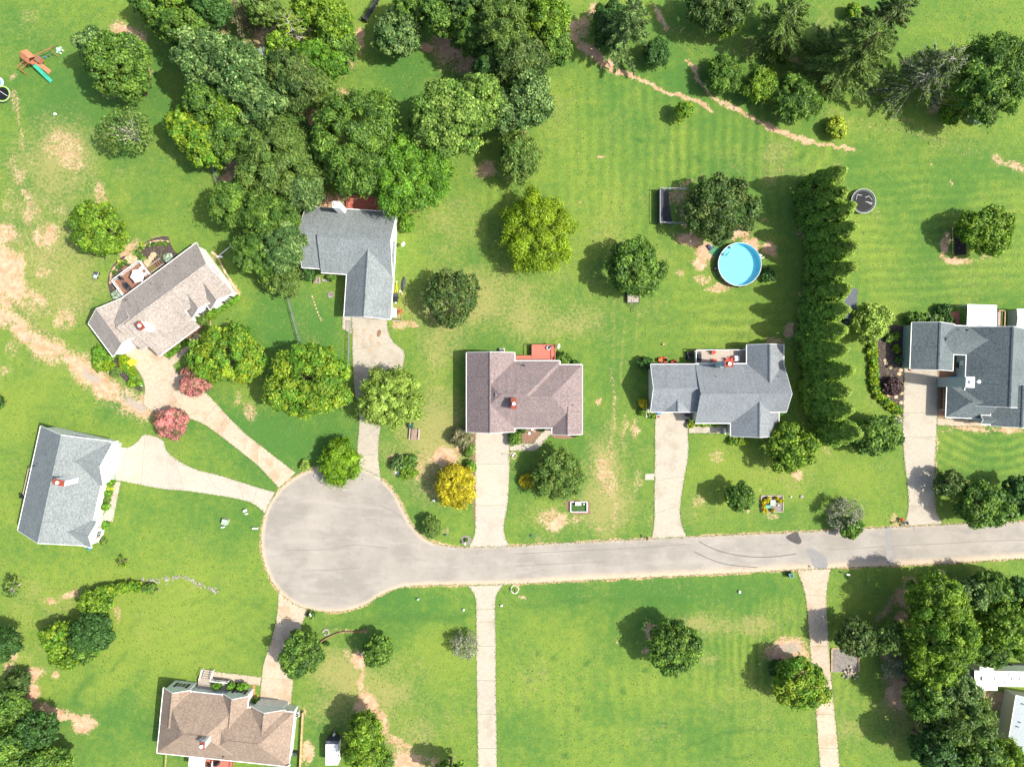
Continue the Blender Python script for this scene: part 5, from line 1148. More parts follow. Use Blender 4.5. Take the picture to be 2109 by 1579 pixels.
def plant(name, x, y, rx, ry, h, style, pal, label, cat='tree', group=None, dens=1.0, leaf=None):
    if group and 'lower right' in group: rx, ry = rx * .88, ry * .88
    if group and 'upper left' in group: rx, ry = rx * .94, ry * .94
    if y > 1430 and x < 130: rx, ry = rx * .84, ry * .84
    """x, y, rx, ry as seen in the photograph at crown height; h in metres"""
    seedc[0] += 1; rng = np.random.default_rng(seedc[0])
    hc = 0.6 * h if style != 'cone' else 0.0
    c = P(x, y, hc); R = (rx + ry) / 2 * (1 - hc / CAM_H) / PXM; ex, ey = rx / ((rx + ry) / 2), ry / ((rx + ry) / 2)
    root = thing(name, label, cat, (c.x, c.y, 0), 0, group)
    base_c, hi_c, hi_p = (np.array(v) if isinstance(v, tuple) else v for v in PAL[pal])
    lf = leaf or 0.22
    limbs = []
    if style in ('round', 'feather', 'bush', 'sparse', 'weep'):
        z0 = h * (0.22 if style != 'bush' else 0.03); z1 = h
        zc = (z0 + z1) / 2; hz = (z1 - z0) / 2
        rl = (0.40 if style != 'bush' else 0.34) * R ** 0.58
        nl = int(max(9, 3.9 * (R / rl) ** 2 * (1 + hz / R) / 2))
        gi = np.arange(nl) + .5; zz = 1 - 1.42 * gi / nl; ga = gi * 2.39996 + rng.uniform(0, 6.28)
        d = np.stack([np.sqrt(np.clip(1 - zz * zz, 0, 1)) * np.cos(ga), np.sqrt(np.clip(1 - zz * zz, 0, 1)) * np.sin(ga), zz], 1); d = unit(d + rng.normal(size=(nl, 3)) * .10)
        # outline: each tree swells and dents differently
        ph = rng.uniform(0, 6.28, 4); az = np.arctan2(d[:, 1], d[:, 0])
        wob = 1.02 + .06 * np.sin(2 * az + ph[0]) + .06 * np.sin(3 * az + ph[1]) + .05 * np.sin(5 * az + ph[2])
        rad = rng.uniform(.74, 1.02, nl) * wob
        cen = np.stack([d[:, 0] * (R - rl * .55) * rad * ex, d[:, 1] * (R - rl * .55) * rad * ey, zc + d[:, 2] * (hz - rl * .4) * rad], 1)
        lr = rl * rng.uniform(.55, 1.4, nl)
        lobef = rng.uniform(.78, 1.25, nl); lobehi = np.clip(hi_p + rng.normal(0, .22, nl), 0, 1)
        area = 3.0 * math.pi * (lr ** 2).sum(); cover = {'round': 1.75, 'feather': 1.8, 'bush': 2.0, 'sparse': .55, 'weep': 2.0}[style] * dens
        n = int(area * cover / (2 * lf * lf * (.62 if style in ('round', 'bush', 'sparse') else .34)) * .5)
        n = min(n, 30000)
        w = lr ** 2 / (lr ** 2).sum(); li = rng.choice(nl, n, p=w)
        dd = unit(rng.normal(size=(n, 3)) + d[li] * .55 + np.array([0, 0, .25]))
        rr = lr[li] * rng.uniform(.5, 1.05, n) ** .6 * np.where(rng.uniform(size=n) < .14, rng.uniform(1.0, 1.45, n), 1)
        pos = cen[li] + dd * rr[:, None] * np.array([1, 1, .8])
        if style in ('feather', 'weep'): pos = pos + (d[li] * np.array([1, 1, .3]) + np.array([0, 0, -.2])) * (lr[li] * rng.exponential(.22, n))[:, None]
        nr = dd + np.array([0, 0, .35]) + rng.normal(size=(n, 3)) * .42
        f = lobef[li] * rng.uniform(.72, 1.28, n)
        hi = rng.uniform(size=n) < lobehi[li]
        col = np.where(hi[:, None], hi_c, base_c) * f[:, None]
        if style in ('feather', 'weep'):
            ax = dd * np.array([1, 1, .3]) + (np.array([0, 0, -.9]) if style == 'weep' else np.array([0, 0, .25]))
            leaf_mesh('crown', pos, nr, lf * 1.5, lf * .42, col, ax, rng, root)
        else:
            leaf_mesh('crown', pos, nr, lf * 1.05, lf * .66, col, None, rng, root)
        idx = rng.choice(nl, min(nl, 26 if style == 'sparse' else 9), replace=False)
        limbs = [tuple(cen[i]) for i in idx]
        fork = h * .38
    elif style == 'cone':
        ph0 = rng.uniform(0, 6.28); nb = int(34 * h / 10 * 6.0); t = rng.uniform(0, 1, nb) ** 1.15; az = rng.uniform(0, 6.28, nb)
        prof = R * (1 - t ** 1.35) ** .8 * (.9 + .1 * np.cos(3 * az + ph0)) * (1 + .09 * np.sin(t * 17 + ph0))
        cen = np.stack([np.cos(az) * prof * .82, np.sin(az) * prof * .82, t * (h - .4) + .25], 1)
        lr = .34 + .30 * (1 - t); n = int(nb * 52 * dens); li = rng.integers(0, nb, n)
        out = np.stack([np.cos(az), np.sin(az), np.full(nb, .35)], 1)
        dd = unit(rng.normal(size=(n, 3)) + out[li] * .7 + np.array([0, 0, .2]))
        lr = lr * rng.uniform(.7, 1.5, nb); pos = cen[li] + dd * (lr[li] * rng.uniform(.5, 1.15, n))[:, None]
        nr = dd + rng.normal(size=(n, 3)) * .45 + np.array([0, 0, .75]); hi = rng.uniform(size=n) < hi_p * (.5 + 1.0 * t[li])
        base_c = base_c * rng.uniform(.85, 1.2); tipc = np.array((.22, .25, .04))
        col = np.where(hi[:, None], hi_c, base_c) * (rng.uniform(.75, 1.2, nb)[li] * rng.uniform(.75, 1.25, n))[:, None]
        col = col + (tipc - col) * (np.clip((t[li] - .55) * 1.3, 0, .55) * rng.uniform(.2, 1, n))[:, None]
        leaf_mesh('crown', pos, nr, lf * 1.15, lf * .5, col, out[li] + np.array([0, 0, .8]), rng, root)
        fork = h * .9
    elif style == 'pine':
        nb = int(74 * (h / 14) * (R / 4) ** .5); t = np.sort(rng.uniform(.12, 1, nb)); az = rng.uniform(0, 6.28, nb)
        bl = R * np.clip(1.15 - t, .12, 1) ** .7 * rng.uniform(.72, 1.12, nb)
        mb = MB(); P_ = []; A_ = []; C_ = []
        for i in range(nb):
            z = t[i] * h; dr = np.array([math.cos(az[i]) * ex, math.sin(az[i]) * ey, .12 - .25 * (1 - t[i])])
            tip = np.array([0, 0, z]) + dr * bl[i]
            mb.tube((0, 0, z), tuple(tip), .07 * (1.1 - t[i]) + .02, .012, 4, cap=False)
            m = int(46 * dens * bl[i] / 3 * (.22 / lf) ** 2)
            s = rng.uniform(.22, 1.05, m) ** .75
            side = rng.normal(size=(m, 3)) * np.array([.24, .24, .13]) * (bl[i] * .42)
            pp = np.array([0, 0, z]) + dr * (bl[i] * s)[:, None] + side * (1.15 - s)[:, None] * 1.3
            P_.append(pp); A_.append(dr + unit(side) * .8 + np.array([0, 0, .1])); C_.append(np.full(m, rng.uniform(.72, 1.28)))
            if dens < .9 or rng.uniform() < .3:
                for _ in range(4):
                    s2 = rng.uniform(.35, .9); q = np.array([0, 0, z]) + dr * bl[i] * s2
                    e = q + (dr + rng.normal(size=3) * .55) * bl[i] * .3
                    mb.tube(tuple(q), tuple(e), .025, .01, 3, cap=False)
        pos = np.concatenate(P_); ax = np.concatenate(A_); f = np.concatenate(C_); n = len(pos)
        hi = rng.uniform(size=n) < hi_p; col = np.where(hi[:, None], hi_c, base_c) * (f * rng.uniform(.75, 1.25, n))[:, None]
        nr = np.array([0, 0, 1.0]) + rng.normal(size=(n, 3)) * .5
        leaf_mesh('crown', pos, nr, lf * 1.7, lf * .40, col, ax, rng, root)
        mb.tube((0, 0, 0), (0, 0, h * .97), .11 + h * .012, .03, 7)
        mb.build('trunk', greybark if dens < .9 else bark, root, True); return root
    elif style == 'bare':      # dead or leafless crown, fine grey twigs
        mb = MB(); P_ = []
        def grow(a, d, l, r, k):
            b = a + d * l; mb.tube(tuple(a), tuple(b), r, r * .6, 4 if k > 1 else 3, cap=False)
            if k == 0: P_.append(b); return
            for _ in range(3 if k > 1 else 4):
                nd = d + Vector(rng.normal(size=3)) * .55 + Vector((0, 0, .05)); grow(b, nd.normalized(), l * rng.uniform(.6, .85), r * .58, k - 1)
        for i in range(8):
            a0 = 2 * math.pi * i / 8 + rng.uniform(-.3, .3)
            grow(Vector((0, 0, h * .22)), Vector((math.cos(a0) * R * ex, math.sin(a0) * R * ey, h * .42)).normalized(), R * .42, .075, 4)
        mb.tube((0, 0, 0), (0, 0, h * .26), .14, .1, 7); mb.build('trunk', greybark, root, True)
        tips = np.array([tuple(v) for v in P_]); n = int(len(tips) * 1.3 * dens); li = rng.integers(0, len(tips), n)
        pos = tips[li] + rng.normal(size=(n, 3)) * .18; hi = rng.uniform(size=n) < hi_p
        col = np.where(hi[:, None], hi_c, base_c) * rng.uniform(.7, 1.3, n)[:, None]
        leaf_mesh('crown', pos, rng.normal(size=(n, 3)) + np.array([0, 0, .8]), lf * .8, lf * .3, col, None, rng, root)
        return root
    mb = MB(); tr_ = (.05 + .022 * h) if cat == 'tree' else .04
    if style == 'cone': mb.tube((0, 0, 0), (0, 0, fork), tr_, .03, 7)
    elif cat == 'tree':
        mb.tube((0, 0, 0), (0, 0, fork), tr_ * 1.15, tr_ * .8, 8)
        for q in limbs: mb.tube((0, 0, fork * rng.uniform(.6, 1)), q, tr_ * .55, .025, 5, cap=False)
    else:
        for q in limbs[:5]: mb.tube((0, 0, 0), q, .035, .012, 4, cap=False)
    mb.build('trunk' if cat == 'tree' else 'stem', greybark if style == 'sparse' else bark, root, True)
    return root
T = lambda *a, **k: plant('broadleaf_tree', *a, **k)
PN = lambda *a, **k: plant('pine_tree', *a, **k)
SH = lambda *a, **k: plant('shrub', *a, cat='shrub', **k)
W1 = 'trees of the wood at the upper left'
# -- upper left lawn and wood
T(242, 128, 70, 54, 12, 'round', 'mid', 'dark green broad tree standing alone right of the wooden playset')
T(208, 105, 42, 34, 11, 'round', 'grey', 'pale leaved tree leaning out of the dark green tree beside the playset')
T(270, 172, 34, 34, 8, 'round', 'mid', 'smaller dark tree tucked under the lower right of the playset tree')
T(262, 272, 56, 46, 8, 'sparse', 'olive', 'loose see-through olive tree on the lawn below the playset tree', dens=.6)
T(206, 473, 56, 54, 8, 'round', 'bright', 'round green tree with yellowish tips above the curved mulch beds')
T(300, 8, 26, 22, 7, 'round', 'dark', 'dark tree at the top left corner of the wood', group=W1)
T(335, 30, 44, 40, 9, 'round', 'mid', 'green tree at the left edge of the wood, near the bare orange soil', group=W1)
T(385, 62, 50, 44, 10, 'round', 'mid', 'medium green tree right of the bare soil patch at the wood edge', group=W1)
T(372, 12, 42, 30, 10, 'round', 'bright', 'yellow-topped green tree at the top edge of the wood, left part', group=W1)
T(432, 16, 40, 40, 11, 'round', 'dark', 'dark tree at the top edge left of the dry brown bush', group=W1)
T(500, 22, 42, 34, 7, 'bare', 'brown', 'dry brownish tree with bare grey twigs at the top edge of the wood', group=W1, dens=3.0)
T(548, 20, 40, 36, 10, 'round', 'olive', 'olive tree at the top edge right of the dry brown tree', group=W1)
T(436, 128, 76, 64, 14, 'round', 'grey', 'very large grey-green tree with fine pale leaves, left side of the wood', group=W1)
T(500, 160, 58, 66, 14, 'round', 'grey', 'large grey-green tree right beside the largest pale leaved one', group=W1)
T(432, 216, 52, 42, 11, 'round', 'mid', 'medium green tree below the large grey-green tree at the wood edge', group=W1)
T(388, 262, 44, 44, 9, 'round', 'yellowgreen', 'yellow-green tree sticking out furthest left of the wood', group=W1)
T(478, 232, 50, 40, 10, 'round', 'bright', 'green tree with a bright yellow-green top in the middle left of the wood', group=W1)
T(428, 300, 56, 42, 9, 'round', 'yellowgreen', 'yellowish green tree at the lower left edge of the wood', group=W1)
T(480, 290, 52, 44, 10, 'round', 'mid', 'mid green tree between the yellowish edge tree and the wide olive tree', group=W1)
T(548, 226, 50, 50, 12, 'round', 'grey', 'dark bluish tree in the heart of the wood', group=W1)
T(556, 132, 30, 26, 8, 'round', 'silver', 'small blue-grey tree beside a bare patch inside the wood', group=W1)
T(606, 66, 52, 46, 12, 'pine', 'lime', 'yellow-green tree with starry radiating branches in the upper wood', group=W1, dens=.8)
T(642, 24, 44, 36, 11, 'round', 'bright', 'bright green tree at the top edge just left of the black railing', group=W1)
T(690, 54, 46, 48, 11, 'round', 'bright', 'bright green tree left of the black railing', group=W1)
T(700, 98, 36, 36, 9, 'round', 'mid', 'green tree just below the black railing on the left', group=W1)
T(582, 108, 40, 36, 9, 'round', 'bright', 'bright green tree below the starry yellow-green one', group=W1)
T(656, 132, 52, 44, 10, 'feather', 'grass', 'fresh green tree at the right edge of the wood by the small clearing', group=W1)
T(606, 166, 62, 58, 12, 'feather', 'dkolive', 'brownish olive tree in the centre of the wood', group=W1)
T(655, 178, 40, 34, 9, 'feather', 'olive', 'small olive tree at the left rim of the grass clearing', group=W1)
T(598, 262, 44, 26, 7, 'round', 'dark', 'low dark green tree peeping out behind the wide olive tree', group=W1)
T(580, 330, 78, 78, 13, 'feather', 'olive', 'wide olive green tree up left of the L-shaped grey roof house', group=W1)
T(624, 390, 42, 40, 10, 'feather', 'grey', 'greyish tree touching the back corner of the L-shaped house', group=W1)
T(735, 288, 92, 98, 15, 'feather', 'mid', 'huge feathery dark green tree behind the L-shaped house', group=W1)
T(845, 364, 82, 72, 12, 'feather', 'grass', 'vivid grass-green tree overhanging the right end of the L-shaped house', group=W1)
T(925, 250, 78, 88, 15, 'round', 'maple', 'tall pale green maple right of the clearing', group=W1)
T(985, 215, 56, 60, 14, 'round', 'maple', 'pale green crown adjoining the tall maple on its right', group=W1)
T(1086, 208, 54, 60, 12, 'round', 'grey', 'grey-green rounded tree at the right end of the wood', group=W1)
T(1040, 232, 40, 46, 11, 'round', 'grey', 'grey-green tree squeezed between the maple and the end tree', group=W1)
T(1072, 322, 40, 46, 8, 'feather', 'olive', 'small yellowish tree at the lower right tip of the wood', group=W1)
T(822, 68, 52, 46, 8, 'round', 'grey', 'greyish round tree standing in the grass clearing', group=W1)
T(852, 14, 44, 30, 10, 'feather', 'mid', 'tree at the top edge right of the black railing', group=W1)
T(905, 32, 50, 42, 11, 'round', 'mid', 'medium green tree at the top, above the shaded orange soil', group=W1)
T(952, 14, 44, 34, 12, 'feather', 'grey', 'greyish tree at the top edge in the middle of the picture', group=W1)
T(975, 72, 40, 40, 11, 'feather', 'mid', 'tree at the left rim of the dense top middle group', group=W1)
T(1035, 70, 52, 62, 15, 'feather', 'olive', 'tall olive tree in the dense top middle group', group=W1)
T(1060, 10, 50, 34, 13, 'round', 'mid', 'tree at the top edge above the tall olive one', group=W1)
T(1128, 44, 52, 50, 12, 'round', 'bright', 'bright green tree at the top, left of the orange soil path', group=W1)
T(1140, 96, 38, 40, 10, 'round', 'mid', 'dark green tree jutting right towards the orange soil path', group=W1)
T(1072, 130, 56, 50, 13, 'feather', 'dkolive', 'dark olive tree above the grey-green end tree', group=W1)
T(1010, 145, 34, 36, 10, 'feather', 'dark', 'dark tree in the shade above the tall maple', group=W1)
G2 = 'evergreens beside the tan roof house'
T(492, 420, 56, 38, 10, 'feather', 'mid', 'left-most dark evergreen between the tan and the L-shaped house', group=G2)
T(560, 445, 50, 46, 11, 'feather', 'mid', 'upper right evergreen of the group left of the L-shaped house', group=G2)
T(586, 500, 40, 56, 10, 'feather', 'grey', 'evergreen hanging against the left wall of the L-shaped house', group=G2)
T(535, 520, 52, 46, 9, 'feather', 'mid', 'large lower evergreen above the right gable of the tan house', group=G2)
T(584, 577, 32, 28, 5, 'feather', 'olive', 'small yellowish olive tree at the foot of the evergreens by the wire fence')
# -- garden trees of the middle left
T(470, 732, 74, 60, 8, 'round', 'yellowgreen', 'wide yellow-tipped green tree by the porch of the tan house')
T(637, 785, 90, 72, 9, 'round', 'yellowgreen', 'largest round yellow-tipped tree left of the cracked concrete drive')
T(805, 820, 58, 58, 8, 'weep', 'pale', 'pale green willow-like tree hanging over the narrow drive')
T(699, 950, 36, 42, 5, 'feather', 'leaf', 'compact vivid green tree at the top rim of the turning circle', leaf=.2)
T(930, 612, 58, 56, 7, 'sparse', 'dkolive', 'dark small-leaved tree on the straw coloured lawn', dens=1.9)
T(1105, 480, 70, 78, 8, 'feather', 'lime', 'lime green tree in the middle of the back lawns', leaf=.17)
T(1309, 553, 58, 58, 8, 'round', 'mid', 'dark round tree with the small trailer parked under it')
T(1484, 430, 72, 72, 8, 'round', 'dkolive', 'dark olive tree above the round swimming pool')
T(1408, 228, 17, 18, 4, 'sparse', 'yellowgreen', 'tiny sapling alone below the orange soil path', dens=3)
T(403, 782, 33, 32, 4, 'round', 'pink', 'pink flowering crape myrtle on the right side of the tan drive', leaf=.17)
T(354, 873, 33, 34, 4, 'round', 'pink', 'pink flowering crape myrtle between the two left driveways', leaf=.17)
# -- upper right
T(1352, 108, 24, 24, 4, 'feather', 'dark', 'small dark spiky tree below the tall pale pine')
T(1490, 155, 33, 33, 5, 'feather', 'mid', 'small dark round tree on the orange path, left of the pair')
T(1566, 175, 30, 30, 5, 'feather', 'bright', 'small yellow-green tree between two dark round ones')
T(1640, 205, 44, 42, 6, 'feather', 'mid', 'dark round tree at the right bend of the orange soil path')
PN(1295, 52, 62, 68, 14, 'pine', 'grey', 'tall pale pine beside the top of the orange soil path', dens=2.1)
T(1262, 55, 40, 42, 7, 'feather', 'dark', 'dark bushy tree under the left side of the tall pale pine')
T(1478, 16, 62, 38, 9, 'feather', 'dkolive', 'dark wide tree at the top edge, third from the orange path')
T(1497, 48, 28, 24, 6, 'round', 'bright', 'bright green small tree under the dark wide tree at the top edge')
PN(1622, 40, 64, 72, 13, 'pine', 'olive', 'grey-green pine at the top edge with a bright bush at its foot', dens=1.6)
SH(1614, 100, 28, 22, 3, 'bush', 'bright', 'bright green bush at the foot of the grey-green pine')
PN(1768, 108, 104, 96, 16, 'pine', 'olive', 'tallest broad pine leaning to the upper right corner', dens=2.0)
PN(1828, 40, 64, 60, 17, 'pine', 'dkolive', 'dark pine top rising behind the broad tall pine', dens=1.8)
PN(1925, 148, 92, 72, 13, 'pine', 'dkolive', 'half bare pine with whitish branches left of the big dark tree', dens=.86)
T(2045, 160, 76, 78, 12, 'feather', 'mid', 'big dark dense tree at the right edge, upper corner')
SH(1757, 22, 14, 14, 2.5, 'bush', 'yellowgreen', 'small yellowish bush left of the dark pine top')
SH(1724, 262, 20, 22, 3, 'bush', 'yellow', 'small bright yellow bush alone below the tall pines')
SH(1960, 232, 20, 24, 3.5, 'bush', 'yellowgreen', 'yellow-green young tree in front of the big dark tree')
SH(2010, 238, 14, 16, 2, 'bush', 'silver', 'small silvery shrub in front of the big dark tree')
T(2034, 476, 50, 50, 7, 'round', 'bright', 'bright green tree growing over the black mulch rectangle')
T(1795, 664, 38, 40, 5, 'round', 'pale', 'white-flecked green tree right of the dark metal shed')
# -- the long row of cypresses
ROW = [(347, 1745), (390, 1746), (423, 1762), (463, 1766), (504, 1766), (547, 1763), (593, 1752), (636, 1750), (679, 1744), (719, 1746), (762, 1759), (805, 1752), (843, 1759), (893, 1768)]
for i, (ty, tx) in enumerate(ROW):
    hh = (13.6, 13.2, 13.8, 13.9, 13.3, 13.7, 13.0, 13.6, 13.1, 13.4, 13.9, 13.2, 13.0, 12.6)[i]
    b = P(tx, ty, hh); bx, by = b.x * PXM + CX, CY - b.y * PXM
    plant('cypress_tree', bx - 2 + (0 if i < 13 else 6), by, 36 + (i * 7 % 5 - 2) * 1.6, 33 + (i * 3 % 5 - 2) * 1.6, hh, 'cone', 'cypress', '%s tall cypress counted from the top end of the long hedge row' % ORD[i], group='cypresses in the long row', leaf=.21)
# -- lower right quarter
T(1630, 922, 50, 52, 7, 'round', 'bright', 'bright green tree at the front right corner of the blue-grey roof house')
T(1806, 898, 50, 40, 5, 'round', 'mid', 'loose green tree right of the lower end of the cypress row')
T(1152, 976, 50, 46, 6, 'feather', 'olive', 'dark olive tree with pale twigs on the front lawn of the mauve roof house')
T(940, 1003, 38, 40, 5, 'feather', 'gold', 'golden yellow tree left of the pale straight driveway', leaf=.2)
T(1523, 1023, 30, 28, 6, 'round', 'mid', 'small dark tree left of the framed flower bed with yellow plants')
T(1742, 1062, 34, 30, 5, 'bare', 'dead', 'silver-grey half dead tree at the roadside', dens=3)
T(1752, 1084, 24, 20, 4, 'round', 'mid', 'green lower half of the half dead roadside tree hanging over the road')
T(1956, 994, 34, 24, 5, 'sparse', 'dkolive', 'thin dark tree just right of the right-hand driveway', dens=2.4)
T(2030, 1040, 62, 42, 7, 'round', 'mid', 'wide green tree overhanging the road near the right edge')
T(2100, 1020, 30, 40, 7, 'round', 'dark', 'dark tree cut by the right edge above the road')
T(1390, 1335, 54, 54, 8, 'round', 'mid', 'dark solitary tree on the big lower lawn')
SH(1606, 1378, 22, 20, 2.2, 'bush', 'dark', 'low dark bush inside the ring of bare soil by the tan drive')
T(1650, 1408, 52, 54, 7, 'round', 'yellowgreen', 'yellow-green tree overhanging the lower right driveway')
W2 = 'trees of the wood at the lower right'
T(1762, 1312, 46, 40, 7, 'sparse', 'dkolive', 'thin brownish tree above the timber framed gravel bed', group=W2, dens=2.4)
T(1832, 1312, 40, 36, 7, 'sparse', 'olive', 'thin tree with pale bare branches right of the gravel bed tree', group=W2, dens=1.8)
T(1850, 1374, 30, 30, 5, 'bare', 'dead', 'grey dead looking bush beside the bare soil strip', group=W2, dens=2.5)
T(1925, 1235, 62, 56, 12, 'feather', 'bright', 'tall bright tree at the top left of the lower right wood', group=W2)
T(1940, 1308, 74, 62, 13, 'feather', 'bright', 'largest bright feathery tree of the lower right wood', group=W2)
T(1925, 1372, 50, 46, 10, 'feather', 'bright', 'bright feathery tree left of the white motorhome', group=W2)
T(1996, 1222, 36, 34, 9, 'round', 'grey', 'bluish green tree between the tall bright one and the right edge', group=W2)
T(2040, 1208, 42, 34, 8, 'feather', 'mid', 'green tree at the top right of the lower right wood', group=W2)
T(2095, 1225, 34, 40, 8, 'round', 'dark', 'dark tree at the right edge just below the road', group=W2)
T(2062, 1282, 54, 52, 10, 'round', 'bright', 'bright round tree above the white motorhome at the right', group=W2)
T(2100, 1320, 34, 40, 9, 'round', 'bright', 'bright tree cut by the right edge above the motorhome', group=W2)
T(2030, 1335, 42, 32, 8, 'feather', 'mid', 'green tree whose twigs touch the motorhome roof', group=W2)
T(1905, 1432, 44, 46, 10, 'feather', 'mid', 'darker tree below the largest feathery tree', group=W2)
T(1960, 1412, 46, 44, 10, 'feather', 'grey', 'tree in front of the grey nose of the motorhome', group=W2)
T(1978, 1478, 62, 52, 11, 'feather', 'olive', 'olive tree below the motorhome, left of the clay yard', group=W2)
T(1925, 1540, 56, 48, 10, 'round', 'dark', 'dark tree at the bottom edge right of the shaded lawn', group=W2)
T(2010, 1555, 62, 48, 11, 'feather', 'mid', 'green tree at the bottom edge left of the white roof', group=W2)
T(2062, 1562, 46, 44, 10, 'feather', 'bright', 'bright tree touching the corner of the white roof', group=W2)
T(1930, 1572, 28, 24, 6, 'round', 'grass', 'vivid light green small tree at the bottom edge', group=W2)
SH(2085, 1498, 9, 13, 3, 'bush', 'mid', 'small bush leaning on the wall of the long white roofed building')
# -- lower middle and left
T(620, 1345, 40, 46, 7, 'round', 'mid', 'dark dense tree overhanging the short lower drive')
T(780, 1340, 30, 30, 6, 'round', 'mid', 'dark small tree right of the curved timber edging')
T(958, 1330, 26, 26, 4.5, 'bare', 'dead', 'grey leafless tree left of the long straight drive', dens=1.6)
T(752, 1500, 30, 34, 8, 'feather', 'bright', 'green tree at the top of the clump right of the white trailer')
T(752, 1546, 38, 36, 8, 'feather', 'bright', 'middle green tree of the clump right of the white trailer')
T(774, 1570, 36, 26, 7, 'feather', 'mid', 'lowest tree of the clump right of the white trailer')
T(925, 1592, 34, 20, 8, 'round', 'mid', 'tree below the bottom edge throwing its shade beside the straight drive')
T(890, 1085, 17, 22, 3, 'round', 'olive', 'small tree beside the road neck of the turning circle')
T(252, 1156, 16, 16, 2.5, 'pine', 'bright', 'tiny star-shaped young tree below the left grey roof house', dens=1.2)
T(118, 1312, 30, 30, 5, 'round', 'yellowgreen', 'yellow-tipped tree at the left of the dark thicket')
T(190, 1300, 40, 40, 6, 'round', 'dark', 'dark dense tree in the middle of the left thicket')
T(135, 1345, 36, 30, 5, 'round', 'bright', 'green tree at the lower left of the thicket')
T(178, 1330, 30, 28, 5, 'round', 'mid', 'green tree at the lower right of the thicket')
T(196, 1240, 34, 22, 4, 'round', 'bright', 'bright green bushy tree above the dark thicket')
SH(222, 1218, 22, 16, 2.5, 'bush', 'yellowgreen', 'yellowish shrub joining the thicket to the low hedge')
SH(252, 1210, 16, 12, 2, 'bush', 'bright', 'bright shrub at the middle of the low hedge strip')
SH(280, 1208, 14, 10, 1.8, 'bush', 'yellowgreen', 'yellow-green shrub near the right end of the low hedge strip')
SH(306, 1212, 13, 9, 1.8, 'bush', 'mid', 'last dark shrub at the right end of the low hedge strip')
T(4, 1325, 28, 34, 7, 'feather', 'dark', 'dark tree cut by the left edge')
T(-2, 828, 8, 14, 3, 'round', 'dark', 'sliver of a dark tree at the left edge beside the lane')
T(24, 1210, 14, 20, 3.5, 'sparse', 'olive', 'faint thin bush at the left edge above the red clay', dens=1)
T(36, 1405, 20, 22, 4, 'feather', 'dkolive', 'dark thin tree beside the red clay in the lower left')
T(22, 1452, 42, 40, 7, 'round', 'mid', 'green tree at the lower left corner above the clay')
T(78, 1502, 52, 38, 7, 'round', 'dark', 'dark tree at the bottom left beside the clay bank')
T(20, 1535, 50, 50, 8, 'round', 'mid', 'green tree in the bottom left corner')
T(100, 1568, 60, 34, 7, 'round', 'mid', 'green tree at the bottom edge near the left corner')
# -- shrubs and garden plants
SH(838, 460, 16, 18, 2.2, 'bush', 'grass', 'round clipped green bush at the back right corner of the L-shaped house')
SH(636, 564, 18, 12, 2, 'bush', 'dark', 'dark shrub at the front left corner of the L-shaped house')
SH(682, 571, 8, 8, 1.2, 'bush', 'mid', 'small round shrub below the front eave of the L-shaped house')
SH(1160, 739, 15, 14, 2.2, 'bush', 'mid', 'round clipped bush at the back of the mauve roof house')
SH(1185, 748, 9, 5, 1.2, 'bush', 'dark', 'low dark shrub behind the mauve roof house')
SH(1061, 902, 15, 14, 2, 'bush', 'mid', 'round bush at the corner of the pale driveway and the walk')
SH(1077, 887, 6, 5, .8, 'bush', 'dark', 'small shrub in the brown bed by the mauve roof house')
SH(1117, 885, 5, 4, .7, 'bush', 'grey', 'tiny shrub near the entrance of the mauve roof house')
SH(1186, 896, 5, 4, .7, 'bush', 'mid', 'tiny shrub at the right front corner of the mauve roof house')
SH(1085, 991, 14, 14, 1.6, 'bush', 'gold', 'golden ball-shaped bush on the front lawn')
SH(952, 900, 22, 24, 3, 'bush', 'brown', 'brownish shrub at the left of the pale driveway top', dens=.8)
SH(966, 925, 10, 18, 1.8, 'bush', 'olive', 'narrow olive shrub along the left side of the pale driveway', dens=.8)
SH(970, 962, 10, 12, 1.8, 'bush', 'grass', 'bright green shrub touching the golden tree')
SH(822, 955, 18, 16, 1.6, 'bush', 'grey', 'left low shrub above the small pale slab')
SH(845, 950, 14, 14, 1.5, 'bush', 'mid', 'upper right low shrub near the small pale slab')
SH(840, 973, 18, 14, 1.5, 'bush', 'bright', 'lower right low shrub near the small pale slab')
SH(857, 854, 5, 5, .8, 'bush', 'bright', 'tiny shrub right of the willow-like tree')
SH(628, 959, 10, 10, 1.2, 'bush', 'pale', 'pale shrub at the top left of the turning circle')
SH(960, 1112, 3, 3, .6, 'bush', 'mid', 'small tuft inside the mailbox ring')
SH(1325, 832, 8, 10, 1.4, 'bush', 'gold', 'golden shrub at the left corner of the blue-grey roof house')
SH(1324, 848, 8, 8, 1, 'bush', 'bright', 'bright green low plant under the golden shrub by the ladder')
SH(1344, 856, 7, 5, .8, 'bush', 'bright', 'green plant at the left top corner of the speckled driveway')
SH(1423, 875, 7, 6, 1, 'bush', 'yellow', 'yellow shrub where the front walk meets the driveway')
SH(1444, 873, 16, 4, .6, 'bush', 'yellowgreen', 'left half of the low green border along the front walk')
SH(1470, 873, 14, 4, .6, 'bush', 'yellowgreen', 'right half of the low green border along the front walk')
SH(1520, 908, 22, 7, 1.2, 'bush', 'yellowgreen', 'yellow-green bushes under the front gable of the blue-grey roof house')
SH(1329, 748, 14, 12, 2.4, 'bush', 'dark', 'dark shrub at the back left corner of the blue-grey roof house')
SH(1582, 565, 13, 14, 1.8, 'bush', 'dark', 'dark shrub right of the round swimming pool', dens=.8)
SH(1606, 868, 5, 12, 1.2, 'bush', 'grass', 'narrow green shrub at the right wall of the blue-grey roof house')
SH(1890, 655, 26, 10, 2, 'bush', 'mid', 'left dark shrubs behind the right-hand garage')
SH(1925, 660, 22, 8, 2, 'bush', 'grey', 'right dark shrubs behind the right-hand garage')
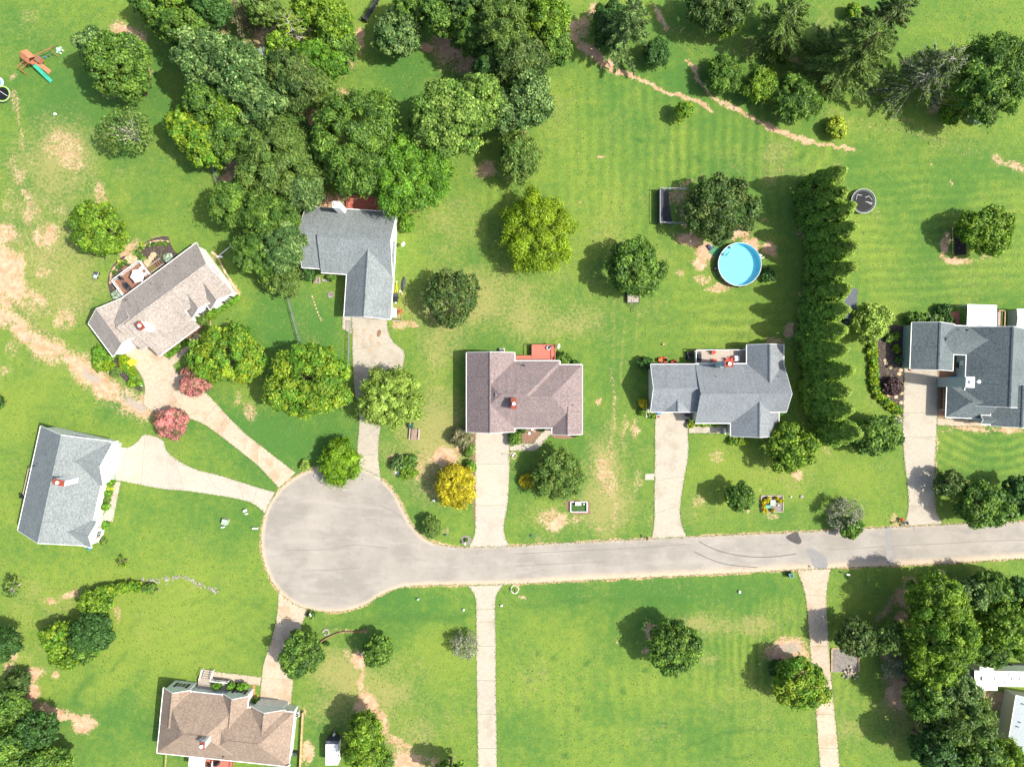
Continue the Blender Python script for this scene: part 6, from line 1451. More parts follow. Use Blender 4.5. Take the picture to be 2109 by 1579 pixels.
SH(1945, 640, 16, 12, 1.8, 'bush', 'dark', 'brown and dark shrub beside the red deck of the right house')
SH(1955, 660, 13, 9, 1.5, 'bush', 'dark', 'dark rounded shrub below the red deck of the right house')
SH(1834, 696, 9, 9, 1, 'bush', 'mid', 'dark green perennial in the mulch bed by the right garage')
SH(1846, 692, 7, 9, .9, 'bush', 'yellowgreen', 'yellow-green perennial near the right garage wall, upper')
SH(1848, 719, 7, 8, .9, 'bush', 'yellowgreen', 'yellow-green perennial near the right garage wall, lower')
SH(1852, 740, 7, 7, .9, 'bush', 'grey', 'pale green perennial at the foot of the right garage wall')
SH(1838, 797, 21, 18, 2, 'bush', 'purple', 'dark purple-brown bush left of the right-hand driveway')
SH(1849, 867, 8, 8, .7, 'bush', 'dead', 'ball of dry twigs at the bend beside the right-hand driveway')
HDG = [(1796, 706), (1797, 722), (1799, 738), (1800, 754), (1800, 770), (1801, 786), (1805, 802), (1812, 815), (1823, 826), (1836, 836), (1847, 843)]
for i, (x, y) in enumerate(HDG):
    SH(x, y, 10, 10, .9, 'bush', 'lime' if i % 2 else 'yellowgreen', '%s yellow-green tuft from the top of the border curving beside the mulch bed' % ORD[i], group='yellow-green border tufts')
HD2 = [(446, 640), (456, 634), (466, 627), (476, 620), (486, 613)]
for i, (x, y) in enumerate(HD2):
    SH(x, y, 8, 7, 1.1, 'bush', 'grass', '%s clipped hedge piece from the left under the right gable of the tan house' % ORD[i], group='hedge under the gable')
HD3 = [(346, 728), (355, 722), (364, 716), (373, 710), (382, 704)]
for i, (x, y) in enumerate(HD3):
    SH(x, y, 8, 7, 1.0, 'bush', 'grass', '%s hedge piece from the left along the porch of the tan house' % ORD[i], group='hedge along the porch')
SH(417, 659, 12, 12, 1.5, 'bush', 'olive', 'left rounded olive shrub in the porch corner of the tan house')
SH(434, 648, 11, 9, 1.6, 'bush', 'yellowgreen', 'right golden green shrub in the porch corner of the tan house')
SH(204, 727, 14, 14, 1.8, 'bush', 'grass', 'bright green shrub left of the garage of the tan house')
SH(202, 750, 12, 13, 1.4, 'bush', 'bright', 'green shrub below the bright one left of the garage')
SH(223, 752, 13, 12, 1.2, 'bush', 'lime', 'lime coloured shrub left of the dark mulch triangle')
SH(224, 738, 9, 8, 1.2, 'bush', 'grass', 'small green shrub between garage and lime coloured shrub')
SH(237, 766, 11, 11, 1.1, 'bush', 'olive', 'olive shrub beside the red flowers by the lane')
SH(253, 740, 11, 11, 1.1, 'bush', 'lime', 'lime shrub at the top of the mulch triangle by the yellow box')
for i, (x, y) in enumerate([(253, 755), (261, 755), (268, 757), (264, 765), (273, 768), (272, 777)]):
    SH(x, y, 6, 6, .7, 'bush', 'grass' if i % 2 else 'lime', '%s small round plant down the right side of the mulch triangle' % ORD[i], group='small plants of the mulch triangle')
SH(272, 789, 9, 8, .8, 'bush', 'bright', 'low green plant near the lower tip of the mulch triangle')
SH(286, 790, 6, 7, .6, 'bush', 'grass', 'green plant between the mulch triangle tip and the drive')
SH(345, 531, 9, 8, 1, 'bush', 'silver', 'silvery blue plant in the upper mulch bed')
SH(242, 607, 11, 9, 1, 'bush', 'silver', 'silvery blue plant in the lower mulch bed')
for i, (x, y) in enumerate([(284, 519), (288, 526), (292, 533), (293, 511), (306, 505), (317, 502), (330, 501), (341, 501)]):
    SH(x, y, 4, 4, .5, 'bush', 'mid', '%s little green clump along the upper stone edging' % ORD[i], group='clumps on the upper edging')
for i, (x, y) in enumerate([(258, 539), (250, 544), (243, 550), (236, 560), (266, 548)]):
    SH(x, y, 4, 4, .5, 'bush', 'mid', '%s little green clump along the lower stone edging' % ORD[i], group='clumps on the lower edging')
SH(293, 504, 4, 3, .6, 'bush', 'yellow', 'yellow flower clump outside the upper stone edging')
SH(245, 538, 5, 3, .6, 'bush', 'yellow', 'yellow flower clump outside the lower stone edging')
SH(258, 595, 3, 4, .5, 'bush', 'yellow', 'yellow flowers beside the wooden terrace corner')
SH(228, 992, 9, 7, 1.2, 'bush', 'grass', 'first clipped bush below the grey box at the left house front')
SH(225, 1005, 7, 5, 1.0, 'bush', 'yellow', 'bright yellow bush in the front row of the left house')
SH(222, 1017, 8, 7, 1.2, 'bush', 'grass', 'clipped bush below the yellow one at the left house')
SH(219, 1029, 7, 6, 1.0, 'bush', 'olive', 'brownish green bush in the front row of the left house')
SH(216, 1042, 9, 8, 1.3, 'bush', 'grass', 'clipped bush next to the porch step of the left house')
SH(215, 1081, 10, 9, 1.4, 'bush', 'grass', 'round clipped bush in front of the lower gable of the left house')
SH(210, 1114, 9, 7, 1, 'bush', 'olive', 'dry looking shrub below the window of the left house', dens=.7)
for i, (x, y) in enumerate([(447, 1411), (475, 1414), (498, 1415)]):
    SH(x, y, 10 if i != 1 else 8, 8, 1.9, 'bush', 'grass', '%s clipped bush from the left in front of the brown roof house' % ORD[i], group='clipped bushes of the brown roof house')
SH(527, 1442, 7, 6, 1.1, 'bush', 'mid', 'small shrub in the corner by the garage of the brown roof house')
SH(641, 1267, 9, 7, 1.1, 'bush', 'mid', 'little shrub beside the mailbox below the turning circle')
SH(672, 1325, 6, 4, .6, 'bush', 'dark', 'low dark plant at the left end of the timber edging')
# ---------------------------------------------------------------- yard things
# swimming pool
pc = P(1520, 546, .4); t = thing('swimming_pool', 'round blue above-ground pool below the dark olive tree', 'pool', (pc.x, pc.y, 0)); PR = 3.62
liner = plain('turquoise_liner', (.03, .46, .60), .4, var=.03)
mb = MB(); n = 48
for i in range(n):
    a, b = 2 * math.pi * i / n, 2 * math.pi * (i + 1) / n; ca, sa_, cb, sb = math.cos(a), math.sin(a), math.cos(b), math.sin(b)
    mb.face([(PR * cb, PR * sb, 1.28), (PR * ca, PR * sa_, 1.28), (PR * ca, PR * sa_, .1), (PR * cb, PR * sb, .1)])
mb.face([(PR * math.cos(2 * math.pi * i / n), PR * math.sin(2 * math.pi * i / n), .1) for i in range(n)]); mb.build('liner', plain('pool_liner', (.20, .64, .76), .45, var=.05, scale=1.2), t)
wallm = plain('taupe_pool_wall', (.24, .19, .15), .6, var=.2, scale=2)
for i in range(24):
    mb = MB(); R0 = PR + .03
    a, b = 2 * math.pi * (i + .04) / 24, 2 * math.pi * (i + .96) / 24; m_ = (a + b) / 2
    for q0, q1 in ((a, m_), (m_, b)): mb.face([(R0 * math.cos(q0), R0 * math.sin(q0), 0), (R0 * math.cos(q1), R0 * math.sin(q1), 0), (R0 * math.cos(q1), R0 * math.sin(q1), 1.27), (R0 * math.cos(q0), R0 * math.sin(q0), 1.27)])
    mb.build('wall_panel', wallm, t)
    q = 2 * math.pi * i / 24; MB().box((PR + .1) * math.cos(q), (PR + .1) * math.sin(q), 0, .16, .12, 1.25, q).build('post', dark, t)
MB().ring(0, 0, 1.30, PR + .03, .07, 48, 6).build('rim', plain('pale_rim', (.55, .58, .58), .4), t)
wm_, N, L, B = newmat('pool_water'); tr = N.new('ShaderNodeBsdfTransparent'); tr.inputs[0].default_value = (.84, .98, 1, 1); gl = N.new('ShaderNodeBsdfGlossy'); gl.inputs['Roughness'].default_value = .05
fr = N.new('ShaderNodeFresnel'); fr.inputs[0].default_value = 1.33; mx = N.new('ShaderNodeMixShader'); L.new(fr.outputs[0], mx.inputs[0]); L.new(tr.outputs[0], mx.inputs[1]); L.new(gl.outputs[0], mx.inputs[2]); L.new(mx.outputs[0], N['Material Output'].inputs['Surface'])
bp = N.new('ShaderNodeBump'); bp.inputs['Strength'].default_value = .8; bp.inputs['Distance'].default_value = .05; L.new(noise(N, L, position(N), 5, 3), bp.inputs['Height']); L.new(bp.outputs[0], gl.inputs['Normal']); L.new(bp.outputs[0], fr.inputs['Normal'])
MB().disc(0, 0, 1.08, PR - .02, 48).build('water', wm_, t)
lad = thing('pool_ladder', 'pale frame ladder with dark steps over the upper left pool rim', 'ladder', tuple(P(1497, 521, .8).xy) + (0,), math.radians(135))
for a in (-1, 1): MB().tube((-.35, a * .25, 0), (0, a * .25, 2.0), .03).tube((0, a * .25, 2.0), (.45, a * .25, .6), .03).build('rail', steel, lad)
for i in range(4): MB().box(-.3 + i * .07, 0, .25 + i * .35, .12, .5, .04).build('step', dark, lad)
o = MB().box(0, 0, 0, 1.75, 1.55, .06).build('ground_mat', plain('green_mat', (.07, .22, .11), .8)); o.location = P(1473, 518); o.rotation_euler[2] = -.6; tag(o, 'green square mat on the soil at the left of the pool', 'mat')
o = MB().box(0, 0, 0, .5, .95, .35).build('storage_box', plain('navy_box', (.04, .06, .12), .5)); o.location = P(1461, 510); o.rotation_euler[2] = .6; bevel(o, .04); tag(o, 'dark blue box at the left corner of the green mat', 'box')
for i, (x, y, lab) in enumerate(((1487, 524, 'dark filter pump between the green mat and the pool'), (1502, 510, 'dark pump at the top of the pool rim'), (1563, 527, 'white filter pump at the right of the pool'), (1471, 554, 'dark round pot at the lower left of the pool'))):
    u = thing('filter_pump', lab, 'pump', tuple(P(x, y))); MB().cyl(0, 0, 0, .55, .24, .22, 12).build('tank', (dark, dark, whitemetal, dark)[i], u); MB().cyl(0, 0, .55, .68, .14, .1, 10).box(.3, 0, 0, .3, .25, .25).build('motor', steel, u)
o = MB().bar(P(1566, 533, .15), P(1575, 529, .15), .14, .1).build('plank', trim); tag(o, 'short white plank right of the pool pump', 'plank')
# skate ramp / framed tarp
t = thing('quarter_pipe', 'dark curved ramp with galvanised rails left of the dark olive tree', 'skate ramp', tuple(P(1368, 428)), 0)
mb = MB(); ns = 10
def rampx(i): f = i / ns; return f
L0, L1 = 2.9, -2.9
for i in range(ns):
    f0, f1 = i / ns, (i + 1) / ns
    x0, x1 = -.6 + 1.4 * f0, -.6 + 1.4 * f1; z0, z1 = 1.5 * (1 - f0) ** 2 + .05, 1.5 * (1 - f1) ** 2 + .05
    for j in range(8):
        g0, g1 = j / 8, (j + 1) / 8; y0, y1 = L0 + (L1 - L0) * g0, L0 + (L1 - L0) * g1; w0, w1 = 1 + .75 * max(0, g0 - .25) ** 1.5, 1 + .75 * max(0, g1 - .25) ** 1.5
        mb.face([(-.6 + (x0 + .6) * w0, y0, z0), (-.6 + (x0 + .6) * w1, y1, z0), (-.6 + (x1 + .6) * w1, y1, z1), (-.6 + (x1 + .6) * w0, y0, z1)])
mb.build('ramp_surface', plain('black_ramp', (.045, .05, .06), .35, var=.2, scale=1), t)
MB().box(-.85, 0, 1.48, .5, 5.8, .06).build('platform', dark, t)
for y_ in (L0, L1):
    MB().bar((-1.1, y_, 2.0), (3.6, y_ - .1, 2.0), .06, .06).bar((-1.1, y_, 1.3), (3.6, y_ - .1, 1.3), .06, .06).build('rail', steel, t)
    for x in (-1.1, .4, 2.0, 3.6): MB().box(x, y_ - .05, 0, .07, .07, 2.0).build('post', steel, t)
MB().bar((-1.1, L1, 2.0), (-1.1, L0, 2.0), .07, .06).bar((-1.1, L1, 1.3), (-1.1, L0, 1.3), .05, .06).build('rail', steel, t)
MB().box(-1.14, 0, 0, .05, 5.8, 1.45).build('back_board', dark, t)
# trampolines
def trampoline(x, y, R, label, mat=dark, rim=steel, marks=()):
    t = thing('trampoline', label, 'trampoline', tuple(P(x, y, .9).xy) + (0,))
    MB().cyl(0, 0, .80, .83, R * .84, R * .84, 36).build('jumping_mat', plain('trampoline_mat', (.010, .012, .014), .55, var=.15), t); mb = MB()
    for i in range(36):
        a, b = 2 * math.pi * i / 36, 2 * math.pi * (i + 1) / 36
        mb.face([(R * .85 * math.cos(a), R * .85 * math.sin(a), .85), (R * math.cos(a), R * math.sin(a), .86), (R * math.cos(b), R * math.sin(b), .86), (R * .85 * math.cos(b), R * .85 * math.sin(b), .85)])
    mb.build('spring_pad', mat, t); MB().ring(0, 0, .84, R + .02, .045, 40, 6).build('frame', rim, t)
    for i in range(6): a = math.pi * i / 3; MB().tube((R * math.cos(a), R * math.sin(a), .84), (R * 1.02 * math.cos(a), R * 1.02 * math.sin(a), 0), .035).build('leg', rim, t)
    for j, m_ in enumerate(marks): MB().path([(p[0], p[1], .875) for p in m_], .035, 4).build('chalk_line', whitemetal, t)
    return t
trampoline(1779, 414, 2.05, 'round dark trampoline with pale poles lying on it, right of the cypress row', marks=([(-1.3, .2), (-1.1, 1.1), (-.3, .95)], [(.3, .6), (.9, .85), (1.5, .1)], [(.3, -.1), (1.5, -.35)], [(.6, -.1), (1.2, -.6), (1.45, -.3)]))
trampoline(4, 193, 1.35, 'round trampoline with a lime green pad cut by the left edge', plain('lime_pad', (.30, .50, .08), .5), steel, ([(-.5, .5), (.9, -.4)],))
t = thing('paddling_pool', 'white oval paddling pool cut by the left edge above the trampoline', 'pool', tuple(P(-2, 172))); MB().ring(0, 0, .3, .85, .16, 22, 6).build('rim', whitemetal, t); MB().cyl(0, 0, .02, .25, .75, .78, 20).build('water', plain('teal_water', (.08, .42, .45), .2), t)
# playset
t = thing('playset', 'cedar playset with roofed tower, swings and turquoise slide on the left lawn', 'playset', tuple(P(76, 130)), math.radians(-38))
t.scale = (.82, .82, .82)
def q2(x, y, h): p = P(x, y, h) - t.location; c, s_ = math.cos(math.radians(38)), math.sin(math.radians(38)); return (p.x * c - p.y * s_, p.x * s_ + p.y * c, h)
tw = MB().box(0, 0, 1.4, 1.7, 1.6, .08); tw.build('tower_floor', playwood, t)
for a in (-1, 1):
    for b in (-1, 1): MB().box(a * .8, b * .75, 0, .11, .11, 3.0).build('post', playwood, t)
for b in (-1, 1):
    mb = MB(); f = [(-1.15, b * 1.05, 2.75), (1.15, b * 1.05, 2.75), (1.15, 0, 3.7), (-1.15, 0, 3.7)]; f = f if b < 0 else f[::-1]; mb.face(f); lo = [(p[0], p[1], p[2] - .06) for p in f]; mb.face(lo[::-1])
    for i in range(4): j = (i + 1) % 4; mb.face([lo[i], lo[j], f[j], f[i]])
    mb.build('roof', plain('cedar_roof', (.46, .19, .10), .75, var=.12, scale=1.2), t)
for b in (-1, 1): MB().box(0, b * .8, 1.5, 1.6, .05, .7).build('side_panel', playwood, t)
MB().box(1.35, .9, 1.2, 1.1, 1.1, .9).build('lower_cabin', playwood, t); MB().box(1.35, .9, 2.12, 1.2, 1.2, .08).build('cabin_roof', browndeck, t)
sl = MB(); A_, B_ = Vector((1.0, -.55, 1.45)), Vector((5.0, -1.15, .25)); d = (B_ - A_); w = Vector((d.y, -d.x, 0)).normalized() * .36
for i in range(10):
    f0, f1 = i / 10, (i + 1) / 10; zf = lambda f: -.10 * math.sin(f * math.pi * 2); p, q = A_ + d * f0 + Vector((0, 0, zf(f0))), A_ + d * f1 + Vector((0, 0, zf(f1)))
    sl.face([p - w, q - w, q + w, p + w][::-1]); 
    for sg in (-1, 1): sl.face([p + w * sg, q + w * sg, q + w * sg * 1.15 + Vector((0, 0, .16)), p + w * sg * 1.15 + Vector((0, 0, .16))])
sl.build('slide', plain('turquoise_slide', (.04, .33, .22), .4), t)
MB().bar((1.0, .2, 1.6), (3.4, .15, .05), .9, .06).build('climbing_ramp', playwood, t)
cb = MB(); rr = random.Random(2)
for i in range(12): f = .35 + .6 * (i // 3) / 4; cb.blob(1.0 + 2.4 * f, .2 - .3 + .3 * (i % 3), 1.6 - 1.55 * f + .06, .07, .07, .06, rr, 5, 3)
cb.build('climbing_holds', tanwood, t)
MB().bar((.4, .8, 2.4), (2.2, 4.2, 2.4), .12, .14).build('swing_beam', playwood, t)
for a in (-1, 1): MB().tube((2.2, 4.2, 2.4), (2.2 + a * 1.0 - .3, 4.2 - a * .8 + .3, 0), .06).build('swing_leg', playwood, t)
for i, m_ in enumerate((bluep, greenp, greenp)):
    f = .35 + .22 * i; p = Vector((.4 + 1.8 * f, .8 + 3.4 * f, 0)); MB().box(p.x, p.y, .5, .45, .25, .05, .5).build('swing_seat', m_, t)
    for a in (-1, 1): MB().tube((p.x + a * .15, p.y, .52), (p.x + a * .1, p.y, 2.3), .012, n=4).build('chain', steel, t)
MB().bar((-.7, -.75, 2.0), (-1.2, -2.9, 2.0), .08, .1).bar((.2, -.75, 2.0), (-.3, -2.9, 2.0), .08, .1).build('monkey_bar_rail', playwood, t)
for i in range(5): f = .15 + .2 * i; MB().tube((-.7 - .5 * f, -.75 - 2.15 * f, 2.0), (.2 - .5 * f, -.75 - 2.15 * f, 2.0), .025).build('rung', playwood, t)
for x in (-1.2, -.3): MB().tube((x, -2.9, 2.0), (x + .5, -3.3, 0), .06).build('monkey_bar_leg', playwood, t)
u = thing('play_table', 'small pale turquoise play table with seats right of the playset', 'table', tuple(P(124, 105))); MB().cyl(0, 0, .4, .46, .36, .36, 14).build('table_top', plain('mint_plastic', (.35, .62, .52), .4), u)
for i in range(5): a = 2 * math.pi * i / 5; MB().cyl(.5 * math.cos(a), .5 * math.sin(a), 0, .25, .13, .13, 8).build('seat', plain('pale_mint', (.55, .72, .6), .4), u)
lump('lawn_toy', 113, 235, .3, whitemetal, 'small white toy alone on the upper left lawn', 'toy', .3, seed=90)
o = MB().bar(P(292, 107, .1), P(305, 114, .1), .08, .05).build('white_stick', trim); tag(o, 'short white stick on the grass right of the playset tree', 'stick')
# trailers
t = thing('utility_trailer', 'small grey board trailer parked under the dark round tree', 'trailer', tuple(P(1303, 614)), 0)
for i in range(14): MB().box(-.91 + i * .14, .6, .62, .125, 2.9, .05).build('floor_board', greydeck, t)
MB().bar((-1, -.85, .75), (1, -.85, .75), .08, .3).bar((-1, -.85, .75), (-1, 2.05, .75), .08, .3).bar((1, -.85, .75), (1, 2.05, .75), .08, .3).build('side_rail', dark, t)
MB().tube((-.8, -.85, .5), (0, -1.9, .5), .05).tube((.8, -.85, .5), (0, -1.9, .5), .05).tube((0, -1.8, .5), (0, -2.3, .5), .05).build('drawbar', dark, t); MB().cyl(0, -2.2, .45, .6, .09, .09, 8).build('coupling', black, t)
for a in (-1, 1): MB().tube((a * 1.05, .7, .33), (a * 1.25, .7, .33), .33, n=14).build('wheel', black, t)
MB().ring(-.05, -.5, .72, .22, .07, 14, 6).build('spare_wheel', steel, t)
t = thing('cargo_trailer', 'white box trailer with a dark ribbed nose right of the brown roof house', 'trailer', tuple(P(683, 1550, 2.3).xy) + (0,), 0)
bevel(MB().box(0, -.3, .35, 2.1, 3.5, 1.9).build('box_body', whitemetal, t), .05); bevel(MB().box(0, 1.72, .35, 2.05, .55, 1.8).build('nose', dark, t), .08)
MB().box(0, -.3, 2.26, 2.0, 3.4, .04).build('roof', whitemetal, t); MB().box(-.0, 1.75, 2.16, 1.9, .5, .03).build('nose_plate', plain('checker_plate', (.16, .17, .19), .35, metal=.5, var=.5, scale=12), t)
MB().tube((-.7, 2.0, .5), (0, 3.1, .5), .06).tube((.7, 2.0, .5), (0, 3.1, .5), .06).build('drawbar', black, t); MB().cyl(0, 2.3, .5, .95, .2, .18, 12).build('propane_tank', whitemetal, t); MB().cyl(.12, 3.0, .4, 1.1, .06, .06, 8).build('jack', steel, t)
for a in (-1, 1):
    for y_ in (-.7, -1.4): MB().tube((a * 1.0, y_, .33), (a * 1.18, y_, .33), .33, n=14).build('wheel', black, t)
# motorhome
rvw = whitemetal
t = thing('camper_trailer', 'long white camper with dark grey nose and roof hatches in the lower right wood', 'camper', tuple(P(2007, 1396, 3.2).xy) + (0,), -.02)
bevel(MB().box(6.4, 0, .5, 12.8, 2.55, 2.7).build('body', rvw, t), .1)
nf = MB(); 
nf.face([(0, -1.27, 3.15), (0, 1.27, 3.15), (-.75, 1.2, 1.9), (-.75, -1.2, 1.9)]); nf.face([(-.75, -1.2, 1.9), (-.75, 1.2, 1.9), (-.3, 1.2, .6), (-.3, -1.2, .6)]); nf.face([(0, -1.27, 3.15), (-.75, -1.2, 1.9), (-.3, -1.2, .6), (0, -1.27, .6)]); nf.face([(0, 1.27, 3.15), (0, 1.27, .6), (-.3, 1.2, .6), (-.75, 1.2, 1.9)])
nf.build('nose', plain('camper_grey', (.13, .15, .17), .4), t)
for i in range(5): MB().box(-.42, -.5 + i * .22, 2.5, .12, .1, .05).build('marker_light', rvw, t)
for b in (-1, 1): MB().box(-.5, b * .85, 2.2, .3, .5, .06).build('front_window', glass, t)
bevel(MB().box(2.4, -1.65, .7, 3.1, .75, 2.4).build('slide_out', rvw, t), .05); bevel(MB().box(2.2, 1.55, .9, 2.4, .7, 2.1).build('slide_out', rvw, t), .05)
bevel(MB().box(1.6, .0, 3.2, .9, .7, .3).build('roof_unit', rvw, t), .06)
for x in (3.6, 6.4, 7.7): bevel(MB().box(x, 0, 3.2, .42, .42, .14).build('roof_hatch', plain('hatch_grey', (.55, .56, .56), .4), t), .03)
MB().box(5.9, .8, 3.2, .4, .6, .1).build('roof_hatch', plain('hatch_tan', (.5, .45, .34), .4), t); MB().tube((3.9, -.55, 3.25), (5.0, -.5, 3.28), .03).cyl(5.0, -.5, 3.2, 3.35, .1, .1, 8).build('antenna', dark, t)
for x in (7.0, 7.9):
    for b in (-1, 1): MB().tube((x, b * 1.1, .4), (x, b * 1.32, .4), .38, n=14).build('wheel', black, t)
t2 = thing('patio_umbrella_base', 'pale round dish beside the nose of the long camper', 'dish', tuple(P(1984, 1392))); MB().cyl(0, 0, 0, .5, .3, .34, 16).build('bowl', whitemetal, t2)
sheet('parking_pad', [(2010, 1366), (2109, 1366), (2200, 1368), (2200, 1384), (2010, 1380)], .02, asph_md, kind='structure')
wroof = plain('white_metal_roof', (.42, .47, .48), .4, var=.05)
H = House('mobile_home', 'long building with a plain pale metal roof cut by the right edge at the bottom', 2093, 1431, 9.5, wroof, cream, 3.3)
H.root['category'] = 'building'
H.wing(0, 95, 0, 112, 4.6, 'v', cap=False)
for u, v in ((14, 14), (14, 52), (12, 62)): q = H.L(u, v); MB().cyl(q[0], q[1], 3.2, 3.9, .06, .06, 8).cyl(q[0], q[1], 3.9, 4.0, .14, .1, 8).build('vent_pipe', steel, H.root)
# dark shed behind the cypresses
t = thing('metal_shed', 'shed with a dark ribbed metal roof half hidden by the cypress row', 'shed', tuple(P(1752, 630, 2.6).xy) + (0,), math.radians(-4))
MB().box(-.2, .3, 0, 1.9, 4.6, 2.4).build('wall', bluesiding, t)
for i in range(17): MB().box(-.1, -1.95 + i * .3, 2.45, 2.3, .24, .05).box(-.1, -1.8 + i * .3, 2.45, 2.3, .05, .08).build('roof_rib', plain('dark_ribbed_metal', (.065, .08, .095), .45), t)
MB().cyl(-.6, -2.6, 0, .5, .35, .3, 12).build('tub', steel, t)
t = thing('parked_quad', 'grey covered machine below the dark metal shed', 'machine', tuple(P(1742, 664, .5).xy) + (0,), 0); bevel(MB().box(0, 0, .3, 1.1, .8, .45).build('cover', dark, t), .12)
for a in (-1, 1):
    for b in (-1, 1): MB().tube((a * .4, b * .35, .22), (a * .4, b * .5, .22), .22, n=12).build('wheel', black, t)
MB().ring(0, 0, .8, .2, .03, 12, 5).build('steering_wheel', steel, t)
# picnic table and bin
t = thing('picnic_table', 'grey brown picnic table with two benches on the strip of lawn', 'table', tuple(P(853, 894, .7).xy) + (0,), math.radians(-4))
for i in range(5): MB().box(-.38 + i * .19, 0, .72, .175, 1.9, .045).build('table_board', plain('picnic_wood', (.28, .20, .16), .85, var=.2), t)
for a in (-1, 1):
    MB().box(a * .78, 0, .42, .27, 1.9, .045).build('bench', greydeck, t)
    MB().bar((-.8, a * .65, .42), (.8, a * .65, .42), .08, .1).tube((-.3, a * .65, .72), (-.7, a * .65, 0), .04).tube((.3, a * .65, .72), (.7, a * .65, 0), .04).build('leg_frame', greydeck, t)
bin_(846, 877, .75, .9, plain('dark_teal', (.03, .075, .075), .4), 'dark teal lidded bin above the picnic table', .1)
sheet('concrete_pad', [(814, 967), (824, 967), (824, 978), (813, 977)], .05, plain('pale_slab', (.48, .50, .48), .8), kind='structure', thick=.05)
# mailboxes, utility boxes, meters
def mailbox(x, y, mat, label, rot=0, paper=False):
    t = thing('mailbox', label, 'mailbox', tuple(P(x, y)), rot); MB().box(0, 0, 0, .1, .1, 1.05).build('post', tanwood, t)
    mb = MB(); n = 8; pr = [(-.1, 1.05), (.1, 1.05)] + [(.1 * math.cos(a), 1.17 + .1 * math.sin(a)) for a in [math.pi * i / n for i in range(n + 1)]]
    A = [(p[0] * 1.2, -.3, p[1]) for p in pr]; B_ = [(p[0] * 1.2, .25, p[1]) for p in pr]
    mb.face(A); mb.face(B_[::-1])
    for i in range(len(pr)): j = (i + 1) % len(pr); mb.face([A[j], A[i], B_[i], B_[j]])
    mb.build('box', mat, t); MB().box(.14, 0, 1.15, .02, .05, .2).build('flag', redplastic, t)
mailbox(643, 1261, whitemetal, 'white mailbox on the lower rim of the turning circle', .3)
mailbox(1060, 1213, dark, 'dark mailbox inside the small stone ring below the road')
stones_row('stone_ring', [(1052, 1213), (1055, 1207), (1060, 1205), (1066, 1208), (1068, 1213), (1065, 1219), (1060, 1221), (1055, 1219), (1052, 1214)], 20, .12, 'pale stone ring round the mailbox below the road', plain('cream_stone', (.60, .57, .42), .8))
mailbox(959, 1116, whitemetal, 'white mailbox left of the flared mouth of the pale straight drive')
sheet('mulch_bed', [(951, 1108), (958, 1102), (968, 1105), (971, 1112), (966, 1120), (956, 1122), (950, 1116)], .016, plain('grey_gravel', (.24, .215, .19), .95, var=.35, scale=9), kind='structure', smooth=3)
mailbox(1330, 1105, black, 'black mailbox left of the speckled driveway mouth'); mailbox(1740, 1179, whitemetal, 'white mailbox right of the tan drive below the road', 1.3)
t = thing('mailbox_planter', 'black mailbox with a red flower basket beside the right-hand driveway mouth', 'mailbox', tuple(P(1855, 1074)), .3)
MB().box(0, 0, 0, .12, .12, 1.1).build('post', black, t); MB().bar((-.8, 0, 1.15), (.5, -.1, 1.15), .12, .1).build('arm', black, t); bevel(MB().box(.45, -.1, 1.1, .28, .55, .3).build('box', black, t), .06); bevel(MB().box(-.8, 0, 1.1, .3, .4, .25).build('box', black, t), .06)
MB().blob(.1, .45, .55, .32, .32, .28, random.Random(4)).build('flowers', redplastic, t); MB().box(.25, .2, .9, .4, .2, .05).build('sign_plate', whitemetal, t)
def pedestal(x, y, lx, ly, h, mat, label, rot=0, name='utility_box'):
    t = thing(name, label, 'utility box', tuple(P(x, y, h).xy) + (0,), rot); MB().box(0, 0, 0, lx * 1.12, ly * 1.12, .08).build('base', greystone, t); bevel(MB().box(0, 0, .08, lx, ly, h - .15, 0, .96).build('cabinet', mat, t), .03); bevel(MB().box(0, 0, h - .06, lx * 1.02, ly * 1.02, .06).build('lid', mat, t), .02); return t
pedestal(462, 1075, .95, .9, .8, palegreen, 'grey green square utility box on the lawn below the left driveway', -.25)
pedestal(458, 1085.5, .5, .18, .5, whitemetal, 'small white block just below the square utility box', .1); pedestal(503, 1052, .42, .38, .7, whitemetal, 'white roundish utility post near the left driveway mouth', .3)
pedestal(507, 1058, .5, .16, .3, whitemetal, 'white curved bit beside the roundish utility post', .1); pedestal(524.5, 1088, .85, .22, .6, whitemetal, 'white narrow marker box beside the turning circle', -.05)
pedestal(861, 1234, .35, .3, .5, palegreen, 'pale green little box on the verge below the turning circle neck'); pedestal(1524, 1219, .3, .4, .4, whitemetal, 'pale little box on the verge of the big lower lawn'); pedestal(955, 1256, .3, .3, .4, whitemetal, 'small white marker left of the long straight drive'); pedestal(1033, 1247, .3, .3, .4, whitemetal, 'small white marker right of the long straight drive')
pedestal(918, 1102, .3, .3, .5, greenp, 'small dark green box on the lawn above the road neck'); pedestal(1095, 1103, .35, .4, .3, greenp, 'dark lid flush with the lawn above the road'); pedestal(1630, 1023, .2, .2, .3, whitemetal, 'tiny white post right of the framed flower bed')
lump('boulder', 1651, 1022, .3, greystone, 'grey rock on the lawn right of the framed flower bed', 'rock', .25, seed=95); lump('boulder', 893, 1030, .28, whitemetal, 'pale rock at the left foot of the golden tree', 'rock', .25, seed=96)
lump('concrete_lump', 1668, 1166, .25, greystone, 'grey broken rock at the lower road edge by the tan drive', 'rock', .25, seed=97)
t = bin_(1630, 1185, .8, 1.05, plain('dark_green_bin', (.015, .07, .05), .4), 'dark green bin with pale rim left of the tan drive mouth', .35); MB().ring(0, 0, 1.12, .5, .03, 4, 5, math.pi / 4, math.pi / 4 + 2 * math.pi).build('rim', plain('mint_rim', (.35, .6, .5), .4), t)
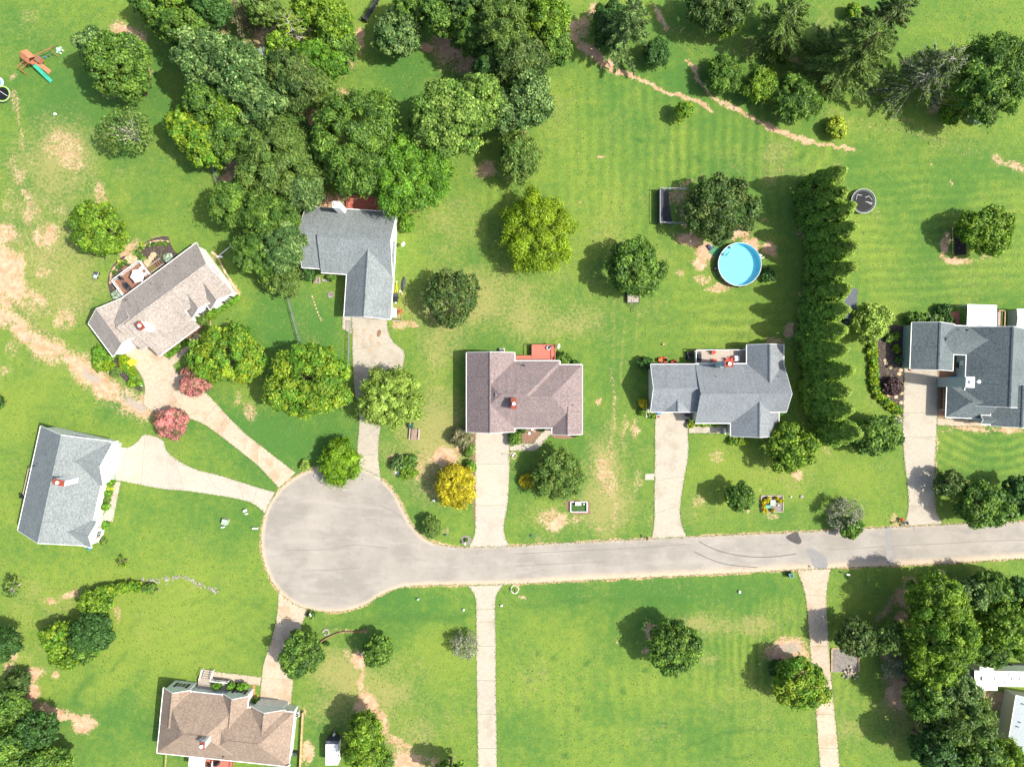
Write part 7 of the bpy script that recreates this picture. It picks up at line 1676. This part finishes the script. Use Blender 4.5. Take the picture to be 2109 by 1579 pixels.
# framed beds
def framed_bed(x0, y0, x1, y1, label, mat, fill, sides='lrtb', w=.14, h=.22, rot=0):
    c0 = P((x0 + x1) / 2, (y0 + y1) / 2); t = thing('framed_bed', label, 'garden bed', tuple(c0), rot); X, Y = (x1 - x0) / 2 / PXM, (y1 - y0) / 2 / PXM
    for s_, a, b in (('t', (-X, Y), (X, Y)), ('b', (-X, -Y), (X, -Y)), ('l', (-X, -Y + w), (-X, Y - w)), ('r', (X, -Y + w), (X, Y - w))):
        if s_ in sides: MB().bar((*a, h), (*b, h), w, h).build('edge_board', mat, t)
    MB().box(0, 0, 0, 2 * X - .1, 2 * Y - .1, .05).build('soil', fill, t); return t
gr_fill = plain('grey_gravel', (.24, .215, .19), .95, var=.35, scale=9)
t = framed_bed(1175, 1033, 1209, 1053, 'white fenced little plot with a white top box on the front lawn', trim, plain('turf', (.05, .11, .03), .9, var=.3, scale=6)); 
for a in (-1.35, -.5, .5, 1.35): MB().box(a, -.83, 0, .1, .1, .55).build('picket', trim, t)
MB().bar((-1.4, -.83, .5), (1.4, -.83, .5), .08, .08).bar((-1.4, -.83, .5), (-1.4, .8, .5), .08, .08).bar((1.4, -.83, .5), (1.4, .8, .5), .08, .08).build('rail', trim, t)
pedestal(1191, 1037, .95, .6, .6, whitemetal, 'white topped box inside the white fenced plot'); pedestal(1203, 1038, .2, .2, .4, whitemetal, 'tiny white post inside the white fenced plot')
sheet('mulch_bed', [(1164, 1032), (1180, 1029), (1214, 1032), (1216, 1058), (1184, 1060), (1168, 1050)], .014, mulchb, kind='structure')
framed_bed(1567, 1020, 1612, 1053, 'timber framed flower bed with yellow plants around a green box', greydeck, gr_fill); pedestal(1592, 1035, .85, .95, .8, palegreen, 'grey green square box in the middle of the framed flower bed'); pedestal(1582, 1043, .65, .4, .4, tealp, 'dark teal small box left of the square box in the flower bed')
lump('garden_lamp', 1603, 1040, .18, whitemetal, 'white round lamp in the framed flower bed', 'light', .4, seed=98)
for i, (x, y) in enumerate(((1575, 1033), (1583, 1029), (1573, 1042), (1575, 1051), (1608, 1031), (1591, 1051), (1600, 1026))): SH(x, y, 5 if i not in (5, 6) else 3, 5 if i not in (5, 6) else 3, .7, 'bush', 'gold', '%s yellow plant, counted from the left group on, in the framed flower bed' % ORD[i], group='yellow plants of the framed bed')
framed_bed(1712, 1334, 1768, 1384, 'timber framed bed of grey gravel right of the tan drive', tanwood, gr_fill, 'ltr'); 
rr = random.Random(9); t = thing('rock_pile', 'heap of grey tan rocks at the lower edge of the gravel bed', 'rock pile', tuple(P(1748, 1384)))
for i in range(34): MB().blob(rr.gauss(0, .65), rr.gauss(0, .42), rr.uniform(.1, .35), rr.uniform(.14, .3), rr.uniform(.14, .26), rr.uniform(.1, .2), rr, 6, 4).build('rock', greystone if i % 3 else stone, t)
sheet('mulch_bed', [(1964, 470), (1985, 470), (1990, 500), (1990, 524), (1966, 526)], .02, plain('black_mulch', (.025, .022, .022), .95, var=.3, scale=5), kind='structure')
t = thing('bed_edging', 'thin wooden stake frame at the left of the black mulch rectangle', 'edging', tuple(P(1961, 498))); MB().bar((0, 2.4, .12), (0, -2.2, .12), .06, .1).build('edge_board', tanwood, t); MB().box(0, 2.45, 0, .1, .1, .4).build('stake', tanwood, t)
t = thing('timber_edging', 'curved brown timber edging on the lawn below the turning circle', 'edging', tuple(P(656, 1325)))
pts = catmull([(656, 1325), (672, 1313), (695, 1303), (712, 1299), (730, 1300), (757, 1295)], False, 3); o_ = t.location.copy()
for a, b in zip(pts[:-1], pts[1:]): MB().bar(P(*a) - o_ + Vector((0, 0, .35)), P(*b) - o_ + Vector((0, 0, .35)), .16, .35).build('timber', browndeck, t)
stones_row('stone_ring', [(665, 1300), (669, 1296), (675, 1296), (678, 1301), (675, 1306), (668, 1306)], 14, .15, 'small ring of pale stones above the curved timber edging', greystone)
t = thing('playhouse_toys', 'red and white garden toys lying in the shade of the small dark tree', 'toys', tuple(P(755, 1342))); MB().box(0, 0, 0, .5, .4, .3).build('red_box', redplastic, t); MB().box(.5, .2, 0, .5, .15, .2, .5).build('white_bar', whitemetal, t); MB().blob(-.7, -.15, .2, .18, .18, .18, random.Random(1)).build('white_ball', whitemetal, t)
# dry creek stones above the left thicket
t = thing('stone_drain', 'thin curving line of pale stones on the lawn right of the low hedge', 'stone line', tuple(P(318, 1200)))
rr = random.Random(77); pts = catmull([(290, 1193), (318, 1196), (345, 1192), (372, 1188), (395, 1195), (410, 1203), (435, 1213), (445, 1216)], False, 8); o_ = t.location.copy(); mb = MB()
for i in range(150):
    f = rr.random() * (len(pts) - 1); j = int(f); q = P(pts[j][0] + rr.gauss(0, 3), pts[j][1] + rr.gauss(0, 2.6)) - o_; mb.blob(q.x, q.y, .04, rr.uniform(.08, .2), rr.uniform(.08, .18), .08, rr, 5, 3)
o = mb.build('pebbles', greystone, t); o['kind'] = 'stuff'
lump('boulder', 324, 1213, .25, dark, 'dark rock at the right end of the low hedge strip', 'rock', .3, seed=99)
lump('boulder', 1191, 316 + 0, .0 + .12, stone, 'tiny tan stone on the striped back lawn', 'rock', .1, seed=101)
# short grass creeping over kerbless road and drive edges, and weeds in the lawns
rng = np.random.default_rng(5)
E_ = []
def along(pts, per_m, side=0):
    for (x0, y0), (x1, y1) in zip(pts[:-1], pts[1:]):
        l = math.hypot(x1 - x0, y1 - y0) / PXM; n = int(l * per_m)
        if x0 > 2200 or n < 1: continue
        t_ = rng.uniform(size=n); nx_, ny_ = (y1 - y0), -(x1 - x0); q = math.hypot(nx_, ny_) or 1
        off = rng.normal(0, 1.3, n) + side
        E_.append(np.stack([x0 + (x1 - x0) * t_ + nx_ / q * off, y0 + (y1 - y0) * t_ + ny_ / q * off], 1))
along(road_px, 16)
for L_, R_ in EDGE_LINES:
    along(L_, 12); along(R_, 12)
ed_ = np.concatenate(E_); n = len(ed_)
pos = np.stack([(ed_[:, 0] - CX) / PXM, (CY - ed_[:, 1]) / PXM, np.full(n, .07)], 1)
col = np.array((.095, .165, .028)) * rng.uniform(.7, 1.5, n)[:, None]; col = np.where(rng.uniform(size=n)[:, None] < .2, np.array((.26, .23, .09)), col)
o = leaf_mesh('verge_grass', pos, np.array([0, 0, 1.0]) + rng.normal(size=(n, 3)) * .5, .085, .05, col, None, rng); tag(o, 'ragged grass creeping over the edges of the road and driveways', 'grass', kind='stuff')
n = 90000; xy = np.stack([rng.uniform(-90, 90, n), rng.uniform(-68, 68, n)], 1)
ix = np.clip(((xy[:, 0] + 99) / dx).astype(int) + len(out_), 0, nx - 1); iy = np.clip(((xy[:, 1] + 77) / dx).astype(int) + len(out_), 0, ny - 1)
den = np.clip(.35 + .9 * n6[iy, ix] + .6 * n20[iy, ix], 0, 1); keep = (rng.uniform(size=n) < den) & (dirt[iy, ix] < .5)
xy = xy[keep]; n = len(xy); pos = np.stack([xy[:, 0], xy[:, 1], np.full(n, .015)], 1)
# keep clear of the paved surfaces
blocked = np.zeros(n, bool)
def inside(poly, q):
    r = np.zeros(len(q), bool); m = len(poly)
    for i in range(m):
        (x0, y0), (x1, y1) = poly[i], poly[(i + 1) % m]
        c_ = ((y0 > q[:, 1]) != (y1 > q[:, 1])) & (q[:, 0] < (x1 - x0) * (q[:, 1] - y0) / ((y1 - y0) or 1e-9) + x0); r ^= c_
    return r
pq = np.stack([xy[:, 0] * PXM + CX, CY - xy[:, 1] * PXM], 1)
blocked |= inside(road_px, pq)
for L_, R_ in EDGE_LINES: blocked |= inside(list(L_) + list(R_)[::-1], pq)
pos = pos[~blocked]; n = len(pos); w_ = rng.uniform(size=n)[:, None]
col = np.where(w_ < .2, np.array((.055, .125, .022)), np.where(w_ < .75, np.array((.150, .230, .028)), np.array((.27, .235, .10)))) * rng.uniform(.7, 1.3, n)[:, None]
o = leaf_mesh('lawn_weeds', pos, np.array([0, 0, 1.0]) + rng.normal(size=(n, 3)) * .3, .11, .08, col, None, rng); tag(o, 'scattered weeds and straw coloured tufts in the lawns', 'grass', kind='stuff')
print('objects', len(bpy.data.objects), 'tris', sum(len(o.data.polygons) * 2 for o in bpy.data.objects if o.type == 'MESH'))
